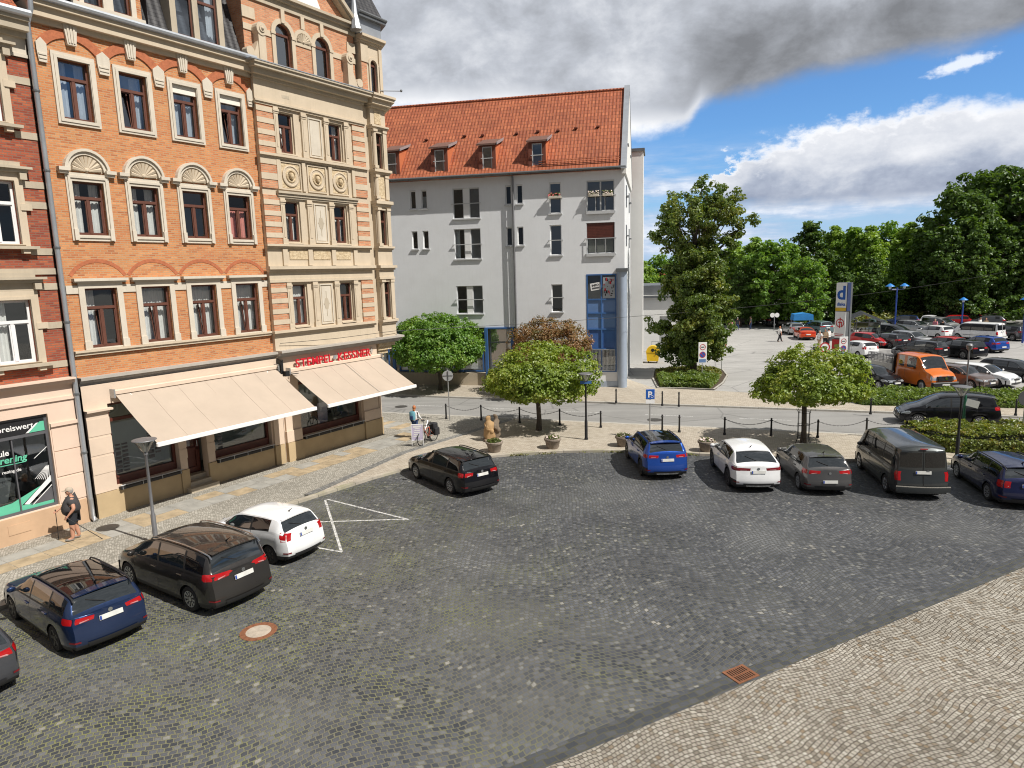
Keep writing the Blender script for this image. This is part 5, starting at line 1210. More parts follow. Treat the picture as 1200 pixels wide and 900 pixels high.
paint('orange_paint', (.62,.15,.018), 0, .4); paint('silver_paint', (.48,.49,.50), .75, .35); paint('red_paint', (.42,.014,.016), .1); paint('orange_red_paint', (.60,.065,.016), .1); paint('brown_paint', (.20,.155,.14), .55); paint('teal_grey_paint', (.16,.24,.26), .5); paint('dark_grey_paint', (.030,.031,.036), .5)
SPECS = dict(
 hatch = dict(L=4.3,W=1.79,xr=-1.30,xf=1.35,R=.315,T=[(-2.15,1.00),(-2.06,1.06),(-1.70,1.36),(-1.48,1.43),(-.85,1.475),(0,1.46),(.35,1.40),(1.15,1.0),(1.35,.96),(1.8,.88),(2.05,.79),(2.15,.70)],
   B=[(-2.15,.985),(-1.5,1.0),(0,.94),(1.1,.90),(1.8,.80),(2.15,.66)],rw=.70,ws=(.36,1.13),rwin=(-2.04,-1.66),sw=[(-1.42,-.98),(-.92,.02),(.10,.98)],doors=[(-1.02,.06),(.06,1.12)],tl=(.42,.42,.80,1.0,.86,.96),plz=.52),
 wagon = dict(L=4.62,W=1.82,xr=-1.32,xf=1.37,R=.32,T=[(-2.31,1.02),(-2.24,1.07),(-1.96,1.40),(-1.78,1.455),(-.9,1.485),(0,1.47),(.32,1.41),(1.14,1.0),(1.4,.96),(2.0,.86),(2.22,.76),(2.31,.67)],
   B=[(-2.31,1.0),(-1.6,.99),(0,.94),(1.1,.90),(1.9,.80),(2.31,.64)],rw=.715,ws=(.33,1.12),rwin=(-2.22,-1.93),sw=[(-1.92,-1.14),(-1.06,-.02),(.06,.96)],doors=[(-1.1,.02),(.02,1.10)],tl=(.36,.36,.80,.99,.86,.97),plz=.80,rails=True),
 mpv = dict(L=4.52,W=1.84,xr=-1.32,xf=1.44,R=.325,T=[(-2.26,1.06),(-2.20,1.12),(-2.02,1.52),(-1.86,1.60),(-.8,1.665),(.1,1.63),(.5,1.53),(1.42,1.07),(1.6,1.02),(2.02,.90),(2.2,.80),(2.26,.70)],
   B=[(-2.26,1.04),(-1.6,1.03),(0,.98),(1.3,.95),(1.9,.84),(2.26,.66)],rw=.745,ws=(.52,1.38),rwin=(-2.18,-1.99),sw=[(-1.94,-1.2),(-1.12,-.06),(.02,1.12)],doors=[(-1.16,-.02),(-.02,1.16)],tl=(.34,.40,.92,1.10,.97,1.09),plz=.82,rails=True),
 small = dict(L=3.95,W=1.72,xr=-1.20,xf=1.29,R=.30,T=[(-1.975,1.02),(-1.9,1.08),(-1.60,1.38),(-1.38,1.45),(-.7,1.485),(.05,1.465),(.38,1.40),(1.12,1.0),(1.3,.95),(1.72,.84),(1.9,.74),(1.975,.66)],
   B=[(-1.975,1.0),(-1.4,1.06),(0,.94),(1.0,.90),(1.7,.78),(1.975,.62)],rw=.70,ws=(.40,1.08),rwin=(-1.88,-1.56),sw=[(-1.22,-.42),(-.34,.92)],doors=[(-.38,1.02)],tl=(.24,.16,.80,1.10,.82,1.04),plz=.86),
 suv = dict(L=4.42,W=1.85,xr=-1.27,xf=1.37,R=.35,T=[(-2.21,1.10),(-2.14,1.16),(-1.90,1.50),(-1.7,1.565),(-.85,1.61),(0,1.595),(.35,1.52),(1.12,1.12),(1.35,1.07),(1.9,.97),(2.12,.86),(2.21,.76)],
   B=[(-2.21,1.08),(-1.5,1.09),(0,1.04),(1.1,1.00),(1.85,.88),(2.21,.70)],rw=.715,ws=(.38,1.10),rwin=(-2.12,-1.86),sw=[(-1.66,-1.02),(-.95,-.02),(.06,.94)],doors=[(-1.0,.02),(.02,1.10)],tl=(.38,.42,.92,1.07,.94,1.04),plz=.80,clad=True,rails=True),
 coupe = dict(L=4.5,W=1.86,xr=-1.30,xf=1.38,R=.36,T=[(-2.25,1.06),(-2.16,1.11),(-1.5,1.42),(-1.2,1.50),(-.6,1.555),(.1,1.545),(.45,1.48),(1.22,1.08),(1.4,1.04),(1.95,.95),(2.15,.84),(2.25,.74)],
   B=[(-2.25,1.04),(-1.5,1.07),(0,1.01),(1.2,.97),(1.9,.87),(2.25,.70)],rw=.70,ws=(.47,1.2),rwin=(-2.06,-1.42),sw=[(-1.34,-1.02),(-.95,0.),(.08,1.02)],doors=[(-1.0,.04),(.04,1.16)],tl=(.40,.50,.86,1.0,.88,.97),plz=.78,clad=True),
 van = dict(L=4.95,W=1.92,xr=-1.55,xf=1.50,R=.335,T=[(-2.475,1.90),(-2.42,1.945),(-1.5,1.975),(.6,1.965),(1.0,1.92),(1.3,1.78),(1.9,1.24),(2.05,1.16),(2.36,1.0),(2.475,.84)],
   B=[(-2.475,1.12),(0,1.10),(1.5,1.06),(2.0,1.0),(2.3,.86),(2.475,.70)],rw=.80,ws=(1.24,1.90),rwin=None,sw=[(-2.3,-1.15),(-1.06,.16),(.24,1.34)],doors=[(.2,1.42)],tl=(.12,.10,.72,1.05,.72,1.05),plz=.98,edge=.87),
 convertible = dict(L=4.4,W=1.8,xr=-1.25,xf=1.4,R=.32,T=[(-2.2,.98),(-2.1,1.03),(-1.5,1.08),(-1.1,1.32),(-.5,1.38),(.1,1.37),(.4,1.32),(1.1,1.0),(1.4,.95),(1.95,.84),(2.15,.74),(2.2,.66)],
   B=[(-2.2,.96),(-1.2,.97),(0,.92),(1.1,.90),(1.8,.78),(2.2,.62)],rw=.66,ws=(.42,1.06),rwin=(-1.46,-1.12),sw=[(-.95,.9)],doors=[(-.6,1.05)],tl=(.3,.45,.76,.92,.78,.9),plz=.62),
)
def sstep(a, b, x):
    t = max(0., min(1., (x-a)/(b-a))); return t*t*(3-2*t)
class Body:
    def __init__(s, sp):
        s.sp = sp; s.L = sp['L']; s.hw = sp['W']/2; s.zs = sp.get('zs', .20)
        s.Tx, s.Tz = zip(*sp['T']); s.Bx, s.Bz = zip(*sp['B']); s.e0 = s.L/2
    def top(s, x): return smooth_interp(s.Tx, s.Tz, x)
    def belt(s, x): return smooth_interp(s.Bx, s.Bz, x)
    def w(s, x):
        c = .55; t = max(0, (-x-(s.e0-c))/c); f = 1-.13*t**2.6
        c = 1.0; t = max(0, (x-(s.e0-c))/c); f *= 1-s.sp.get('ft',.20)*t**2.4
        return s.hw*f
    def sill(s, x):
        z = s.zs+.03*sstep(.6,1,abs(x)/s.e0)
        Ra = s.sp['R']+.055
        for xw in (s.sp['xr'], s.sp['xf']):
            d = Ra*Ra-(x-xw)**2
            if d > 0: z = max(z, s.sp['R']+sqrt(d)*.98)
        return z
    def section(s, x):      # right half (y>0), from sill to roof centre: 6 lower, 5 greenhouse side, 5 roof
        w = s.w(x); S = s.sill(x); Bz = s.belt(x); T = s.top(x); gh = max(.02, T-Bz); P_ = []
        z0 = s.zs
        for f in (0,.16,.36,.58,.80,.93,1.0):
            z = S+(Bz-S)*f; q = (z-z0)/(Bz-z0)
            k = .95+.05*sstep(0,.22,q)-.0*q; k -= .012*sstep(.30,.5,q)*(1-sstep(.55,.72,q)); k -= .05*sstep(.78,1.0,q)
            P_.append((w*k, z))
        g = sstep(.10,.42,gh); ed = lerp(.40, s.sp.get('edge',.84), g); rw = lerp(.90, s.sp['rw']/.95, g); wb = P_[-1][0]
        for f in (.10,.35,.65,.92,1.0):
            bow = .018*sin(pi*f)*g
            P_.append((lerp(wb, w*rw, f**lerp(.8,1.0,g))+bow, Bz+gh*ed*f))
        we, ze = P_[-1]
        for f in (.07,.2,.45,.75,1.0): P_.append((we*(1-f), ze+(T-ze)*(1-(1-f)**2.3)))
        return P_
    def D(s, x, y, z):      # shapes the ends: tail leans in towards the top, nose rakes
        sp = s.sp
        fr = sp.get('tailshape', [(.18,.16),(.32,.02),(.45,0),(.62,.02),(.80,.07),(1.0,.10),(1.15,.12),(2.0,.20)])
        fn = sp.get('noseshape', [(.18,.14),(.30,.02),(.48,0),(.62,.04),(.76,.13),(.95,.30),(1.2,.3)])
        t = 1-sstep(0,.5,x+s.e0)
        if t > 0: x += interp([a for a,_ in fr],[b for _,b in fr],z)*t
        t = 1-sstep(0,.6,s.e0-x)
        if t > 0: x -= interp([a for a,_ in fn],[b for _,b in fn],z)*t
        return (x,y,z)
    def side_y(s, x, z):
        P_ = s.section(x)
        for i in range(len(P_)-1):
            if P_[i][1] <= z <= P_[i+1][1]: t = (z-P_[i][1])/(P_[i+1][1]-P_[i][1]+1e-9); return lerp(P_[i][0],P_[i+1][0],t)
        return P_[0][0] if z < P_[0][1] else P_[10][0]
    def cap_pt(s, y, z, end=-1, off=0.0):
        x = end*s.e0; w = s.side_y(x, z); b = .09*max(0.,1-(y/max(w,.1))**2)
        return s.D(x+end*(b+off), y, z)
    def perim(s, q, z, end=-1, sgn=1, off=.006):      # q<0 on the side (distance from the end), q>0 across the end face
        if q <= 0:
            x = end*(s.e0+q); y = s.side_y(x, z)+off; p = s.D(x,y,z)
        else:
            w = s.side_y(end*s.e0, z); p = s.cap_pt(max(0,w-q), z, end, off)
        return (p[0], sgn*p[1], p[2])
def make_car(name, label, cat, kind, pnt, loc, rz, group=None, rims='rim', spokes=10, glassroof=False, detail=2, tail='tail', front=True, over=None, hubs=False, glassm=None, blackroof=False):
    sp = dict(SPECS[kind]);
    if over: sp.update(over)
    B = Body(sp); e = B.e0
    root = thing(name, label, cat, loc, rz, group)
    xs = {-e, e}; n = int(sp['L']/(.11 if detail > 1 else .16))
    for i in range(n+1): xs.add(-e+sp['L']*i/n)
    for xw in (sp['xr'],sp['xf']):
        Ra = sp['R']+.055; h = sqrt(max(0,Ra*Ra-(B.zs-sp['R'])**2))
        for k in range(13): xs.add(xw+h*cos(pi*k/12)*1.0)
    marks = []
    for a,b in sp['sw']: marks += [a,b]
    if sp['rwin']: marks += list(sp['rwin'])
    marks += list(sp['ws'])
    gaps = sorted(set([v for d in sp['doors'] for v in d]))
    for g in gaps: marks += [g-.009,g+.009]
    for k in (.03,.07,.14,.22): marks += [-e+k, e-k]
    xs = sorted(xs)
    xs = [x for x in xs if all(abs(x-m) > .022 for m in marks)] + marks
    xs = sorted(set(round(x,4) for x in xs if -e <= x <= e))
    if xs[0] > -e: xs.insert(0,-e)
    if xs[-1] < e: xs.append(e)
    secs = [B.section(x) for x in xs]; K = len(secs[0])
    paint_ = P[pnt]; gl = glassm or M['cglass']
    meshes = {}
    def mb(key):
        if key not in meshes: meshes[key] = {}
        return meshes[key]
    V = {}
    def vert(i,k,s):
        y, z = secs[i][k]; return B.D(xs[i], s*y, z)
    faces = {}
    def put(key, vs, mi=0): faces.setdefault(key, []).append((vs, mi))
    for i in range(len(xs)-1):
        xm = (xs[i]+xs[i+1])/2
        isgap = any(abs(xm-g) < .0092 for g in gaps); dz = secs[i][11][1]-B.belt(xm)
        door = None
        for d, (a,b) in enumerate(sp['doors']):
            if a < xm < b: door = d
        for k in range(K-1):
            for s in (1,-1):
                key, mi = 'body', 0
                if k < 6:
                    if k == 0: mi = 1 if sp.get('clad') or secs[i][0][1] < .3 else 0
                    if sp.get('clad') and k == 1: mi = 1
                    if isgap and k >= 1: mi = 1
                    elif door is not None and k >= 1: key = 'door%d%d' % (door, s)
                elif k < 11:
                    win = None
                    for a,b in sp['sw']:
                        if a < xm < b and secs[i][11][1]-secs[i][6][1] > .14 and secs[i+1][11][1]-secs[i+1][6][1] > .14: win = (a,b)
                    if win and 7 <= k <= 9: key = 'sglass'+str(s)+str(win[0])
                    elif k in (7,8,9) and not sp.get('bp') and min(a for a,b in sp['sw']) < xm < max(b for a,b in sp['sw']): mi = 1
                    elif k == 6 and not sp.get('bp') and min(a for a,b in sp['sw']) < xm < max(b for a,b in sp['sw']): mi = 1
                else:
                    if sp['ws'][0] < xm < sp['ws'][1] and k >= 12: key = 'windscreen'
                    elif sp['rwin'] and sp['rwin'][0] < xm < sp['rwin'][1] and k >= 12: key = 'rear_window'
                    elif glassroof and sp['sw'][0][0]-.1 < xm < sp['ws'][0]-.1 and k >= 12: key = 'glass_roof'
                    elif blackroof and sp['sw'][0][0] < xm < sp['ws'][0]: mi = 1
                q = [(i,k,s),(i+1,k,s),(i+1,k+1,s),(i,k+1,s)]
                if s < 0: q = q[::-1]
                put(key, q, mi)
    b = {}
    def to_mb(key):
        m = MB(); idx = {}
        for vs, mi in faces[key]:
            f = []
            for v in vs:
                if v[1] == K-1: v = (v[0],v[1],1)
                if v not in idx: idx[v] = len(m.v); m.v.append(vert(*v))
                f.append(idx[v])
            if len(set(f)) > 2: m.f.append([q for j,q in enumerate(f) if q not in f[:j]]); m.m.append(mi)
        return m
    bm_ = to_mb('body')
    # end caps with a slight bulge
    for end, i in ((-1,0),(1,len(xs)-1)):
        S = secs[i]; NC = 8; k0 = len(bm_.v)
        for k in range(K):
            for j in range(NC+1):
                yy = S[k][0]*(2*j/NC-1); bb = .09*(1-(2*j/NC-1)**2)*(1 if k < 12 else max(0,1-(k-11)/4)); bm_.v.append(B.D(xs[i]+end*bb, yy, S[k][1]))
        for k in range(K-1):
            for j in range(NC):
                f = [k0+k*(NC+1)+j, k0+k*(NC+1)+j+1, k0+(k+1)*(NC+1)+j+1, k0+(k+1)*(NC+1)+j]
                bm_.f.append(f if end > 0 else f[::-1]); bm_.m.append(1 if S[k+1][1] < (.46 if sp.get('clad') else .36) else 0)
    # underbody
    for x0,x1 in ((-e+.15,sp['xr']-sp['R']-.06),(sp['xr']+sp['R']+.06,sp['xf']-sp['R']-.06),(sp['xf']+sp['R']+.06,e-.2)): bm_.box(x0,x1,-B.hw*.9,B.hw*.9,B.zs+.01,.55,2)
    bm_.box(-e+.3,e-.4,-B.hw*.55,B.hw*.55,B.zs+.02,.7,2)
    body = bm_.build('body', [paint_, M['ctrim'], M['cunder']], root, 38)
    for key, nm in (('windscreen','windscreen'),('rear_window','rear_window'),('glass_roof','roof_window')):
        if key in faces: to_mb(key).build(nm, gl if key != 'glass_roof' else M['ctint'], root, 60)
    for d in range(len(sp['doors'])):
        for s in (1,-1):
            key = 'door%d%d' % (d,s)
            dm = to_mb(key).build('door', paint_, root, 38)
            a, b_ = sp['doors'][d]; xh = a+.17; zb = B.belt(xh)-.11; y = B.side_y(xh, zb)
            if detail > 1:
                h = MB(); h.bbox(xh-.10,xh+.10,y-.005,y+.03,zb-.018,zb+.018,.01)
                if s < 0: h.v = [(v[0],-v[1],v[2]) for v in h.v]; h.f = [f[::-1] for f in h.f]
                h.build('handle', paint_, dm)
            for w in [k for k in faces if k.startswith('sglass'+str(s))]:
                wx = float(w[len('sglass'+str(s)):])
                we = [q for q in sp['sw'] if abs(q[0]-wx) < 1e-6][0]; mid = (we[0]+we[1])/2
                if a <= mid <= b_: to_mb(w).build('window', gl, dm, 60); faces[w] = None
            for w in [k for k in faces if faces[k] is None]: del faces[w]
    for w in [k for k in faces if k.startswith('sglass')]: to_mb(w).build('side_window', M['ctint'] if kind != 'van' else gl, root, 60)
    # wheels
    wr = random.Random(len(bm_.v))
    for xw in (sp['xr'],sp['xf']):
        for s in (1,-1):
            R = sp['R']; ww = .21; yo = B.w(max(-e+.3,min(e-.3,xw)))*.985
            t = MB(); t.lathe([(R*.66,-ww),(R*.9,-ww),(R*.985,-ww*.86),(R,-ww*.5),(R*.985,-.03),(R*.92,0),(R*.68,-.004),(R*.66,-.02)], (0,0,0), 22, 0, 'y')
            wh = MB(); wh.lathe([(R*.675,-.03),(R*.64,-.012),(R*.60,-.02),(R*.58,-.07),(.0,-.075)], (0,0,0), 22, 0, 'y')
            rimb = MB()
            k = spokes
            for j in range(k):
                a = 2*pi*j/k; c_, s_ = cos(a), sin(a); wsp = .028 if k > 7 else .05
                p = lambda r, o, yy: (r*c_-o*s_, yy, r*s_+o*c_)
                rimb.add([p(.05,-wsp*.7,-.05),p(R*.63,-wsp,-.015),p(R*.63,wsp,-.015),p(.05,wsp*.7,-.05),p(.05,-wsp*.7,-.025),p(R*.63,-wsp*.8,-.005),p(R*.63,wsp*.8,-.005),p(.05,wsp*.7,-.025)],[(0,1,2,3),(7,6,5,4),(0,4,5,1),(2,6,7,3),(1,5,6,2),(3,7,4,0)])
            rimb.lathe([(.065,-.06),(.065,-.018),(.0,-.012)], (0,0,0), 12, 0, 'y'); rimb.lathe([(R*.675,-.03),(R*.655,-.004),(R*.61,-.008),(R*.60,-.03)], (0,0,0), 22, 0, 'y')
            if hubs: rimb.lathe([(R*.6,-.03),(R*.45,-.006),(0,-.001)], (0,0,0), 18, 0, 'y')
            M4 = Matrix.Translation((xw, s*yo, R)) @ (Matrix.Identity(4) if s > 0 else Matrix.Rotation(pi,4,'Z'))
            wo = thing_part('wheel', root)
            t.xf(M4).build('tyre', M['tyre'], wo, 40); 
            wh.xf(M4).build('brake_disc', M['rimdark'], wo, 40); rimb.xf(M4).build('rim', M[rims], wo, 40)
    # lamps
    def lamp(nm, end, s, qs, qc, zs0, zs1, zc0, zc1, mat, off=.008):
        m = MB(); N = 9
        for j in range(N+1):
            q = -qs+(qs+qc)*j/N; t = j/N; z0 = lerp(zs0,zc0,t); z1 = lerp(zs1,zc1,t)
            if j == 0: mid = (z0+z1)/2; z0 = lerp(mid,z0,.45); z1 = lerp(mid,z1,.75)
            for r in range(4): m.v.append(B.perim(q, lerp(z0,z1,r/3), end, s, off if 0 < r < 3 and 0 < j < N else off*.3))
        for j in range(N):
            for r in range(3):
                f = [j*4+r,(j+1)*4+r,(j+1)*4+r+1,j*4+r+1]; m.f.append(f if end*s > 0 else f[::-1]); m.m.append(0)
        return m.build(nm, mat, root, 60)
    a = sp['tl']
    for s in (1,-1): lamp('tail_light', -1, s, a[0], a[1], a[2], a[3], a[4], a[5], M[tail])
    if detail > 1 and kind != 'van':
        for s in (1,-1): m_ = lamp('reversing_lens', -1, s, -.12, a[1]*.78, lerp(a[2],a[3],.12), lerp(a[2],a[3],.38), lerp(a[4],a[5],.15), lerp(a[4],a[5],.4), M['lenspale'], .0095)
    hz = B.top(e)-.02
    hl = sp.get('hl', (.50,.30,hz-.06,hz+.10,hz-.10,hz+.02))
    if front:
        for s in (1,-1): lamp('headlight', 1, s, *hl, M['head'])
    def endpatch(nm, end, y0, y1, z0, z1, mat, off=.012, ny=8, nz=2, par=root, inset=0.0):
        m = MB()
        for j in range(ny+1):
            for r in range(nz+1):
                z = lerp(z0,z1,r/nz); y = lerp(y0,y1,j/ny)
                if inset: y *= 1-inset*(1-r/nz)
                m.v.append(B.cap_pt(y, z, end, off))
        for j in range(ny):
            for r in range(nz):
                f = [j*(nz+1)+r,(j+1)*(nz+1)+r,(j+1)*(nz+1)+r+1,j*(nz+1)+r+1]; m.f.append(f if end > 0 else f[::-1]); m.m.append(0)
        return m.build(nm, mat, par, 60)
    def plate(end, z):
        p = B.cap_pt(0,z,end,.015); p2 = B.cap_pt(0,z+.11,end,.015); m = MB(); d = .012*end
        m.add([(p[0],-.26,p[2]),(p[0],.26,p[2]),(p2[0],.26,p2[2]),(p2[0],-.26,p2[2]),(p[0]+d,-.26,p[2]),(p[0]+d,.26,p[2]),(p2[0]+d,.26,p2[2]),(p2[0]+d,-.26,p2[2])],[(0,1,2,3),(7,6,5,4),(0,4,5,1),(2,6,7,3),(1,5,6,2),(3,7,4,0)])
        o = m.build('number_plate', M['plate'], root); m = MB(); d2 = d*1.25; ys = (.21,.255) if end < 0 else (-.255,-.21)
        m.quad((p[0]+d2,ys[0],p[2]+.008),(p[0]+d2,ys[1],p[2]+.008),(p2[0]+d2,ys[1],p2[2]-.008),(p2[0]+d2,ys[0],p2[2]-.008)); m.build('blue_band', M['plateblue'], o)
    plate(-1, sp['plz'])
    if kind != 'van': endpatch('bumper_trim', -1, -.62*B.hw, .62*B.hw, .27, .40, M['ctrim'], .014, inset=.1)
    if sp.get('clad'): endpatch('skid_plate', -1, -.5*B.hw, .5*B.hw, .25, .33, M['chrome'], .022, inset=.08)
    if front:
        plate(1, .42); endpatch('grille', 1, -.34, .34, .54, min(.70,hz-.02), M['ctrim'], .012, inset=.08); endpatch('air_intake', 1, -.6, .6, .26, .40, M['ctrim'], .012, inset=.1)
        m = MB(); p = B.cap_pt(0,.66,1,.02); m.cyl((p[0]-.02,0,p[2]),(p[0]+.005,0,p[2]),.055,n=14); m.build('badge', M['chrome'], root)
    if detail > 1 and kind != 'van':
        zb_ = sp['plz']+.17 if sp['plz'] > .7 else .88
        p = B.cap_pt(0,zb_,-1,.01); m = MB(); m.cyl((p[0]+.01,0,p[2]),(p[0]-.008,0,p[2]),.05,n=14); m.build('badge', M['chrome'], root)
        # wiper on the rear window, aerial
        if sp['rwin']:
            x0 = sp['rwin'][0]+.02; x1 = (sp['rwin'][0]+sp['rwin'][1])/2
            p = B.D(x0,0,B.top(x0)+.015); q = B.D(x1,.38,B.top(x1)-.005); m = MB(); m.tube([p,((p[0]+q[0])/2,.22,(p[2]+q[2])/2+.01),q],.011,5); m.build('wiper', M['ctrim'], root)
        xa = sp['rwin'][1]+.28 if sp['rwin'] else -1.9; z = B.top(xa); m = MB(); m.tube([(xa+.05,0,z-.01),(xa-.03,0,z+.06),(xa-.14,0,z+.13)],[.03,.014,.006],6); m.build('aerial', M['ctrim'], root)
        xs0 = sp['rwin'][1]; m = MB(); N = 8; ky = sp['rw']*B.hw*.92
        for j in range(N+1):
            y = ky*(2*j/N-1); zz = B.top(xs0+.12)-.05*(2*j/N-1)**2; m.v += [(xs0+.14,y,zz+.004),(xs0-.07+.05*(2*j/N-1)**2,y,zz-.012),(xs0-.06+.05*(2*j/N-1)**2,y,zz-.045)]
        for j in range(N):
            for r in (0,1): m.f.append([3*j+r,3*j+r+1,3*j+4+r,3*j+3+r]); m.m.append(0)
        m.build('spoiler', paint_, root, 60)
        for s in (1,-1):
            m = MB(); pp = [B.perim(q, .47, -1, s, .012) for q in (-.16,-.08,-.01,.1)]; pq = [B.perim(q, .43, -1, s, .012) for q in (-.16,-.08,-.01,.1)]
            for j in range(3): f = [pp[j],pq[j],pq[j+1],pp[j+1]]; m.quad(*(f if s > 0 else f[::-1]))
            m.build('reflector', M['taildark'], root)
    if kind == 'van':
        for s in (1,-1): endpatch('rear_window', -1, .05 if s > 0 else -.74, .74 if s > 0 else -.05, 1.22, 1.74, gl, .008, 4, 2)
        endpatch('bumper', -1, -.9, .9, .34, .52, paint_, .08, 8, 2); endpatch('bumper_top', -1, -.9, .9, .521, .56, M['chrome'], .083, 8, 1)
        m = MB(); p = B.cap_pt(0,1.0,-1,.004); p2 = B.cap_pt(0,1.88,-1,.004); p3 = B.cap_pt(0,.55,-1,.004); m.tube([p3,p,p2],.008,4); m.build('door_gap', M['ctrim'], root)
        m = MB(); p = B.cap_pt(-.14,1.0,-1,.012); m.cyl((p[0]+.01,-.14,p[2]+.06),(p[0]-.01,-.14,p[2]+.06),.06,n=14); m.build('badge', M['chrome'], root)
        for s in (1,-1):
            m = MB(); m.tube([B.D(x, s*(B.side_y(x,.62)+.004), .62) for x in (-1.1,-.4,.3,.9)], .02, 4); m.build('side_strip', M['ctrim'], root)
        m = MB(); p = B.cap_pt(0,1.87,-1,.01); m.box(p[0]-.02,p[0]+.03,-.12,.12,1.86,1.89); m.build('brake_light', M['tail'], root)
    # mirrors, rails
    xm_ = sp['sw'][-1][1]-.16; zm = B.belt(xm_)+.07
    for s in (1,-1):
        y = B.side_y(xm_, B.belt(xm_)); m = MB(); m.ball((xm_+.02, s*(y+.13), zm+.03), .105, 6, 0, (.55,1.0,.72)); m.box(xm_-.02,xm_+.05,min(s*(y-.02),s*(y+.1)),max(s*(y-.02),s*(y+.1)),zm-.03,zm+.01,1); m.build('mirror', [paint_ if kind != 'small2' else M['ctrim'], M['ctrim']], root, 50)
    if sp.get('rails') and detail > 1:
        for s in (1,-1):
            pts = []
            for x in [lerp(sp['sw'][0][0]-.05, sp['ws'][0]-.1, k/8) for k in range(9)]:
                q = B.section(x)[11]; pts.append((x, s*(q[0]-.03), q[1]+.055))
            pts = [(pts[0][0]-.08,pts[0][1],pts[0][2]-.07)]+pts+[(pts[-1][0]+.1,pts[-1][1],pts[-1][2]-.085)]; m = MB(); m.tube(pts,.02,6); m.build('roof_rail', M['chrome'] if over and over.get('chromerails') else M['ctrim'], root, 60)
    return root
def thing_part(name, par):
    o = bpy.data.objects.new(name, None); COL.objects.link(o); o.parent = par; return o
def by_left_wheels(kind, fl, rl, z=0.0):
    A, Bp = at(*fl, z), at(*rl, z); d = (A-Bp); d.z = 0; d.normalize(); right = Vector((d.y,-d.x,0)); sp = SPECS[kind]
    mid = (A+Bp)/2 + right*(sp['W']/2*.97); c = mid - d*((sp['xf']+sp['xr'])/2); c.z = z
    return c, atan2(d.y,d.x)
def by_rear(kind, rc, ang, z=0.0):      # rear bumper centre on the ground, heading
    d = Vector((cos(ang),sin(ang),0)); c = at(*rc, z)+d*(SPECS[kind]['L']/2); c.z = z; return c, ang
def by_rl(kind, rl, ang, z=0.0):        # rear left wheel, heading
    d = Vector((cos(ang),sin(ang),0)); right = Vector((d.y,-d.x,0)); sp = SPECS[kind]
    c = at(*rl, z)+right*(sp['W']/2*.97)-d*sp['xr']; c.z = z; return c, ang
g1 = 'cars parked along the shop side of the square'; g2 = 'cars parked in the row at the far edge of the square'
H = lambda dx, dy: atan2(dy, dx)
pl = by_rl('wagon', (66,763), H(-.80,.60)); focus = make_car('parked_car','dark blue estate car with panoramic roof, second from the left edge','car','wagon','dark_blue_paint',*pl,group=g1,rims='rimdark',spokes=5,glassroof=True,over=dict(tl=(.40,.42,.84,1.0,.88,.97)))
d_ = Vector((cos(pl[1]),sin(pl[1]),0)); r_ = Vector((d_.y,-d_.x,0))
corner = at(26,806); a_ = H(-.80,.60); d_ = Vector((cos(a_),sin(a_),0)); r_ = Vector((d_.y,-d_.x,0))
make_car('parked_car','grey hatchback cut off by the left picture edge, only its tail showing','car','hatch','steel_grey_paint',corner+d_*2.1-r_*.80,a_,group=g1,tail='tail')
pl = by_left_wheels('mpv', (144.5,680.3), (222.7,714)); pl = (by_rl('mpv',(222.7,714),pl[1])); make_car('parked_car','grey brown people carrier with silver roof rails beside the white hatchback','car','mpv','grey_brown_paint',*pl,group=g1,spokes=10,over=dict(chromerails=True)).scale = (1.09,1.05,1.04)
pl = by_rl('small', (317,661.7), H(-.86,.51)); make_car('parked_car','white three door hatchback parked by the white painted lines','car','small','white_paint',*pl,group=g1,rims='rimdark',spokes=7).scale = (.97,.97,.97)
pl = by_left_wheels('wagon',(487.3,560.7),(528,579)); make_car('parked_car','black estate car parked alone by the kerb near the bicycles','car','wagon','black_paint',*pl,group=g2,spokes=10)
a_ = H(-.03,1); make_car('parked_car','bright blue compact car below the blue parking sign','car','suv','blue_paint_bright',*by_rear('suv',(782.5,563.5),H(-.045,1)),group=g2,glassroof=True,spokes=5,rims='rimdark',over=dict(L=4.3))
make_car('parked_car','white coupe like off-roader with dark red tail lights','car','coupe','white_paint',*by_left_wheels('coupe',(833.5,546),(853,570)),group=g2,tail='taildark',rims='rimdark',spokes=5,glassroof=False)
make_car('parked_car','mid grey hatchback between the white off-roader and the dark van','car','hatch','mid_grey_paint',*by_left_wheels('hatch',(911,549.5),(935,573.5)),group=g2,spokes=10)
make_car('parked_van','dark grey passenger van with two rear windows beside the hedge','van','van','van_grey_paint',*by_left_wheels('van',(1005,548),(1038,577.5)),group=g2,spokes=6,glassm=M['ctint'],over=dict(chromerails=False))
make_car('parked_car','navy blue estate car at the right picture edge by the hedge','car','wagon','navy_paint',*by_left_wheels('wagon',(1121,560.5),(1154.5,585)),group=g2,spokes=10,over=dict(tl=(.3,.2,.74,1.0,.76,.98)))
make_car('passing_car','black people carrier driving along the street behind the hedge','car','mpv','black_paint',*by_left_wheels('mpv',(1080,499),(1143,501.5),.004),spokes=10,over=dict(L=4.6))
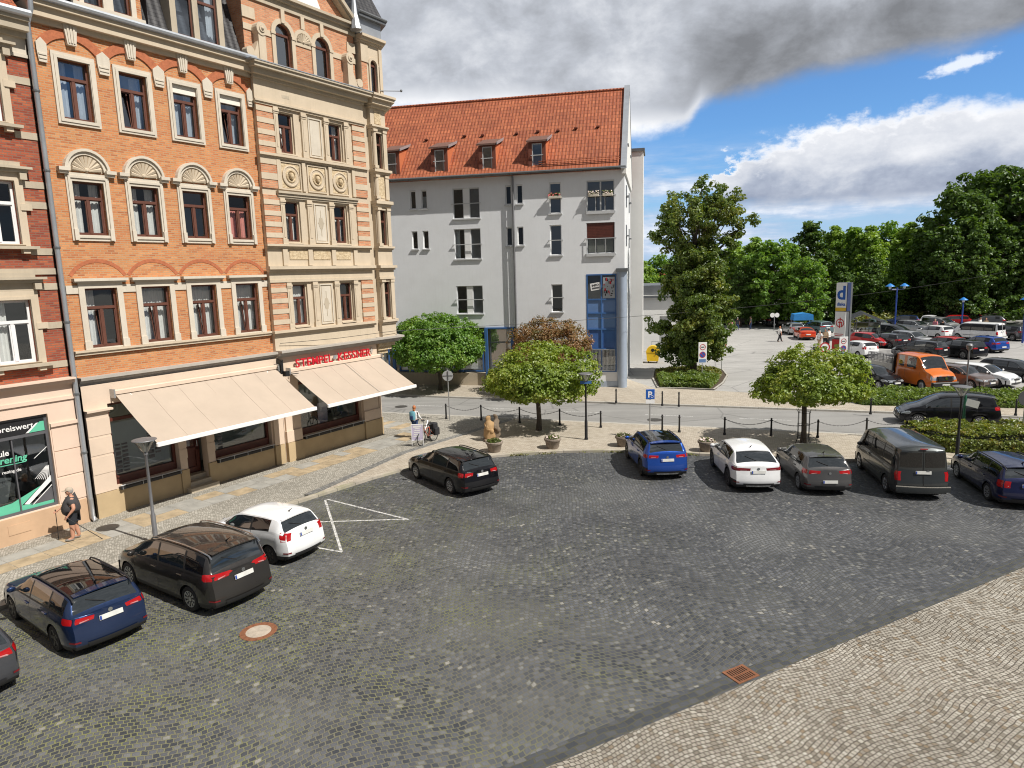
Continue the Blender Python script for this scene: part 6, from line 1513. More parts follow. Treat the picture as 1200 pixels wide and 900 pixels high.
# --- cars on the car park beyond the street
g3 = 'cars on the supermarket car park'
D_ = radians
def by_front(kind, fc, ang, z=0.0, L=None):
    d = Vector((cos(ang),sin(ang),0)); c = at(*fc, z)-d*((L or SPECS[kind]['L'])/2); c.z = z; return c, ang
bg = {}
def bgcar(kind, pnt, pos, label, cat='car', nm='parked_car', **kw):
    """first of a kind is built, later ones are copies in another paint"""
    key = (kind, tuple(sorted((k, str(v)) for k, v in kw.items())))
    if key not in bg:
        bg[key] = (make_car(nm, label, cat, kind, pnt, pos[0], pos[1], group=g3, detail=1, **kw), P[pnt]); return bg[key][0]
    src, pm_ = bg[key]; return dup(src, pos[0], pos[1], label, g3, {pm_: P[pnt]})
bgcar('small','black_paint',by_front('small',(1050,457),D_(-72)),'small black hatchback facing the hedge left of the orange truck')
bgcar('hatch','brown_paint',by_front('hatch',(1161,457),D_(-68)),'brownish silver hatchback facing the hedge right of the orange truck')
bgcar('hatch','white_paint',by_front('hatch',(1190,455),D_(-62)),'white hatchback facing the hedge at the right picture edge')
bgcar('hatch','dark_grey_paint',by_front('hatch',(1226,449),D_(-62)),'dark car almost out of frame beyond the white hatchback')
bgcar('small','white_paint',by_rear('small',(1021.5,420),D_(102)),'small white hatchback standing alone left of the truck bed')
bgcar('suv','dark_grey_paint',by_rear('suv',(1107,421.5),D_(118)),'dark grey off-roader with its back towards the orange truck cab')
bgcar('suv','black_paint',by_rear('suv',(1149,421.5),D_(104)),'black off-roader with pale bumper trim behind the slim lamp post')
bgcar('hatch','blue_paint_bright',by_rear('hatch',(1175,414),D_(104)),'bright blue hatchback in front of the white delivery van')
bgcar('van','white_paint',by_rear('van',(1174,400.5),D_(118)),'white delivery van with one wide dark rear window','van','delivery_van',glassm=M['ctint'])
bgcar('hatch','red_paint',by_rear('hatch',(1130,414),D_(112)),'dark red car half hidden behind the black off-roader')
bgcar('suv','silver_paint',by_front('suv',(1091,408.5),D_(-72)),'silver off-roader facing us behind the orange cab roof')
bgcar('wagon','dark_grey_paint',by_rear('wagon',(1060,409),D_(105)),'dark grey estate car behind the truck bed')
bgcar('small','red_paint',by_front('small',(1041,408),D_(-60)),'small red hatchback beside the market stall roof')
bgcar('hatch','silver_paint',by_rear('hatch',(1041,393.5),D_(100)),'silver hatchback in front of the twin blue lamp')
bgcar('hatch','teal_grey_paint',by_rear('hatch',(1034,388),D_(100)),'teal grey hatchback partly hidden behind the silver one')
bgcar('mpv','dark_grey_paint',by_front('mpv',(1071,399),D_(-62)),'dark grey people carrier right of the twin blue lamp')
bgcar('hatch','white_paint',by_rear('hatch',(1114,398),D_(104)),'white hatchback in the middle of the crowded car rows')
bgcar('wagon','silver_paint',by_rear('wagon',(1139,398),D_(104)),'silver estate car left of the white delivery van')
bgcar('suv','dark_blue_paint',by_rear('suv',(1078,383.5),D_(150)),'dark blue off-roader at the grass edge of the back row')
bgcar('coupe','white_paint',by_front('coupe',(1084,385),D_(-130)),'low white car beside the dark blue off-roader in the back row')
bgcar('wagon','silver_paint',by_front('wagon',(1093,391),D_(-70)),'silver estate car behind the group of shoppers')
bgcar('mpv','silver_paint',by_front('mpv',(1122,388.5),D_(-70)),'silver people carrier under the slim blue lamp')
bgcar('wagon','red_paint',by_rear('wagon',(1138,382.5),D_(150)),'red estate car at the left of the red pair in the back row')
bgcar('suv','red_paint',by_rear('suv',(1152,381),D_(150)),'red off-roader in the back row beside the white van')
bgcar('hatch','steel_grey_paint',by_rear('hatch',(1178,383),D_(150)),'grey hatchback seen over the roof of the white delivery van')
bgcar('suv','steel_grey_paint',by_rear('suv',(1204,400),D_(104)),'grey off-roader at the right edge beside the white delivery van')
bgcar('convertible','orange_red_paint',by_rear('convertible',(947,399),D_(78)),'orange red convertible with dark folding roof near the entrance','convertible' if False else 'car')
bgcar('hatch','silver_paint',by_rear('hatch',(935,393),D_(84)),'silver car standing just left of the orange red convertible')
bgcar('mpv','teal_grey_paint',by_rear('mpv',(970,392.5),D_(100)),'teal people carrier partly behind the tall price sign')
for i, (px, py, k_, p_, l_) in enumerate([(846,381,'hatch','silver_paint','silver car far back in the shade of the trees'),(858,380,'wagon','white_paint','white car far back between the tree trunks'),(896,383,'suv','black_paint','black off-roader in deep shade beside the far sign post')]): bgcar(k_,p_,by_rear(k_,(px,py),D_(10)),l_)
# orange double cab truck
def truck():
    SPECS['cab'] = dict(L=3.7,W=1.96,xr=-5.,xf=.95,R=.345,T=[(-1.85,2.22),(-1.78,2.27),(-1.0,2.30),(.15,2.29),(.42,2.22),(1.06,1.46),(1.22,1.38),(1.6,1.26),(1.78,1.16),(1.85,1.06)],
        B=[(-1.85,1.32),(0,1.30),(.8,1.22),(1.3,1.12),(1.85,.84)],rw=.83,ws=(.46,1.04),rwin=None,sw=[(-1.40,-.86),(-.58,.30)],bp=True,doors=[(-1.62,-.72),(-.72,.72)],tl=(.05,.05,.9,1.0,.9,1.0),plz=.5,edge=.9,zs=.30,hl=(.16,.30,.78,1.08,.78,1.02),ft=.09,noseshape=[(.2,.05),(.35,0),(.6,0),(.8,.03),(1.0,.08),(1.3,.16),(3,.16)],tailshape=[(0,0),(3,0)])
    d = at(1084,452)-at(1040,437); d.z = 0; a = atan2(d.y,d.x); a = D_(-83)
    c = at(1105,459)-Vector((cos(a),sin(a),0))*1.75; c.z = 0
    t = make_car('flatbed_truck','orange double cab flatbed truck with grey caged cargo bed facing the hedge','truck','cab','orange_paint',c,a,spokes=6,hubs=True,detail=1)
    for o in list(t.children):
        if o.name.startswith(('tail_light','bumper_trim','skid','grille','air_intake','badge','number_plate')): [bpy.data.objects.remove(q) for q in list(o.children)]; bpy.data.objects.remove(o)
    # the loft's rear wheels sit under the cargo bed: move them there
    ws = [o for o in t.children if o.name.startswith('wheel')]
    for o in ws[:2]: o.location = (5-2.6,0,0)
    b = MB(); b.box(-4.6,-1.95,-1.0,1.0,.78,.92); b.box(-4.7,-1.95,-.3,.3,.45,.78); b.build('bed_floor', M['cunder'], t)
    b = MB()
    for s in (1,-1): b.box(-4.62,-1.97,s*1.0-.02,s*1.0+.02,.93,1.42)
    b.box(-4.64,-4.60,-1.0,1.0,.93,1.42); b.box(-1.99,-1.95,-1.0,1.0,.93,1.6); b.build('dropside', M['silverwall'], t)
    b = MB()
    for s in (1,-1):
        for i in range(9): x = -4.6+i*.328; b.box(x-.015,x+.015,s*1.0-.015,s*1.0+.015,1.42,2.02)
        for z in (1.6,1.8,2.0): b.box(-4.6,-1.97,s*1.0-.012,s*1.0+.012,z-.015,z+.015)
    for z in (1.5,1.6,1.7,1.8,1.9,2.0): b.box(-4.61,-4.58,-1,1,z-.012,z+.012)
    for i in range(22):
        for s in (1,-1): x = -4.58+i*.12; b.box(x-.008,x+.008,s*1.0-.008,s*1.0+.008,1.43,2.0)
        y = -.98+i*.092; b.box(-4.605,-4.59,y-.008,y+.008,1.43,2.0)
    for s in (1,-1):
        for z in (1.5,1.7,1.9): b.box(-4.6,-1.97,s*1.0-.008,s*1.0+.008,z-.008,z+.008)
    b.build('cargo_cage', M['lamppole'], t)
    for s in (1,-1): b = MB(); b.box(-4.66,-4.62,min(s*.7,s*.95),max(s*.7,s*.95),.62,.76); b.build('tail_light', M['tail'], t)
    b = MB(); b.box(-1.9,-1.86,-.95,.95,.9,2.2); b.build('cab_rear_wall', M['ctrim'], t)
    b = MB(); b.bbox(1.78,2.0,-.95,.95,.34,.66,.05); b.build('front_bumper', M['ctrim'], t)
    b = MB()
    for z in (.74,.82,.90,.98): b.box(1.80,1.985-(z-.74)*.22,-.55,.55,z,z+.05)
    b.cyl((1.86,0,.9),(1.97,0,.9),.11,n=14); b.build('radiator_grille', M['ctrim'], t)
    b = MB(); b.cyl((1.97,0,.9),(1.985,0,.9),.09,n=14); b.build('badge', M['chrome'], t)
    b = MB(); b.add([(2.004,-.27,.44),(2.004,.27,.44),(2.004,.27,.55),(2.004,-.27,.55)],[(0,1,2,3)]); b.build('number_plate', M['plate'], t)
M['silverwall'] = pm('aluminium_dropside', (.50,.49,.46), .5, .4, var=.12, scale=2)
truck()
# ------------------------------------------------------------------ trees, hedges, ground cover
def leaf(b, p, n, s, r, fold=.25):
    """one folded leaf: two triangles meeting on a midrib"""
    a = n.orthogonal().normalized(); ang = r.uniform(0,2*pi); t = (a*cos(ang) + n.cross(a)*sin(ang)); w = n.cross(t)
    k = len(b.v); d = n*(s*fold)
    b.v += [tuple(p-t*s*.6), tuple(p+w*s*.5+d), tuple(p+t*s*.7), tuple(p-w*s*.5+d)]
    b.f += [(k,k+1,k+2),(k,k+2,k+3)]; b.m += [0,0]
def rnd_dir(r):
    while True:
        v = Vector((r.uniform(-1,1),r.uniform(-1,1),r.uniform(-1,1)))
        if .05 < v.length < 1: return v.normalized()
def clump(b, c, rad, n, s, r, up=.5, flat=.7, out=None):
    for _ in range(n):
        d = rnd_dir(r); p = c+Vector((d.x,d.y,d.z*flat))*rad*r.uniform(.35,1)**.6
        nn = (d*.7+Vector((0,0,up))+rnd_dir(r)*.6+(out*.5 if out is not None else Vector())).normalized()
        leaf(b, p, nn, s*r.uniform(.7,1.3), r)
def branch_path(p0, p1, r, wob):
    pts = [p0]
    for t in (.25,.5,.75): pts.append(p0.lerp(p1,t)+rnd_dir(r)*wob*(p1-p0).length)
    return pts+[p1]
def globe_tree(label, base, rx, zb, zt, seed, mat, trunk_h=None, nclump=430, gaps=0.0, ls=.15, group='ball crowned street trees', top=1.0, ry=None, lump=.16, rt=.13, cage=False, off=(0,0)):
    r = random.Random(seed); t = thing('street_tree', label, 'tree', base, 0, group)
    zc = zb+(zt-zb)*.40; b = MB(); ry = ry or rx
    lobes = [(rnd_dir(r), r.uniform(.5,1)) for _ in range(16)]
    def surf(d):      # lumpy dome, flatter below
        k = 1.0
        for l, a in lobes: k += lump*a*max(0, d.dot(l)-.72)/.28
        rz = (zt-zc)*top if d.z > 0 else (zc-zb)
        return Vector((d.x*rx*k, d.y*ry*k, d.z*rz*(k if d.z > 0 else 1)))
    for i in range(nclump):
        d = rnd_dir(r)
        if d.z < -.55: d.z *= .6; d.normalize()
        if r.random() < gaps: continue
        q = r.random(); f = .96-.5*q**2.6
        c = Vector((off[0],off[1],zc))+surf(d)*f
        clump(b, c, .34*rx/3.0+.08, 40, ls*.76, r, .55, .65, d)
    for i in range(nclump//5):     # loose twigs that break the outline
        d = rnd_dir(r)
        if d.z < -.3: continue
        c = Vector((off[0],off[1],zc))+surf(d)*r.uniform(1.0,1.10); clump(b, c, .17, 13, ls*.76, r, .4, .8, d)
    b.build('crown', mat, t)
    w = MB(); w.tube([(0,0,0),(.03,.02,.6),(-.02,.0,zb+.2),(off[0]*.4,off[1]*.4,zc)],[rt*1.35,rt,rt*.9,rt*.7],9)
    for i in range(9):
        a = 2*pi*i/9+r.uniform(-.3,.3); e = Vector((off[0]+rx*.62*cos(a), off[1]+ry*.62*sin(a), zc+r.uniform(-.1,.9)*(zt-zc)*.55)); pts = branch_path(Vector((off[0]*.2,off[1]*.2,zb+.25)), e, r, .06); w.tube(pts,[rt*.5,rt*.38,rt*.28,rt*.18,rt*.08],6)
    w.build('trunk', M['bark'], t, 60)
    if cage:
        c = MB()
        for i in range(6):
            a = 2*pi*i/6; c.tube([(.36*cos(a),.36*sin(a),0),(.28*cos(a),.28*sin(a),.25),(.28*cos(a),.28*sin(a),1.5),(.33*cos(a),.33*sin(a),1.62)],.014,4)
        for z in (.3,.9,1.5): c.tube([(.285*cos(2*pi*i/12),.285*sin(2*pi*i/12),z) for i in range(12)],.012,4,0,True)
        c.build('tree_guard', M['blackmetal'], t)
    return t
def planting_pit(x, y, w=.9):
    pass
b1 = at(631.5,504,Z1); globe_tree('middle ball maple with yellowish green crown standing before the white house', b1, 2.42, 1.6, 4.25, 3, M['leafgold'], lump=.20, gaps=.05, ls=.15, nclump=560)
b2 = at(941,519,Z1); globe_tree('ball maple at the parking row, its trunk inside a black iron guard', b2, 2.0, 1.95, 4.15, 8, M['leafgold'], ls=.15, nclump=430, gaps=.08, lump=.30, rt=.12, cage=True, off=(.35,.2))
b3 = at(516,457,Z1); globe_tree('deep green ball tree at the far pavement beside the corner house', b3, 3.05, 1.5, 5.5, 13, M['leafglobe'], ls=.18, nclump=620, lump=.14)
b4 = at(645,462,Z1); globe_tree('half bare browning ball tree behind the yellowish one', b4, 2.35, 1.9, 4.95, 21, M['leafbrown'], ls=.14, nclump=560, gaps=.12, lump=.18)
# big trees: limbs with leaf sprays along them
def big_tree(name, label, base, limbs, trunk, leafm, seed, ls, per=34, rad=1.0, group=None, clumps=1.0):
    r = random.Random(seed); t = thing(name, label, 'tree', base, r.uniform(0,.0), group); b = MB(); w = MB()
    w.tube([Vector(p) for p, _ in trunk], [q for _, q in trunk], 10)
    for (p0, p1, r0, n) in limbs:
        p0 = Vector(p0); p1 = Vector(p1); pts = branch_path(p0,p1,r,.05); w.tube(pts,[r0,r0*.8,r0*.6,r0*.4,r0*.15],6)
        L_ = (p1-p0).length
        for i in range(int(n*clumps)):
            f = r.uniform(.62 if n <= 12 else .3,1.06); c = p0.lerp(p1,f)+rnd_dir(r)*rad*r.uniform(.2,1.0)*(1.25-.4*f)
            clump(b, c, rad*.42, per, ls, r, .45, .7)
    b.build('crown', leafm, t); w.build('trunk', M['bark'], t, 60); return t
bt = at(812,440,0); bt.z = 0
rr = random.Random(5); limbs = []
# lower and middle crown: dense column about 5 m wide from 1.5 m to 9.5 m, thinning to an open top with a limb to the right
for i in range(60):     # dense lower crown
    z = rr.uniform(1.9,8.6); a = rr.uniform(0,2*pi); R_ = (3.2-.28*abs(z-4.6)**1.1)*rr.uniform(.72,1.0); limbs.append(((0,0,max(1.5,z-1.2)),(R_*cos(a)-.1,R_*sin(a),z),.07,19))
for i in range(10):     # waist
    z = rr.uniform(8.2,10.4); a = rr.uniform(0,2*pi); R_ = rr.uniform(1.2,2.2); limbs.append(((0,0,z-1.4),(R_*cos(a)-.2,R_*sin(a),z),.06,10))
for i in range(34):     # broad open head
    d = rnd_dir(rr); q = rr.uniform(.75,1.0); e = Vector((.55+3.9*d.x*q, 2.6*d.y*q, 12.2+2.5*d.z*q)); limbs.append(((.1+.25*(e.x-.1),.2*e.y,9.3+.3*(e.z-9.8)),tuple(e),.05,7))
limbs += [((0,0,8.4),(3.0,-.3,10.8),.17,8),((.6,0,8.8),(4.2,-.4,12.3),.15,12),((.3,0,9.0),(2.4,.3,14.0),.14,12),((0,0,9),(.6,.2,15.0),.14,12),((-.2,0,8.8),(-2.2,.3,13.6),.14,12),((-.2,0,8),(-3.1,0,11.0),.12,12),((0,0,9),(-.3,-1.4,13.6),.10,8)]
big_tree('chestnut_tree','tall dark chestnut tree on the green island with an open upper crown',bt,limbs,[((0,0,0),.30),((.04,.03,2),.25),((0,0,5),.20),((.05,0,8.5),.14),((.1,.0,12.5),.05)],M['leafdarkmix'],31,.17,per=46,rad=.95)
# the wood beyond the car park: five crown shapes, each tree a copy
def forest_proto(seed, h, wd, mat, shape, ls, n):
    r = random.Random(seed); t = thing('forest_tree','x','tree',(0,0,-500),0,'trees of the wood behind the car park'); b = MB(); w = MB()
    w.tube([(0,0,0),(.1,0,h*.3),(0,.1,h*.6),(0,0,h*.92)],[h*.022,h*.018,h*.011,h*.003],8)
    nl = 60
    for i in range(nl):
        f = (i+.5)/nl; z = h*(.14+.86*f)
        if shape == 'round': R_ = wd/2*sqrt(max(.04,1-((z-h*.55)/(h*.5))**2))
        elif shape == 'cone': R_ = wd/2*(1.08-f)*(.9 if f > .1 else .7)
        elif shape == 'tall': R_ = wd/2*(sin(pi*min(1,f*.9+.1))**.6)
        else: R_ = wd/2*(.55+.45*sin(f*9+seed))*sqrt(max(.08,1-f**3))
        a = i*2.399+r.uniform(-.4,.4); R_ *= r.uniform(.7,1.05)
        e = Vector((R_*cos(a),R_*sin(a),z)); s0 = Vector((0,0,max(h*.1,z-R_*.5))); w.tube(branch_path(s0,e,r,.05),[h*.007,h*.006,h*.004,h*.003,h*.001],5)
        for k in range(n):
            q = r.uniform(.3,1.04)**.7; c = s0.lerp(e,q)+rnd_dir(r)*h*.05; clump(b, c, h*.045, 20, ls, r, .5, .65)
    b.build('crown', mat, t); w.build('trunk', M['bark'], t, 60); return t
protos = {'a':forest_proto(1,16,9.5,M['leafmid'],'round',.46,6),'b':forest_proto(2,19,10,M['leafdark'],'lumpy',.50,6),'c':forest_proto(3,15,7.5,M['leaflight'],'tall',.42,6),'d':forest_proto(4,17,8.0,M['leafmid'],'lumpy',.46,6),'e':forest_proto(5,24,14,M['leafdark'],'round',.60,8)}
used = set()
def ftree(k, px, Y, h0, label, rz=0.0, wide=1.0):
    """Y metres in front of the camera; h0: height wanted"""
    base = {'a':16,'b':19,'c':15,'d':17,'e':24}[k]; s = h0/base; x = (px-600)/FPX*(Y*cos(PITCH)+CAM_H*sin(PITCH))/cos(0)
    if k not in used: o = protos[k]; used.add(k); o['label'] = label
    else: o = copy_tree(protos[k]); o['label'] = label
    o.location = (x,Y,0); o.rotation_euler = (0,0,rz); o.scale = (s*wide,s*wide,s)
    return o
RF = random.Random(77)
FT = [('c',757,96,9,'slim pale tree just right of the white stair tower'),('a',776,100,10.0,'rounded tree seen left of the big chestnut trunk'),('d',800,118,11,'tree crown hidden mostly behind the chestnut'),('c',862,104,11.5,'pale slim tree right beside the chestnut crown'),('c',884,100,11.8,'tall slim mid green tree at the left of the wood'),('a',905,96,11.5,'rounded mid green tree above the walking person'),('d',925,98,11.0,'uneven mid green tree above the blue canopy'),('a',945,92,9.0,'broad bright tree left of the tall price sign'),('b',948,108,14.6,'dark tree with a knobbly top standing out over the price sign'),('c',975,112,13.6,'pale tree directly behind the tall price sign'),('d',998,108,13.4,'mid green tree right of the price sign'),('c',1016,106,13.2,'pale slim tree left of the twin blue lamp'),('a',1040,112,14.2,'light rounded tree above the twin blue lamp'),('c',1062,108,13.6,'pale tree right of the twin blue lamp'),('c',1084,110,13.8,'pale tree at the foot of the tall dark trees'),('b',1078,100,11.0,'dark undergrowth tree behind the dark blue off-roader'),('b',1020,97,9.0,'dark low tree behind the market stall'),('b',985,96,8.0,'dark low tree behind the shelter roof'),('d',1048,99,9.5,'low tree in the shade left of the dark pines'),('e',1118,96,17.5,'tall dark tree left in the group at the right edge'),('e',1150,104,21.5,'tallest dark tree with broad crown at the right edge'),('e',1185,98,20.8,'tall dark tree second from the right picture edge'),('e',1222,100,21.5,'tall dark tree cut off by the right picture edge'),('b',1110,92,12.5,'dark tree standing before the tall trees on the left'),('b',1140,90,11.5,'dark tree behind the red cars of the back row'),('b',1170,91,12.5,'dark tree behind the white delivery van'),('b',1203,90,13.0,'dark tree at the right edge above the blue lamp'),('d',1095,104,14.5,'mid green tree filling the gap left of the tall trees'),('b',870,97,8.5,'dark low tree shading the far people'),('b',900,99,8.0,'dark low tree behind the white walking shirt'),('b',925,97,8.0,'dark low tree behind the blue canopy'),('b',955,98,8.0,'dark low tree left of the price sign base'),('d',835,120,12,'tree behind the right half of the chestnut'),('a',740,125,9,'round tree far behind the stair tower')]
for i, (k, px, Y, h_, l_) in enumerate(FT): ftree(k, px, Y, h_, l_, RF.uniform(0,6.28), RF.uniform(.92,1.12))
# understorey that closes the wood between the trunks
def mass(name, label_kind, pts, n, mat, ls, seed, z0, z1, dens=1):
    r = random.Random(seed); b = MB()
    for i in range(n):
        t = r.uniform(0,len(pts)-1.001); j = int(t); p = Vector(pts[j]).lerp(Vector(pts[j+1]),t-j); q = r.random()
        c = Vector((p.x+r.gauss(0,1.2), p.y+r.gauss(0,1.5), z0+(z1-z0)*q**1.3)); clump(b, c, .85, 16, ls, r, .5, .7)
    return tag(b.build(name, mat), kind=label_kind)
mass('undergrowth','stuff',[(20,112,0),(34,106,0),(46,103,0),(58,103,0),(70,97,0),(95,92,0)],900,M['leafdark'],.5,9,.2,6.5)
mass('tall_weeds','stuff',[tuple(at(1005,385)),tuple(at(1045,379)),tuple(at(1062,377))],170,M['grass'],.34,4,.1,1.3)
# hedges: leaf shells round a clipped body
def hedge(name, label, poly, h, mat, seed, n, ls, group=None, round_=.25, kind=None):
    """poly: outline (x,y); leaves over the top and the sides, dark shade-coloured body inside"""
    r = random.Random(seed); b = MB(); xs = [p[0] for p in poly]; ys = [p[1] for p in poly]
    def inside(x,y):
        c = False; j = len(poly)-1
        for i in range(len(poly)):
            if (poly[i][1] > y) != (poly[j][1] > y) and x < (poly[j][0]-poly[i][0])*(y-poly[i][1])/(poly[j][1]-poly[i][1]+1e-12)+poly[i][0]: c = not c
            j = i
        return c
    def edge_d(x,y):
        m = 9
        for i in range(len(poly)):
            a = Vector(poly[i]); c = Vector(poly[(i+1)%len(poly)]); ap = Vector((x,y))-a; ac = c-a; t = max(0,min(1,ap.dot(ac)/ac.length_squared)); m = min(m,(ap-ac*t).length)
        return m
    k = 0
    while k < n:
        x, y = r.uniform(min(xs),max(xs)), r.uniform(min(ys),max(ys))
        if not inside(x,y): continue
        d = edge_d(x,y); hz = h*(1-.4*max(0,1-d/round_)**2)+.07*sin(x*2.1+y*1.3)+.05*sin(x*5.3-y*3.1); k += 1
        z = hz if d > .22 else r.uniform(.05,hz)
        c = Vector((x,y,z+r.gauss(0,.035))); n_ = (Vector((0,0,1))+rnd_dir(r)*.8).normalized(); leaf(b, c, n_, ls*r.uniform(.7,1.35), r)
        if r.random() < .05: leaf(b, c+Vector((0,0,r.uniform(.05,.16))), rnd_dir(r), ls, r)
    o = MB(); pin = poly; 
    cx, cy = sum(xs)/len(xs), sum(ys)/len(ys); sh = inset(poly+[poly[0]],.16)[:-1]
    if not inside(*sh[1]): sh = inset(poly+[poly[0]],-.16)[:-1]
    per = [(Vector(poly[i]),Vector(poly[(i+1)%len(poly)])) for i in range(len(poly))]
    for _ in range(n//2):
        a_, c_ = per[r.choices(range(len(per)),[(q-p).length for p,q in per])[0]]; tt = r.random(); p_ = a_.lerp(c_,tt); nn = Vector(((c_-a_).y,-(c_-a_).x)).normalized(); s_ = -1 if inside(p_.x+nn.x*.05,p_.y+nn.y*.05) else 1
        z = h*.72*r.random()**.8+.03; q = Vector((p_.x,p_.y,0))-Vector((nn.x,nn.y,0))*s_*r.uniform(0,.14); leaf(b, Vector((q.x,q.y,z)), (Vector((nn.x*s_,nn.y*s_,.5))+rnd_dir(r)*.7).normalized(), ls*r.uniform(.7,1.35), r)
    if kind: tag(b.build(name, mat), kind=kind); return
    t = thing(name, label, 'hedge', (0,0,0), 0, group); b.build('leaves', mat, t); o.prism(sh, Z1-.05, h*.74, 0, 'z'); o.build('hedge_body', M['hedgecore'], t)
hp = lambda L: [tuple(at(*p,.3)[:2]) for p in L]
hedge('hedge','clipped olive green hedge between the square and the street beside the van',[(18.6,32.0),(18.5,30.4),(19.3,29.2),(21.5,28.5),(34,25.3),(34,27.6),(26,30.6),(21,32.1)],.95,M['hedge'],6,15000,.105)
hedge('hedge','low dark green hedge between the far pavement and the car park',[(20.9,40.2),(24.0,39.2),(29,37.9),(45,32.5),(47,35.5),(34,41.2),(28.5,43.0),(24.2,44.0),(21.5,43.4)],.46,M['hedgegreen'],7,17000,.13)
isl = [(10.4,48.2),(12.4,47.6),(14.1,46.9),(15.6,49.6),(17.0,53.0),(17.6,56.2),(16.6,57.9),(14.2,58.4),(12.0,57.2),(11.0,53.0)]
sheet('grass_bed', isl, .06, M['soil'], .06)
kerb('kerb', isl+[isl[0]], inset(isl+[isl[0]],.12), M['kerb2'], .1, .8)
hedge('ground_cover','',[(10.7,48.5),(12.4,48.0),(13.9,47.3),(15.3,50.0),(15.8,51.6),(13.5,52.2),(11.3,52.4)],.55,M['hedgegreen'],8,9000,.12,kind='stuff')
hedge('grass','',[(11.2,52.3),(15.8,51.4),(16.8,54),(17.3,56.2),(16.4,57.6),(14.2,58.1),(12.2,57)],.12,M['grass'],9,5000,.13,kind='stuff')
# weeds in the kerb joint and stray moss
b = MB(); r = random.Random(12)
for i in range(900):
    t = r.random(); j = int(r.uniform(4,12)); p = Vector(kerbL[j]).lerp(Vector(kerbL[j+1]),r.random()); 
    if sin(p.x*1.7)+sin(p.x*4.1+1) < .2: continue
    leaf(b, Vector((p.x+r.gauss(0,.05),p.y-.06+r.gauss(0,.06),r.uniform(.01,.10))), rnd_dir(r), r.uniform(.03,.08), r)
tag(b.build('weeds', M['grass']), kind='stuff')
# ------------------------------------------------------------------ street furniture
def post(b, h, r0=.05): 
    b.lathe([(r0*1.5,0),(r0*1.5,.08),(r0*1.1,.12),(r0,.16),(r0*.85,h-.16),(r0*1.25,h-.14),(r0*1.25,h-.11),(r0*.8,h-.09),(r0*1.05,h-.03),(r0*.5,h)],(0,0,0),10)
bol = None
def bollard(px, py, label, group, z=Z1):
    global bol
    p = at(px,py,z)
    if bol is None:
        b = MB(); post(b,.92); bol = b.build('bollard', M['blackmetal'], None, 50); tag(bol, label, 'bollard', group); bol.location = p; return bol
    c = bol.copy(); COL.objects.link(c); c['label'] = label; c['group'] = group; c.location = p; return c
gA = 'black bollards along the street'
rowA = [(523,491),(564,492.5),(609,495.5),(656,498),(704,501)]
namesA = ['black bollard leaning close to the grey backed round sign','black bollard left of the stone sculpture','black bollard right of the stone sculpture','black bollard right of the middle ball maple trunk','black bollard ending the chain before the middle lamp post']
rowB = [(849,509.5),(903.5,511),(958,513),(1015,511),(1067,510)]
namesB = ['black bollard starting the chain right of the gap','black bollard between gap and guarded tree trunk','black bollard just right of the guarded tree trunk','black bollard behind the front of the dark van','black bollard ending the chain at the clipped hedge']
for q, l in zip(rowA,namesA): bollard(*q,l,gA)
for q, l in zip(rowB,namesB): bollard(*q,l,gA)
bollard(776,506,'left of the two free black bollards in the chain gap',gA); bollard(796,506.5,'right of the two free black bollards in the chain gap',gA)
for (x,y,l) in [(722,472,'black bollard on the far pavement before the round column'),(776,475.5,'left one of a bollard pair on the far pavement'),(795.5,476.5,'right one of a bollard pair on the far pavement'),(1020,485.5,'black bollard on the far pavement left of the passing car'),(1190,487,'black bollard on the far pavement right of the passing car')]: bollard(x,y,l,gA)
def chain(p, q, sag, label):
    b = MB(); p = Vector(p); q = Vector(q); n = 26; pts = []
    for i in range(n+1): t = i/n; v = p.lerp(q,t); v.z -= sag*4*t*(1-t); pts.append(v)
    for i in range(n):
        d = pts[i+1]-pts[i]; a = d.normalized(); s = a.cross(Vector((0,0,1))).normalized() if i % 2 else Vector((0,0,1)); m = (pts[i]+pts[i+1])/2
        b.tube([m-a*d.length*.6, m-a*d.length*.3+s*.016, m+a*d.length*.3+s*.016, m+a*d.length*.6, m+a*d.length*.3-s*.016, m-a*d.length*.3-s*.016], .009, 4, 0, True)
    return tag(b.build('chain', M['blackmetal']), label, 'chain', 'chains hanging between the bollards')
cl = ['chain between the grey backed sign and the first bollard','chain hanging behind the stone sculpture','chain left of the middle ball maple trunk','chain right of the middle ball maple trunk']
for i in range(4): p, q = at(*rowA[i],Z1), at(*rowA[i+1],Z1); chain(p+Vector((0,0,.82)), q+Vector((0,0,.82)), .26, cl[i])
cl = ['chain at the left end of the right bollard row','chain passing behind the guarded tree trunk','chain between the guarded trunk and the dark van','chain behind the roof of the dark van']
for i in range(4): p, q = at(*rowB[i],Z1), at(*rowB[i+1],Z1); chain(p+Vector((0,0,.82)), q+Vector((0,0,.82)), .26, cl[i])
def flat_glass():
    return M['lampglass']
M['lampglass'] = glass('lamp_glass', (.80,.80,.76), .12)
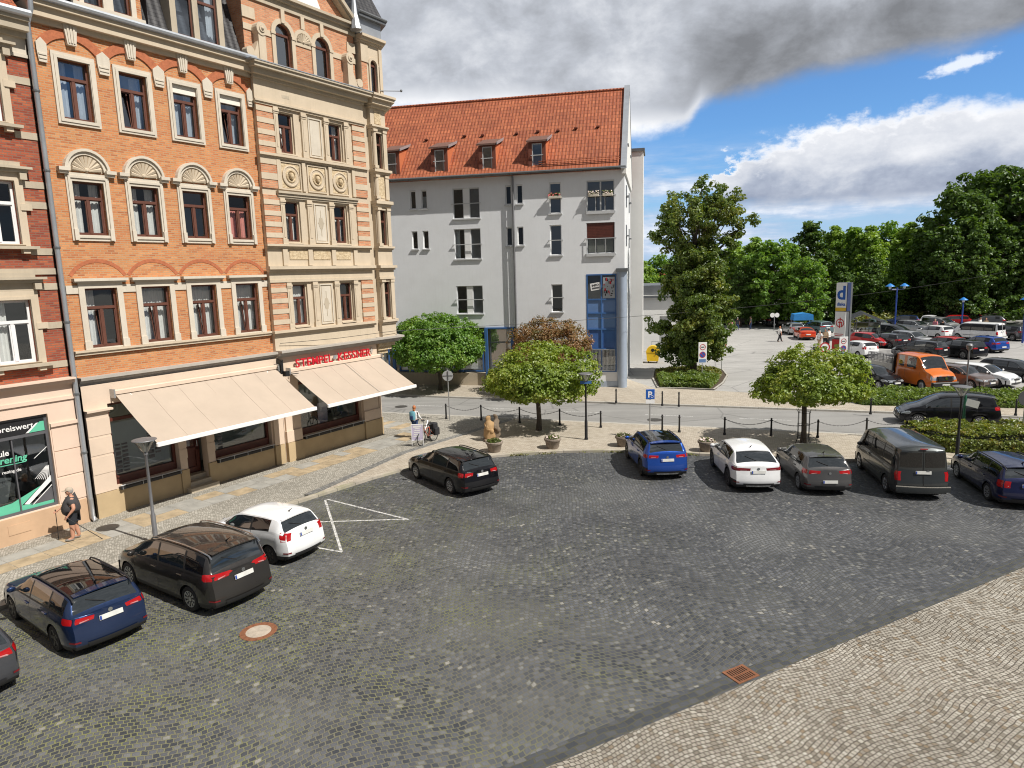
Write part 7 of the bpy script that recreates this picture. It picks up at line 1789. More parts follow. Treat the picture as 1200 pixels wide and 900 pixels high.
def funnel_lamp(px, py, topy, label, pole=None, z=Z1, r=.05):
    p = at(px,py,z); h = height_at(p,topy)-z; t = thing('street_lamp', label, 'street lamp', p, 0, 'street lamps with funnel shaped heads')
    b = MB(); b.lathe([(r*1.9,0),(r*1.9,.05),(r*1.55,.1),(r*1.5,.95),(r*1.05,1.0),(r*.8,h-.55),(r*1.3,h-.52),(r*1.2,h-.44)],(0,0,0),12); b.build('pole', pole or M['lamppole'], t, 40)
    b = MB(); b.lathe([(.05,h-.45),(.09,h-.42),(.29,h-.07),(.30,h-.05)],(0,0,0),16); b.build('lamp_glass', M['lampglass'], t, 40)
    b = MB(); b.cyl((0,0,h-.44),(0,0,h-.12),.045,.035,8); b.build('bulb', M['white'], t, 40)
    b = MB(); b.lathe([(.31,h-.055),(.37,h-.05),(.36,h-.025),(.2,h+.01),(0,h+.02)],(0,0,0),18)
    for i in range(4): a = pi/4+pi/2*i; b.tube([(.09*cos(a),.09*sin(a),h-.45),(.31*cos(a),.31*sin(a),h-.05)],.012,4)
    b.build('lamp_cap', M['lamppole'], t, 40); return t
funnel_lamp(183,636,514,'grey street lamp with funnel head before the wooden shop entrance')
lm = funnel_lamp(687,515,437,'dark street lamp carrying a small blue plate beside the maple crown',M['blackmetal'])
b = MB(); b.box(-.28,.28,-.07,-.05,2.85,3.0); b.build('blue_plate', M['bluepaint'], lm)
funnel_lamp(1121,538,452,'dark street lamp with funnel head rising out of the clipped hedge',M['blackmetal'])
def pole_thing(px, py, topy, name, label, cat, r=.03, mat=None, z=Z1, group=None, rz=0):
    p = at(px,py,z); h = height_at(p,topy)-z; t = thing(name,label,cat,p,rz,group); b = MB(); b.cyl((0,0,0),(0,0,h),r,n=8); b.build('pole', mat or M['steel'], t, 40); return t, h
# slim lamp in the hedge of the car park
t, h = pole_thing(1132,458,409,'lamp_post','slim grey lamp post standing between orange truck and brownish hatchback','street lamp',.05,M['lamppole'],0)
b = MB(); b.lathe([(.06,h-.1),(.16,h),(.2,h+.25),(.12,h+.35),(0,h+.38)],(0,0,0),12); b.build('lamp_head', M['lamppole'], t, 40)
# green post with a pale pointer plate
t, h = pole_thing(1127.5,512,463,'signpost','green sign post with a pale pointer plate behind the dark lamp','sign',.06,pm('green_post',(.02,.12,.07),.5))
b = MB(); b.box(.06,.58,-.02,.02,h-.48,h-.14); R = Matrix.Rotation(radians(-35),4,'Z'); b = b.xf(Matrix.Translation((0,0,h-.3)) @ Matrix.Rotation(radians(16),4,'Y') @ Matrix.Translation((0,0,-(h-.3))) @ R); b.build('pointer_plate', M['whitewall'], t)
# blue lamps of the car park
M['bluelamp'] = pm('bright_blue_lamp', (.03,.22,.62), .4, var=.05); M['bluepost'] = pm('blue_post', (.02,.06,.30), .4, var=.05); M['milk'] = pm('milk_glass', (.72,.74,.74), .3, var=.03)
def blue_lamp(px, py, topy, twin, label, rz=0):
    t, h = pole_thing(px,py,topy+4,'blue_lamp',label,'street lamp',.09,M['bluepost'],0,'blue lamps on the car park',rz)
    L_ = [-.85,.85] if twin else [0]
    if twin: b = MB(); b.tube([(-.85,0,h-.2),(.85,0,h-.2)],.05,6); b.build('arm', M['bluepost'], t)
    for x in L_:
        b = MB(); b.lathe([(.14,h-.12),(.17,h+.15),(.1,h+.16)],(x,0,0),12); 
        if twin: b.cyl((x,0,h-.2),(x,0,h-.12),.05,n=6)
        b.build('lamp_glass', M['milk'], t, 40); b = MB(); b.lathe([(.52,h+.15),(.50,h+.19),(.18,h+.42),(.05,h+.5),(0,h+.5)],(x,0,0),14); b.build('lamp_shade', M['bluelamp'], t, 40)
blue_lamp(1048,391,333,True,'twin headed blue lamp among the parked cars'); blue_lamp(1126.5,384,349,False,'single blue lamp above the red cars of the back row'); blue_lamp(964,376,350,False,'single blue lamp left of the tall price sign'); blue_lamp(1198,402,349,False,'single blue lamp at the right picture edge')
# signs
def disc(b, z, r, y0, y1, mi=0, x=0): b.cyl((x,y0,z),(x,y1,z),r,n=22,mi=mi)
M['signred'] = pm('sign_red', (.50,.02,.025), .4, var=.04); M['signblue'] = pm('sign_blue', (.015,.10,.42), .4, var=.04); M['signback'] = pm('sign_back_grey', (.45,.46,.47), .5, .3, var=.05); M['signbackdark'] = pm('sign_back_dark', (.07,.07,.075), .6, var=.1)
t, h = pole_thing(527,493,433,'round_sign','round road sign seen from its grey back near the corner','sign',.03)
b = MB(); disc(b,h-.36,.31,-.05,-.03); b.build('sign_back', M['signback'], t); b = MB(); b.box(-.03,.03,-.075,-.05,h-.6,h-.1); b.box(-.28,.28,-.065,-.05,h-.38,h-.34); b.build('clamp', M['signbackdark'], t)
t, h = pole_thing(761.5,513,456,'parking_sign','blue parking sign with white letter above the bright blue car','sign',.032)
b = MB(); b.bbox(-.22,.22,-.06,-.035,h-.50,h,.012); pn = b.build('sign_panel', M['signblue'], t); moved(text_mb('P',.42,.004,.012),-.02,-.065,h-.40).build('letter', M['white'], pn)
b = MB(); b.tube([(.09+.06*cos(a),-.066,h-.37+.06*sin(a)) for a in [i*pi/6 for i in range(12)]],.008,4,0,True); b.build('disc_symbol', M['white'], pn)
b = MB(); b.box(-.22,.22,-.055,-.035,h-.72,h-.54); b.build('lower_plate', M['white'], t)
def zone_panel(t, h, w=.62):
    b = MB(); b.bbox(-w/2,w/2,-.07,-.04,h-1.55,h,.01); pn = b.build('sign_panel', M['white'], t)
    b = MB(); b.lathe([(.22,-.078),(.22,-.071),(.175,-.071),(.175,-.078)],(0,0,h-.36),24,0,'y',caps=False); b.build('red_ring', M['signred'], pn)
    b = MB(); b.box(-.12,.12,-.076,-.071,h-.40,h-.32); b.build('zone_bar', M['signbackdark'], pn)
    b = MB(); disc(b,h-.92,.22,-.076,-.071); b.build('blue_disc', M['signblue'], pn)
    b = MB(); b.lathe([(.23,-.082),(.23,-.0765),(.185,-.0765),(.185,-.082)],(0,0,h-.92),24,0,'y',caps=False); c = MB(); c.box(-.2,.2,-.080,-.0765,-.025,.025); b.join(c, Matrix.Translation((0,0,h-.92)) @ Matrix.Rotation(radians(45),4,'Y')); b.build('red_ring', M['signred'], pn)
    b = MB(); b.box(-w*.4,w*.4,-.075,-.071,h-1.5,h-1.25); b.build('lower_plate', M['bluepanel2'], pn)
t, h = pole_thing(822.5,447,401,'zone_sign','white no stopping zone panel on the green island under the chestnut','sign',.03,z=.1); zone_panel(t,h)
t, h = pole_thing(986.5,434,394.5,'zone_sign','white no stopping zone panel in front of the tall price sign','sign',.05,z=0); zone_panel(t,h,.68)
def ring_sign(px,py,topy,r,label,truck=False,z=0):
    t, h = pole_thing(px,py,topy,'round_sign',label,'sign',.03,z=z)
    b = MB(); disc(b,h-r,r,-.06,-.04); d = b.build('sign_disc', M['white'], t); b = MB(); b.lathe([(r,-.068),(r,-.0605),(r*.76,-.0605),(r*.76,-.068)],(0,0,h-r),26,0,'y',caps=False); b.build('red_ring', M['signred'], d)
    b = MB()
    if truck: b.box(-r*.5,r*.15,-.066,-.0605,h-r*1.1,h-r*.75); b.box(r*.17,r*.48,-.066,-.0605,h-r*1.1,h-r*.88); disc(b,h-r*1.14,r*.1,-.067,-.0605,0,-r*.3); disc(b,h-r*1.14,r*.1,-.067,-.0605,0,r*.32)
    else: b.box(-r*.4,r*.4,-.066,-.0605,h-r*1.1,h-r*.9)
    b.build('symbol', M['black'], d)
ring_sign(965,436,401,.40,'round truck ban sign with red ring left of the tall price sign',True); ring_sign(845.5,435,400,.34,'round red ringed sign half behind the chestnut leaves')
t, h = pole_thing(1196.8,519,457,'round_sign','dark back of a round sign at the right picture edge','sign',.03); b = MB(); disc(b,h-.36,.36,-.05,-.03); b.build('sign_back', M['signbackdark'], t)
t, h = pole_thing(907,388,367,'direction_sign','pale twin sign on a pole in the far tree shade','sign',.05,z=0); b = MB(); disc(b,h-.25,.3,-.08,-.06,0,-.3); disc(b,h-.25,.3,-.081,-.061,0,.3); b.build('sign_disc', M['whitewall'], t)
# tall price sign of the supermarket
pp = at(984,428); hp_ = height_at(pp,331); py = thing('pylon_sign','tall supermarket pylon with navy d letter panel and red emblem panel','sign',pp,radians(-55)); W_ = .98
b = MB(); b.box(-W_/2+.08,W_/2-.08,-.15,.5,0,1.1); b.box(-W_/2,W_/2-.05,-.18,.55,1.1,hp_); b.box(W_/2-.05,W_/2,.30,.55,1.1,hp_); b.build('frame', M['zincdark'], py); b = MB(); b.box(W_/2-.049,W_/2+.004,-.22,.29,hp_-2.35,hp_-.02); b.build('side_panel', pm('navy_panel',(.015,.03,.10),.4,var=.05), py)
z1_, z2_ = hp_-2.35, hp_
b = MB(); b.box(-W_/2+.01,W_/2-.06,-.23,-.181,z1_,z2_-.03); pn = b.build('upper_panel', M['white'], py); moved(text_mb('d',1.55,.004,.04),-.02,-.236,z1_+.98).build('letter', M['signblue'], pn); moved(text_mb('diska',.36,.004,.012),-.02,-.236,z1_+.45).build('lettering', M['signblue'], pn)
b = MB(); b.box(-W_/2+.01,W_/2-.06,-.24,-.231,z1_,z1_+.28); b.build('yellow_band', pm('sign_yellow',(.65,.42,.03),.5,var=.03), pn)
b = MB(); b.box(-W_/2+.01,W_/2-.06,-.23,-.181,z1_-2.25,z1_-.05); pn = b.build('middle_panel', M['white'], py); cz = z1_-1.0
b = MB(); arc_band(b,-.03,cz,.29,.36,radians(-80),radians(255),-.24,-.231,20); b.prism([(-.1,cz-.42),(-.02,cz-.42),(.02,cz+.45),(-.06,cz+.45)],-.242,-.2305); b.prism([(-.2,cz+.02),(.16,cz+.02),(.16,cz+.1),(-.2,cz+.1)],-.243,-.231); b.prism([(.08,cz-.34),(.15,cz-.34),(.15,cz+.06),(.08,cz+.02)],-.241,-.2312); b.build('emblem', M['signred'], pn)
b = MB(); b.box(-W_/2+.01,W_/2-.2,-.24,-.231,z1_-1.95,z1_-1.9); b.box(-W_/2+.06,W_/2-.3,-.24,-.231,z1_-2.1,z1_-2.04); b.build('text_lines', M['signred'], pn)
b = MB(); b.box(-W_/2-.12,W_/2-.2,-.30,-.24,1.25,2.2); pn = b.build('offer_board', M['signred'], py); b = MB(); b.ball((-.2,-.31,1.65),.22,6,0,(1,.08,.7)); b.ball((.05,-.31,1.75),.15,6,0,(1,.08,.7)); b.build('picture', M['leafcard'] if 'leafcard' in M else pm('salad_green',(.25,.30,.06),.6), pn)
b = MB(); b.box(-W_/2-.05,W_/2-.15,-.28,-.24,.35,1.2); pn = b.build('lower_board', M['white'], py); b = MB(); b.box(.05,.35,-.285,-.281,.4,1.15); b.build('blue_field', M['signblue'], pn)
b = MB(); b.bbox(-.25,.25,-.25,.25,0,1.0,.06); q = b.build('litter_bin', M['blackmetal']); q.location = at(956,419); tag(q,'black litter bin left of the truck ban sign','bin')
# planters
def planter(px, py, label, flower):
    p = at(px,py,Z1); t = thing('planter', label, 'planter', p, 0, 'round stone planters along the square'); r = random.Random(int(px))
    b = MB(); b.lathe([(.27,0),(.30,.06),(.36,.36),(.41,.40),(.42,.47),(.40,.50),(.34,.50),(.33,.42),(0,.42)],(0,0,0),20); b.build('bowl', M['concretebowl'], t, 40)
    b = MB(); b.cyl((0,0,.421),(0,0,.445),.33,n=14); b.build('soil', M['soil'], t)
    b = MB(); f = MB()
    for i in range(260):
        a = r.uniform(0,6.28); q = .36*sqrt(r.random()); c = Vector((q*cos(a),q*sin(a),.45+r.uniform(0,.18)*(1.2-q*1.6))); (leaf(f if r.random() < flower else b, c, (Vector((0,0,1))+rnd_dir(r)*.7).normalized(), r.uniform(.05,.10), r))
    b.build('leaves', M['leafbush'], t)
    if f.v: f.build('blossom', M['paleflower'], t)
M['concretebowl'] = pm('exposed_concrete', (.25,.205,.165), .9, var=.25, scale=9, bump=.4)
planter(579.5,529,'stone planter with green leaves in front of the sculpture',.04); planter(647.7,525,'stone planter with pink blossoms before the middle tree trunk',.35); planter(730.8,522.5,'stone planter with sparse brown growth left of the blue car',.15); planter(828,528.5,'stone planter with pale blossoms between blue and white car',.45)
# carved stone
ss = thing('sculpture','carved golden brown sandstone figures standing behind a planter','sculpture',at(576.5,516,Z1),radians(12)); M['goldstone'] = stone('golden_sandstone',(.42,.27,.13),(.24,.15,.075)); M['darkstone'] = stone('dark_sandstone',(.22,.17,.12),(.12,.09,.07))
b = MB(); b.bbox(-.42,.42,-.3,.3,0,.12,.03); b.build('base', M['darkstone'], ss)
def lump_figure(x, y, h, w, mat, seed):
    r = random.Random(seed); b = MB(); pr = [(w*.95,.1),(w*1.05,h*.2),(w*.9,h*.42),(w*1.0,h*.6),(w*.85,h*.72),(w*.45,h*.8),(w*.42,h*.83),(w*.5,h*.9),(w*.36,h*.98),(0.01,h)]
    b.lathe(pr,(x,y,0),16); b.v = [(v[0]+.05*sin(v[2]*9+v[1]*7+seed),v[1]*.85+.04*sin(v[2]*7+v[0]*9+seed),v[2]) for v in b.v]; b.ball((x-.1,y-.17,h*.55),.11,6,0,(1,.8,1.3)); b.ball((x+.1,y-.17,h*.4),.12,6,0,(1,.8,1.2)); b.tube([(x-w*.8,y,h*.68),(x-w*.6,y-.2,h*.5),(x,y-.25,h*.45)],.06,6); b.build('figure', mat, ss, 60)
lump_figure(-.13,-.05,1.30,.27,M['goldstone'],1); lump_figure(.24,.10,1.34,.2,M['darkstone'],4)
# covers and grates
def cover(name, px, py, r, z, label, mat_o, mat_i):
    p = at(px,py,z); t = thing(name,label,'manhole cover',p); b = MB(); b.lathe([(r,0),(r,.006),(r*.72,.008),(r*.7,.004)],(0,0,0),28)
    for i in range(14): a = 2*pi*i/14; b.box(r*.85*cos(a)-.02,r*.85*cos(a)+.02,r*.85*sin(a)-.02,r*.85*sin(a)+.02,.008,.011)
    b.build('ring', mat_o, t); b = MB(); b.cyl((0,0,.004),(0,0,.0075),r*.68,n=26); b.build('lid', mat_i, t)
M['rust'] = pm('rusty_iron', (.24,.10,.05), .8, .2, var=.25, scale=8, bump=.3); M['conclid'] = pm('concrete_lid', (.42,.36,.29), .9, var=.2, scale=6); M['ironlid'] = pm('street_iron', (.09,.085,.08), .6, .4, var=.2, scale=6)
cover('manhole_cover',303,740,.44,.003,'rusty ringed manhole cover with concrete middle in the dark setts',M['rust'],M['conclid']); cover('manhole_cover',470,476.5,.42,.008,'iron manhole cover in the street near the corner house',M['ironlid'],M['ironlid']); cover('manhole_cover',767,492,.42,.008,'iron manhole cover in the street behind the parking sign',M['ironlid'],M['ironlid'])
gp = at(868,790,.006); t = thing('drain_grate','rusty square drain grate between dark setts and pale setts','drain grate',gp,radians(28)); b = MB(); frame_box(b,-.3,.3,-.24,.24,.045,-.01,.012); b.v = [(x,z,y) for x,y,z in b.v]; b.f = [f[::-1] for f in b.f]; b.build('frame', M['rust'], t)
b = MB()
for i in range(9): x = -.24+i*.06; b.box(x-.014,x+.014,-.195,.195,-.0,.011)
b.box(-.255,.255,-.015,.015,-.002,.009); b.build('bars', M['rust'], t); b = MB(); b.quad((-.26,-.2,-.0015),(.26,-.2,-.0015),(.26,.2,-.0015),(-.26,.2,-.0015)); b.build('pit_shade_sheet', M['dark'], t)  # flat dark sheet under the bars, painted as the shade of the pit
# yellow container by the supermarket
yb = thing('waste_container','yellow wheeled waste container with domed lid beside the white wall','bin',at(765,425),radians(-14)); M['yellow'] = pm('yellow_plastic', (.72,.46,.015), .45, var=.05)
b = MB(); b.prism([(-.5,.18),(.5,.18),(.58,.98),(-.58,.98)],-.42,.42); b.build('body', M['yellow'], yb); b = MB(); b.prism([(-.62,.98),(.62,.98)]+arc_pts(0,.98,.60,.1,pi-.1,12),-.46,.46); b.build('lid', M['yellow'], yb, 30)
b = MB(); b.cyl((0,-.475,1.2),(0,-.46,1.2),.15,n=16); b.cyl((.3,-.475,.85),(.3,-.425,.85),.06,n=10); b.build('opening', M['black'], yb)
for x in (-.38,.38):
    b = MB(); b.cyl((x-.04,-.3,.1),(x+.04,-.3,.1),.1,n=12); b.build('wheel', M['black'], yb)
    b = MB(); b.cyl((x-.04,.3,.1),(x+.04,.3,.1),.1,n=12); b.build('wheel', M['black'], yb)
# trolley shelter, stall, blue canopy
ps = at(1010,400); sh = thing('trolley_shelter','glazed trolley shelter with dark ribbed gable roof','shelter',ps,radians(-24))
b = MB()
for x in (-1.7,-.6,.6,1.7):
    for y in (0,5.0): b.box(x-.04,x+.04,y-.04,y+.04,0,2.1 if abs(x) > 1 else 2.5)
for y in (1.25,2.5,3.75):
    for x in (-1.7,1.7): b.box(x-.04,x+.04,y-.04,y+.04,0,2.1)
b.box(-1.7,1.7,-.05,.05,2.05,2.12); b.box(-1.72,-1.66,0,5,2.05,2.12); b.box(1.66,1.72,0,5,2.05,2.12); b.box(-1.72,-1.66,0,5,1.0,1.05); b.box(1.66,1.72,0,5,1.0,1.05); b.build('frame', M['zincdark'], sh)
b = MB()
for s in (1,-1):
    b.add([(s*1.95,-.25,2.05),(s*1.95,5.25,2.05),(0,5.25,2.95),(0,-.25,2.95),(s*1.95,-.25,2.1),(s*1.95,5.25,2.1),(0,5.25,3.0),(0,-.25,3.0)],[(0,1,2,3),(7,6,5,4),(0,4,5,1),(2,6,7,3),(1,5,6,2),(3,7,4,0)])
    for i in range(12): y = -.2+i*.48; b.add([(s*1.96,y,2.105),(s*1.96,y+.08,2.105),(0,y+.08,3.01),(0,y,3.01),(s*1.96,y,2.15),(s*1.96,y+.08,2.15),(0,y+.08,3.05),(0,y,3.05)],[(0,1,2,3),(7,6,5,4),(0,4,5,1),(2,6,7,3),(1,5,6,2),(3,7,4,0)])
b.build('roof', M['zincdark'], sh); b = MB()
for s in (-1.69,1.69): b.quad((s,.05,.15),(s,4.95,.15),(s,4.95,2.0),(s,.05,2.0))
b.tri((-1.65,-.02,2.13),(1.65,-.02,2.13),(0,-.02,2.85)); b.quad((.6,-.02,.15),(1.65,-.02,.15),(1.65,-.02,2.0),(.6,-.02,2.0)); b.build('pane', M['shopglass'], sh)
b = MB()
for i in range(7): b.box(-1.4,-.8,.6+i*.5,.65+i*.5,.1,1.0); b.box(.2,.8,.6+i*.5,.65+i*.5,.1,1.0); 
b.box(-1.4,-.8,.5,4,.35,.4); b.box(.2,.8,.5,4,.35,.4); b.build('trolley_bars', M['steel'], sh)
st = thing('market_stall','small stall with pale yellow green roof in front of the shelter','stall',at(1015,399),radians(-20)); b = MB(); b.add([(-1.2,-.7,1.5),(1.2,-.7,1.5),(1.2,.7,1.9),(-1.2,.7,1.9),(-1.2,-.7,1.56),(1.2,-.7,1.56),(1.2,.7,1.96),(-1.2,.7,1.96)],[(3,2,1,0),(4,5,6,7),(0,1,5,4),(1,2,6,5),(2,3,7,6),(3,0,4,7)]); b.build('roof', pm('pale_yellow_roof',(.52,.50,.24),.7), st)
b = MB()
for x in (-1.1,1.1):
    for y in (-.6,.6): b.cyl((x,y,0),(x,y,1.52+(.17 if y > 0 else 0)+.08),.03,n=6)
b.build('legs', M['steel'], st); b = MB(); b.box(-1.0,1.0,-.4,.4,.1,.8); b.box(-.5,.4,-.3,.3,.8,1.2); b.build('counter', M['whitewall'], st)
cn = thing('canopy','bright blue canopy behind the orange red convertible','canopy',at(939,389),radians(-10)); M['canopyblue'] = pm('blue_tarpaulin',(.035,.25,.62),.55,var=.12,scale=2)
b = MB(); b.prism([(-1.2,1.55),(1.2,1.55),(1.15,2.25),(.2,2.45),(-1.1,2.3)],-.9,.9); b.build('tarpaulin', M['canopyblue'], cn)
b = MB()
for x in (-1.1,1.1):
    for y in (-.8,.8): b.cyl((x,y,0),(x,y,1.6),.04,n=6)
b.build('legs', M['steel'], cn)
# overhead cable
def px3(x,y,Y):
    d = (x-600)/FPX*CR - (y-450)/FPX*CU + _fw; return CP + d*(Y/d.y)
A_ = fa(1.35,.25,5.55); B_ = px3(1180,318,86); pts = []
for i in range(41): t_ = i/40; v = A_.lerp(B_,t_); v.z -= 3.6*t_*(1-t_); pts.append(tuple(v))
b = MB(); b.tube(pts,.014,5); tag(b.build('overhead_cable', M['black']),'thin black overhead cable sagging from the corner house across the street','cable')
b = MB(); b.tube([tuple(fa(-6.2,.12,5.62)),tuple(fa(-3,.3,5.55)),tuple(fa(1.35,.25,5.55))],.012,5); b.box(0,0,0,0,0,0); b.v = b.v[:-8]; b.f = b.f[:-6]; b.m = b.m[:-6]; tag(b.build('facade_cable', M['black']),'thin black cable strung along the bay above the red lettering','cable')
# ------------------------------------------------------------------ bicycles
def bicycle(label, loc, rz, frame, pannier=False, basket=False, group='bicycles'):
    t = thing('bicycle',label,'bicycle',loc,rz,group); R = .34
    for x in (-.53,.53):
        w = thing_part('wheel', t); b = MB(); b.tube([(x+R*cos(a),0,R+R*sin(a)) for a in [2*pi*i/24 for i in range(24)]],.022,6,0,True); b.build('tyre', M['tyre'], w, 60)
        b = MB(); b.tube([(x+(R-.03)*cos(a),0,R+(R-.03)*sin(a)) for a in [2*pi*i/24 for i in range(24)]],.012,5,0,True); b.cyl((x,-.05,R),(x,.05,R),.03,n=8)
        for i in range(14): a = 2*pi*i/14; b.tube([(x,.02*(-1)**i,R),(x+(R-.03)*cos(a),0,R+(R-.03)*sin(a))],.003,3)
        b.build('rim', M['chrome'], w, 60)
    b = MB(); S = (-.18,0,.80); H_ = (.36,0,.82); K_ = (-.08,0,.30); RA = (-.53,0,R); FA = (.53,0,R)
    for p, q, r_ in ((S,K_,.02),(H_,K_,.024),((.37,0,.74),S,.018),(RA,K_,.014),(RA,(-.16,0,.70),.012),(H_,FA,.018),((.33,0,.95),H_,.018)): b.tube([p,q],r_,6)
    b.build('frame', frame, t, 60)
    b = MB(); b.tube([(.25,-.3,1.02),(.33,-.2,1.0),(.34,0,.97),(.33,.2,1.0),(.25,.3,1.02)],.014,6); b.build('handlebar', M['black'], t); b = MB(); b.ball((-.2,0,.92),.13,6,0,(1.1,.7,.35)); b.cyl((-.18,0,.8),(-.19,0,.9),.015,n=6); b.build('saddle', M['black'], t, 60)
    b = MB(); b.box(-.75,-.3,-.07,.07,.70,.715); b.tube([(-.53,.06,R),(-.7,.06,.70)],.008,4); b.tube([(-.53,-.06,R),(-.7,-.06,.70)],.008,4); b.build('luggage_rack', M['blackmetal'], t)
    b = MB(); arc = [(-.53+(R+.05)*cos(a),R+(R+.05)*sin(a)) for a in [radians(20+i*15) for i in range(9)]]; b.tube([(x,0,z) for x,z in arc],.018,5); b.build('mudguard', M['black'], t)
    b = MB(); b.cyl((-.08,-.06,.30),(-.08,.06,.30),.07,n=12); b.tube([(-.08,.09,.30),(-.02,.1,.16)],.01,4); b.tube([(-.08,-.09,.30),(-.14,-.1,.44)],.01,4); b.build('crank', M['blackmetal'], t)
    if pannier:
        for s in (1,-1): b = MB(); b.bbox(-.72,-.36,min(s*.08,s*.26),max(s*.08,s*.26),.34,.72,.04); b.build('pannier', M['bagblack'], t)
        b = MB(); b.bbox(-.7,-.34,-.17,.17,.72,.95,.04); b.build('carrier_box', M['bagblack'], t)
    if basket: b = MB(); b.bbox(.42,.75,-.18,.18,.72,.96,.03); b.build('basket', M['blackmetal'], t)
    return t
M['bagblack'] = pm('black_bag_cloth', (.02,.02,.024), .8, var=.15); M['framered'] = pm('salmon_bicycle_frame', (.42,.11,.07), .35, var=.05); M['framedark'] = pm('dark_bicycle_frame', (.03,.035,.04), .35, var=.05); M['framesilver'] = pm('silver_bicycle_frame', (.5,.5,.52), .3, .6)
A1, A2 = at(493,522.5,Z1), at(510,516,Z1); d_ = A1-A2; bike0 = bicycle('parked bicycle with black rear boxes and a poster board at its front',tuple((A1+A2)/2),atan2(d_.y,d_.x),M['framered'],True)
tp = (A1+A2)/2+Vector((d_.x,d_.y,0)).normalized()*.32+Vector((-.28,-.25,0)); ab = thing('poster_board','pale lilac poster board leaning against the parked bicycle','poster board',tuple(tp),radians(8)); b = MB(); b.box(-.27,.27,-.015,.015,.32,1.12); R_ = Matrix.Rotation(radians(8),4,'X'); M['lilac'] = pm('lilac_poster', (.55,.50,.66), .6, var=.15, scale=4)
b.xf(R_).build('board', M['lilac'], ab); b = MB(); frame_box(b,-.3,.3,.29,1.15,.03,-.022,.022); b.box(-.3,-.27,-.02,.02,0,.3); b.box(.27,.3,-.02,.02,0,.3); b.xf(R_).build('frame', M['whiteframe'], ab); b = MB()
for i in range(5): b.box(-.2+.02*i,.12,-.0195,-.0155,.5+i*.1,.545+i*.1)
b.box(-.2,.2,-.0195,-.0155,.98,1.08); b.xf(R_).build('print', M['white'], ab)
sb = bicycle('bicycle on show behind the right shop pane',tuple(fa(-4.35,-.95,1.35)),RZA,M['framered'],False,False); dup(sb,fa(-2.3,-1.25,1.35),RZA+.1,'darker bicycle on show deeper in the right shop window','bicycles',{M['framered']:M['framedark']})
b = MB(); b.box(-3.7,-3.1,.62,.66,1.35,2.35); q = b.build('display_poster', M['lilac'], None); q.location = OA; q.rotation_euler = (0,0,RZA); tag(q,'lilac poster standing behind the right shop pane','poster')
b = MB(); b.ball((-3.0,.8,2.75),.13,7,0,(1,1,1.15)); b.tube([(-3.0,.8,2.62),(-3.0,.8,1.4)],.006,3); q = b.build('balloon', M['redletter'], None, 60); q.location = OA; q.rotation_euler = (0,0,RZA); tag(q,'red balloon hanging behind the right shop pane','balloon')
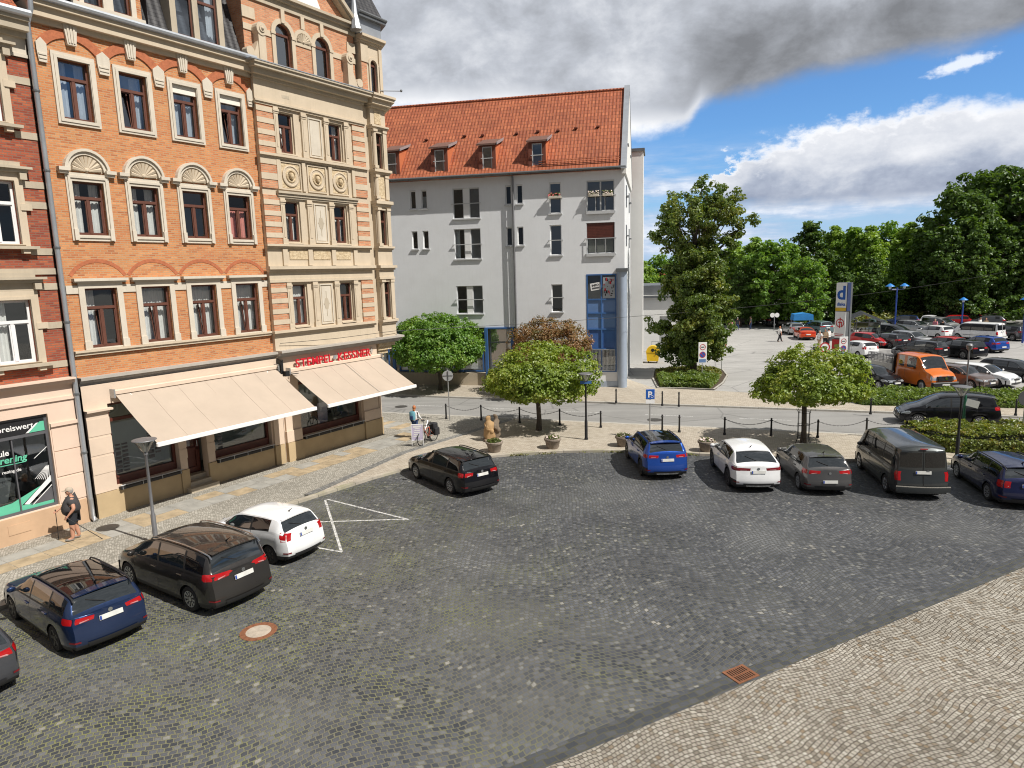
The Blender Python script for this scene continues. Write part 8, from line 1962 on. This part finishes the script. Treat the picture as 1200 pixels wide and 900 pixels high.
# ------------------------------------------------------------------ people
def skinned(V, E, rad, lev=1):
    me = bpy.data.meshes.new('s'); me.from_pydata([tuple(v) for v in V], E, []); ob = bpy.data.objects.new('s', me); COL.objects.link(ob)
    m = ob.modifiers.new('k','SKIN'); m.use_smooth_shade = True
    for i, r in enumerate(rad): me.skin_vertices[0].data[i].radius = (r,r) if not isinstance(r,tuple) else r
    me.skin_vertices[0].data[0].use_root = True
    s_ = ob.modifiers.new('u','SUBSURF'); s_.levels = lev; s_.render_levels = lev
    dg = bpy.context.evaluated_depsgraph_get(); dg.update(); m2 = bpy.data.meshes.new_from_object(ob.evaluated_get(dg))
    b = MB(); b.add([tuple(v.co) for v in m2.vertices], [tuple(p.vertices) for p in m2.polygons]); bpy.data.objects.remove(ob); bpy.data.meshes.remove(me); bpy.data.meshes.remove(m2); return b
def person(label, loc, rz, h=1.75, bulk=1.0, legs=((.0,.0),(.0,.0)), arms=None, skin=None, top=None, trousers=None, shoes=None, hair=None, shorts=False, belly=0.0, sleeves='short', lean=0.0, hairlong=False, hat=None, shirtgrow=.016, women=False, fingers=True, lev=1, group=None, head_turn=0.0):
    """local x is forward; legs: (foot forward offset, knee lift) per side (left, right); arms: elbow and wrist per side"""
    k = h/1.75; sh = .175 if women else .20
    arms = arms or (((-.02,.28,1.12),(.06,.27,.86)),((-.02,-.28,1.12),(.06,-.27,.86)))
    L = lambda x,y,z: Vector((x*k+lean*max(0,z-.9)*k, y*k, z*k))
    V = [L(0,0,.95)]; E = []; R = [(.125*k*bulk,.15*k*bulk)]
    def add(p, r, par): V.append(p); R.append(r*k if not isinstance(r,tuple) else (r[0]*k,r[1]*k)); E.append((par,len(V)-1)); return len(V)-1
    wst = add(L(.0+belly*.3,0,1.08),((.115+belly*.55)*bulk,(.14+belly*.4)*bulk),0); ch = add(L(belly*.25,0,1.28),((.115+belly*.35)*bulk,(.16+belly*.2)*bulk),wst); nb = add(L(-.01,0,1.45),.075,ch); nk = add(L(0.0,0,1.52),.052,nb); hd = add(L(.02,0,1.60),.075,nk)
    tips = []
    for s, (fx,lift) in ((1,legs[0]),(-1,legs[1])):
        hip = add(L(0,s*.09,.90),.095*bulk,0); kn = add(L(fx*.5+lift,s*.10,.50),.062*bulk,hip); an = add(L(fx,s*.10,.09+abs(lift)*.35),.042*bulk,kn); add(L(fx+.17,s*.115,.05+abs(lift)*.2),.036,an)
    for s, (el,wr) in ((1,arms[0]),(-1,arms[1])):
        so = add(L(-.01,s*sh*bulk**.5,1.41),.062*bulk,ch); e_ = add(L(*el),.042*bulk,so); w_ = add(L(*wr),.028,e_); W0 = Vector(wr); d = (Vector(wr)-Vector(el)).normalized(); pal = add(L(*(W0+d*.07)),(.038,.022),w_); tips.append((W0+d*.09,d,s))
        if fingers:
            sd = d.cross(Vector((0,s,0))).normalized() if abs(d.y) < .9 else Vector((1,0,0))
            for q, ln in ((-.028,.065),(-.010,.078),(.010,.074),(.028,.058)):
                f1 = add(L(*(W0+d*.10+sd*q)),.0095,pal); f2 = add(L(*(W0+d*(.10+ln*.55)+sd*q+Vector((0,-s*.012,0)))),.0088,f1); add(L(*(W0+d*(.10+ln)+sd*q+Vector((0,-s*.034,0)))),.0075,f2)
            t1 = add(L(*(W0+d*.05+sd*.045)),.011,pal); add(L(*(W0+d*.09+sd*.062+Vector((0,-s*.015,0)))),.009,t1)
    b = skinned(V,E,R,lev)
    hc = L(.025,0,1.635); hb = MB(); hb.ball((0,0,0),.1*k,8,0,(1.0,.80,1.22)); hb.ball((.098*k,0,-.012*k),.018*k,5,0,(1,.8,1.2)); hb.ball((0,.083*k,-.005*k),.024*k,5,0,(.7,.4,1.2)); hb.ball((0,-.083*k,-.005*k),.024*k,5,0,(.7,.4,1.2)); hb.ball((.07*k,0,-.085*k),.035*k,5,0,(1,1.1,.7))
    RT = Matrix.Translation(hc) @ Matrix.Rotation(head_turn,4,'Z'); b.join(hb, RT)
    body = b.build('person', skin or M['skin'], None, 60); body.location = loc; body.rotation_euler = (0,0,rz); tag(body,label,'person',group)
    fb = MB(); fb.ball((.088*k,.034*k,.012*k),.012*k,4); fb.ball((.088*k,-.034*k,.012*k),.012*k,4); fb.box(.092*k,.1*k,-.024*k,.024*k,-.05*k,-.042*k); fb.xf(RT).build('eyes_and_mouth', M['black'], body)
    # clothes: the same skeleton, a little thicker
    def cloth(name, verts, mat, grow, lo=None):
        idx = {v:i for i,v in enumerate(verts)}; VV = [V[v] for v in verts]; EE = [(idx[a],idx[b_]) for a,b_ in E if a in idx and b_ in idx]; RR = [tuple(q+grow for q in (R[v] if isinstance(R[v],tuple) else (R[v],R[v]))) for v in verts]
        if verts[0] == 0 and name == 'shirt': VV[0] = VV[0]-Vector((0,0,.10*k)); RR[0] = tuple(q+.012 for q in RR[0])
        if lo: 
            for v, f in lo:   # shorten: move a joint towards its parent
                p = [a for a,b_ in E if b_ == v][0]; VV[idx[v]] = V[p].lerp(V[v],f)
        return skinned(VV,EE,RR,lev).build(name, mat, body, 60)
    n0 = 6; lg = [[6,7,8,9],[10,11,12,13]]
    base_arm = 14; step = 4+(14 if fingers else 0); ar = [[base_arm,base_arm+1,base_arm+2],[base_arm+step,base_arm+step+1,base_arm+step+2]]
    tv = [0,1,2,3]+ar[0][:2]+ar[1][:2]
    if sleeves == 'long': tv = [0,1,2,3]+ar[0]+ar[1]; cloth('shirt',tv,top,.014)
    elif sleeves == 'short': cloth('shirt',tv,top,shirtgrow,[(ar[0][1],.75),(ar[1][1],.75)])
    else: cloth('shirt',[0,1,2,3,ar[0][0],ar[1][0]],top,.012)
    if shorts: cloth('shorts',[0]+lg[0][:2]+lg[1][:2],trousers,.022,None)
    else: cloth('trousers',[0]+lg[0][:3]+lg[1][:3],trousers,.014)
    for q in lg:
        s_ = MB(); a_, t_ = V[q[2]], V[q[3]]; s_.ball(tuple(a_.lerp(t_,.55)+Vector((0,0,-.015*k))),.075*k,6,0,(1.9,.68,.62)); s_.v = [(x,y,max(z,.004)) for x,y,z in s_.v]; s_.build('shoe', shoes or M['black'], body, 60)
    if hair is not None:
        hh = MB(); hh.ball((-.018*k,0,.028*k),.108*k,8,0,(1.02,.86,1.12)); hh.v = [v for v in hh.v]; 
        keep = [f for f in hh.f if all((hh.v[i][0] < .045*k or hh.v[i][2] > .085*k) and (hh.v[i][2] > -.06*k or hairlong) for i in f)]; hh.f = keep; hh.m = [0]*len(keep)
        if hairlong: hh.ball((-.075*k,0,-.10*k),.06*k,6,0,(.8,1.1,1.7))
        hh.xf(RT).build('hair', hair, body, 60)
    if hat is not None:
        c = MB(); c.ball((-.005*k,0,.05*k),.112*k,8,0,(1.03,.88,.95)); keep = [f for f in c.f if all(c.v[i][2] > .035*k for i in f)]; c.f = keep; c.m = [0]*len(keep); c.box(.07*k,.19*k,-.07*k,.07*k,.04*k,.052*k); c.xf(RT).build('cap', hat, body, 60)
    return body
M['skin'] = pm('skin', (.52,.27,.18), .6, var=.06); M['shirtgrey'] = pm('charcoal_shirt', (.055,.052,.055), .9, var=.1); M['shortsdark'] = pm('dark_shorts', (.022,.026,.035), .9, var=.1); M['shoegrey'] = pm('grey_shoe', (.22,.21,.20), .7); M['hairginger'] = pm('ginger_hair', (.42,.14,.045), .6, var=.2, scale=20); M['hairgrey'] = pm('grey_hair', (.35,.33,.31), .7); M['capbeige'] = pm('beige_cap', (.45,.38,.30), .9); M['clothwhite'] = pm('white_cloth', (.74,.73,.72), .9); M['jeans'] = pm('blue_jeans', (.035,.065,.16), .9, var=.15); M['teal'] = pm('teal_backpack', (.10,.27,.33), .8, var=.15); M['hairdark'] = pm('dark_hair', (.03,.022,.018), .6); M['clothblack'] = pm('black_cloth', (.015,.015,.018), .9); M['clothbeige'] = pm('beige_cloth', (.42,.30,.19), .9); M['clothpink'] = pm('pink_cloth', (.60,.22,.28), .9)
mp_ = at(89.5,632,Z1); am = atan2(-.52,-.85)
man = person('heavy man in charcoal shirt and dark shorts walking with two sticks past the shop',mp_,am,1.78,bulk=1.42,legs=((.08,.02),(-.10,.03)),arms=(((-.06,.36,1.14),(.12,.34,.93)),((.12,-.34,1.15),(.38,-.27,1.02))),top=M['shirtgrey'],trousers=M['shortsdark'],shoes=M['shoegrey'],hair=M['hairgrey'],shorts=True,shirtgrow=.042,belly=.17,hat=M['capbeige'],lev=2,head_turn=.15)
Rm = Matrix.Translation(mp_) @ Matrix.Rotation(am,4,'Z'); k_ = 1.78/1.75
def stick(p, q, label): b = MB(); b.tube([tuple(Rm @ Vector(p)),tuple(Rm @ Vector(q))],.012,6); b.tube([tuple(Rm @ Vector(p)),tuple(Rm @ (Vector(p).lerp(Vector(q),.1)))],.02,6); tag(b.build('walking_stick', M['blackmetal']),label,'walking stick','walking sticks of the man')
stick((.48,-.255,1.06),(.50,-.30,.0),'walking stick set upright ahead of the heavy man'); stick((.20,.33,.92),(-.75,.50,.0),'walking stick trailing behind the heavy man')
wp = at(487,513,Z1); aw = radians(70); Rw = Matrix.Translation(wp) @ Matrix.Rotation(aw,4,'Z')
wom = person('woman with ginger hair and teal backpack seen from behind in a white top',wp,aw,1.70,legs=((.14,.02),(-.14,.04)),arms=(((.0,.25,1.14),(.12,.23,.93)),((.05,-.27,1.14),(.24,-.30,.98))),top=M['clothwhite'],trousers=M['jeans'],shoes=M['clothwhite'],hair=M['hairginger'],hairlong=True,women=True,lev=2,sleeves='long')
b = MB(); b.bbox(-.32,-.13,-.15,.15,1.02,1.45,.05); bp = b.xf(Rw).build('backpack', M['teal'], None, 50); tag(bp,'teal backpack on the back of the woman with ginger hair','backpack')
b = MB(); b.bbox(-.37,-.321,-.1,.1,1.06,1.24,.02); b.xf(Rw).build('pocket', M['jeans'], bp)
wbk = Rw @ Vector((.32,-.42,0)); bicycle('silver bicycle pushed by the woman with ginger hair',tuple(wbk),aw,M['framesilver'])
def walker(px, py, rz, label, top, tr, hair, z=0, h=1.72, women=False, stride=.0, sleeves='short'):
    return person(label,at(px,py,z),rz,h,legs=((stride,.02),(-stride,.03)),top=top,trousers=tr,hair=hair,women=women,fingers=True,lev=0,group='people on the car park',sleeves=sleeves)
walker(913.5,400.5,radians(10),'person in white top and black trousers striding across the car park',M['clothwhite'],M['clothblack'],M['hairginger'],stride=.30,women=True)
walker(960,407,radians(200),'person in pale shirt beside the litter bin',M['clothwhite'],M['clothbeige'],M['hairgrey'],stride=.1)
walker(966.5,405,radians(250),'person in beige jacket left of the price sign base',M['clothbeige'],M['clothblack'],M['hairdark'],sleeves='long')
walker(970.5,404,radians(120),'person in white shirt and dark trousers at the price sign',M['clothwhite'],M['clothblack'],M['hairdark'])
walker(864,387,radians(80),'dark dressed person in the shade right of the chestnut',M['clothblack'],M['jeans'],M['hairgrey'],stride=.1); walker(856,390,radians(30),'person in red brown top at the right edge of the chestnut',M['clothpink'],M['clothbeige'],M['hairdark'],women=True); walker(879.5,386,radians(150),'person in grey clothes under the far trees',M['shirtgrey'],M['jeans'],M['hairdark'])
walker(1095,391,radians(200),'person in pink shirt between the parked cars',M['clothpink'],M['jeans'],M['hairgrey']); walker(1103.5,393,radians(20),'person in black jacket between the parked cars',M['clothblack'],M['clothblack'],M['hairdark'],sleeves='long'); walker(1147.5,389,radians(300),'person in white shirt by the white delivery van',M['clothwhite'],M['jeans'],M['hairdark']); walker(1154.5,390,radians(240),'bare armed person in beige by the white delivery van',M['clothbeige'],M['clothblack'],M['hairginger'],women=True)
# ------------------------------------------------------------------ light, sky, camera
SUN_AZ, SUN_EL = radians(121.5), radians(50.0)
sd = Vector((sin(SUN_AZ)*cos(SUN_EL), cos(SUN_AZ)*cos(SUN_EL), sin(SUN_EL)))
L = bpy.data.lights.new('sun', 'SUN'); L.energy = 5.0; L.angle = radians(.5); L.color = (1,.95,.87)
lo = bpy.data.objects.new('sun', L); COL.objects.link(lo); lo.rotation_euler = sd.to_track_quat('Z','Y').to_euler(); lo.location = (30,-20,60)
W = bpy.data.worlds.new('World'); SC.world = W; W.use_nodes = True
def world():
    t = NT(W.node_tree); bg = t.n['Background']
    sk = t.new('ShaderNodeTexSky', sky_type='NISHITA'); sk.sun_disc = False; sk.sun_elevation = SUN_EL; sk.sun_rotation = SUN_AZ; sk.air_density = 1.0; sk.dust_density = .4; sk.ozone_density = 1.6
    tc = t.new('ShaderNodeTexCoord'); d = tc.outputs['Generated']
    s = t.sep(d)
    az = t.math('MULTIPLY', t.math('ARCTAN2', s[0], s[1]), 180/pi)
    el = t.math('MULTIPLY', t.math('ARCSINE', s[2]), 180/pi)
    # cloud-plane coordinates: thinner and flatter towards the horizon
    vec = t.comb(t.math('MULTIPLY', az, .13), t.math('MULTIPLY', el, .20), 0.0)
    nA_ = t.new('ShaderNodeTexNoise'); nA_.inputs['Scale'].default_value = 1.1; nA_.inputs['Detail'].default_value = 9; nA_.inputs['Roughness'].default_value = .6; nA_.inputs['Distortion'].default_value = .25; t.l.new(vec, nA_.inputs['Vector'])
    nz = t.math('SUBTRACT', nA_.outputs['Fac'], .5)
    nB_ = t.new('ShaderNodeTexNoise'); nB_.inputs['Scale'].default_value = 4.2; nB_.inputs['Detail'].default_value = 8; nB_.inputs['Roughness'].default_value = .62; t.l.new(vec, nB_.inputs['Vector'])
    nf = t.math('SUBTRACT', nB_.outputs['Fac'], .5)
    azn = t.maprange(az, -40, 40, 0, 1)
    azb = t.maprange(t.math('ADD', az, t.math('ADD', t.math('MULTIPLY', nz, 5.0), t.math('MULTIPLY', nf, 5.0))), -40, 40, 0, 1)
    def curve(stops, azn=azn):      # elevation (deg) as a curve over azimuth (deg)
        r = t.ramp(azn, [((a+40)/80, e/40) for a, e in stops]); return t.math('MULTIPLY', r, 40)
    def sub(a, b): return t.math('SUBTRACT', a, b)
    wob = t.math('ADD', t.math('MULTIPLY', nz, 7.0), t.math('MULTIPLY', nf, 2.6))
    # deck of grey cloud over the top left
    lowA = curve([(-40,10),(-10,12.4),(1,12.4),(7,10.9),(9.7,10.2),(14.2,10.2),(15.3,11.8),(20,12.6),(23,13.2),(29,13.5),(33.4,13.7),(40,14)])
    dA_ = t.math('ADD', sub(el, lowA), t.math('MULTIPLY', wob, t.maprange(az, 15, 19, .42, .26)))
    mA = t.maprange(dA_, -.45, 1.2, 0, 1, True)
    # cumulus on the right
    topB = curve([(-40,1),(16.2,1),(17.4,7.6),(18.4,8.7),(20.2,9.1),(23.7,9.9),(26,10.2),(30.2,10.8),(32.6,10.6),(36,10.0),(40,9.6)], azb)
    botB = curve([(-40,4.5),(14,4.4),(24,4.4),(31,4.2),(36,4.8),(40,5)])
    dB_ = t.math('ADD', sub(topB, el), t.math('ADD', t.math('MULTIPLY', nz, 2.0), t.math('MULTIPLY', nf, 3.2)))
    mB = t.math('MULTIPLY', t.maprange(dB_, -.45, .9, 0, 1, True), t.maprange(t.math('ADD', sub(el, botB), t.math('MULTIPLY', wob, .25)), -.5, .9, 0, 1, True))
    # thin low bands near the horizon, a shred in the blue gap
    vec2 = t.comb(t.math('MULTIPLY', az, .045), t.math('MULTIPLY', el, .34), 3.0)
    nC = t.new('ShaderNodeTexNoise'); nC.inputs['Scale'].default_value = 1.6; nC.inputs['Detail'].default_value = 8; nC.inputs['Roughness'].default_value = .6; t.l.new(vec2, nC.inputs['Vector'])
    low = t.maprange(el, 10.5, 6.0, 0, 1, True)
    mC = t.math('MULTIPLY', t.maprange(nC.outputs['Fac'], .40, .60, .10, .95, True), low)
    sx = t.math('DIVIDE', sub(az, 32.4), 1.9); sy = t.math('DIVIDE', t.math('SUBTRACT', sub(el, 12.7), t.math('MULTIPLY', sub(az, 32.4), .12)), .5)
    dd = t.math('SQRT', t.math('ADD', t.math('MULTIPLY', sx, sx), t.math('MULTIPLY', sy, sy)))
    mD = t.maprange(t.math('ADD', dd, t.math('MULTIPLY', nf, -3.2)), .5, 1.25, .8, 0, True)
    # sky elsewhere: broken cloud added out of view for reflections
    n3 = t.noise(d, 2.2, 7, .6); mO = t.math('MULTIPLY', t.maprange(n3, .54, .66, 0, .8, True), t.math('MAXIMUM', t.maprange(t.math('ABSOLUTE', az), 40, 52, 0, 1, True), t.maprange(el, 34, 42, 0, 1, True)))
    # shading inside the clouds
    shA = t.math('ADD', t.math('ADD', .56, t.math('MULTIPLY', nz, 1.25)), t.math('MULTIPLY', nf, .3))
    rim = t.math('MULTIPLY', t.maprange(dA_, 2.4, .3, 0, .40, True), t.maprange(az, 17, 14, 0, 1, True))
    cold = t.math('MULTIPLY', t.maprange(dA_, 7.5, 2.2, 0, 1, True), t.maprange(t.math('ADD', az, t.math('MULTIPLY', nz, 9.0)), 10.5, 17.5, 0, 1, True))
    cold = t.math('MULTIPLY', cold, t.maprange(rim, 0, .2, 1, .35))
    vA = t.math('SUBTRACT', t.math('ADD', shA, rim), t.math('MULTIPLY', cold, .40))
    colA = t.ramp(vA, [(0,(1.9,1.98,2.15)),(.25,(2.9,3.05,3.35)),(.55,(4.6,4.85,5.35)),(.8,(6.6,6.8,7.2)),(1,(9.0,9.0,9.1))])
    edge = t.maprange(t.math('ADD', dB_, t.math('MULTIPLY', nf, 3.0)), .1, 1.7, .36, 0, True)
    base = t.maprange(t.math('ADD', sub(el, botB), t.math('MULTIPLY', nz, 5.0)), -.2, 3.8, .06, .58, True)
    vB = t.math('ADD', t.math('ADD', base, edge), t.math('ADD', t.math('MULTIPLY', nf, .55), t.math('MULTIPLY', nz, .5)))
    colB = t.ramp(vB, [(0,(2.6,3.0,4.0)),(.25,(3.9,4.35,5.3)),(.55,(6.2,6.45,7.0)),(.8,(7.9,8.0,8.3)),(1,(9.2,9.2,9.3))])
    colC = t.ramp(t.math('ADD', nC.outputs['Fac'], t.math('MULTIPLY', nf, .5)), [(.35,(3.2,4.3,6.2)),(.55,(5.2,6.0,7.4)),(.72,(8.2,8.5,9.0))])
    sky = t.mix(1, sk.outputs[0], (.56,.88,1.24), 'MULTIPLY'); sky = t.mix(t.maprange(el, 7, 1, 0, .8, True), sky, (3.6,5.0,7.2))
    far = t.math('MULTIPLY', t.maprange(t.math('ABSOLUTE', az), 44, 60, 0, 1, True), t.maprange(t.math('ADD', el, t.math('MULTIPLY', nz, 12.0)), 17, 9, 0, .85, True))  # unseen dark bank low outside the view, added to cut fill and reflections
    c = t.mix(mC, sky, colC); c = t.mix(mD, c, (8.4,8.7,9.2)); c = t.mix(mB, c, colB); c = t.mix(mA, c, colA); inview = t.math('MULTIPLY', t.maprange(t.math('ABSOLUTE', az), 60, 42, 0, 1, True), t.maprange(el, 40, 24, 0, 1, True)); g = t.maprange(inview, 0, 1, .80, 1.66); c = t.mix(1, c, t.comb(g,g,g), 'MULTIPLY'); c = t.mix(mO, c, (8.0,8.2,8.6)); c = t.mix(far, c, (1.1,1.2,1.35))  # sky in view brightened, unseen sky dimmed, to set the fill light
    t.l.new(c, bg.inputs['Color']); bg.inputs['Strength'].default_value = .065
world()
cam = bpy.data.cameras.new('camera'); co_ = bpy.data.objects.new('camera', cam); COL.objects.link(co_)
cam.sensor_width = 36; cam.lens = FPX/1200*36; cam.clip_start = .1; cam.clip_end = 3000
mw = Matrix((CR, CU, -_fw)).transposed().to_4x4(); mw.translation = CP; co_.matrix_world = mw
SC.camera = co_
SC.render.engine = 'CYCLES'
SC.view_settings.view_transform = 'Standard'; SC.view_settings.look = 'None'; SC.view_settings.exposure = EXPO; SC.view_settings.gamma = 1
SC.cycles.use_denoising = True; SC.cycles.filter_width = 1.1
SC.cycles.max_bounces = 6; SC.cycles.transparent_max_bounces = 12; SC.cycles.diffuse_bounces = 3; SC.cycles.glossy_bounces = 3
SC.cycles.caustics_reflective = False; SC.cycles.caustics_refractive = False
SC.render.film_transparent = False
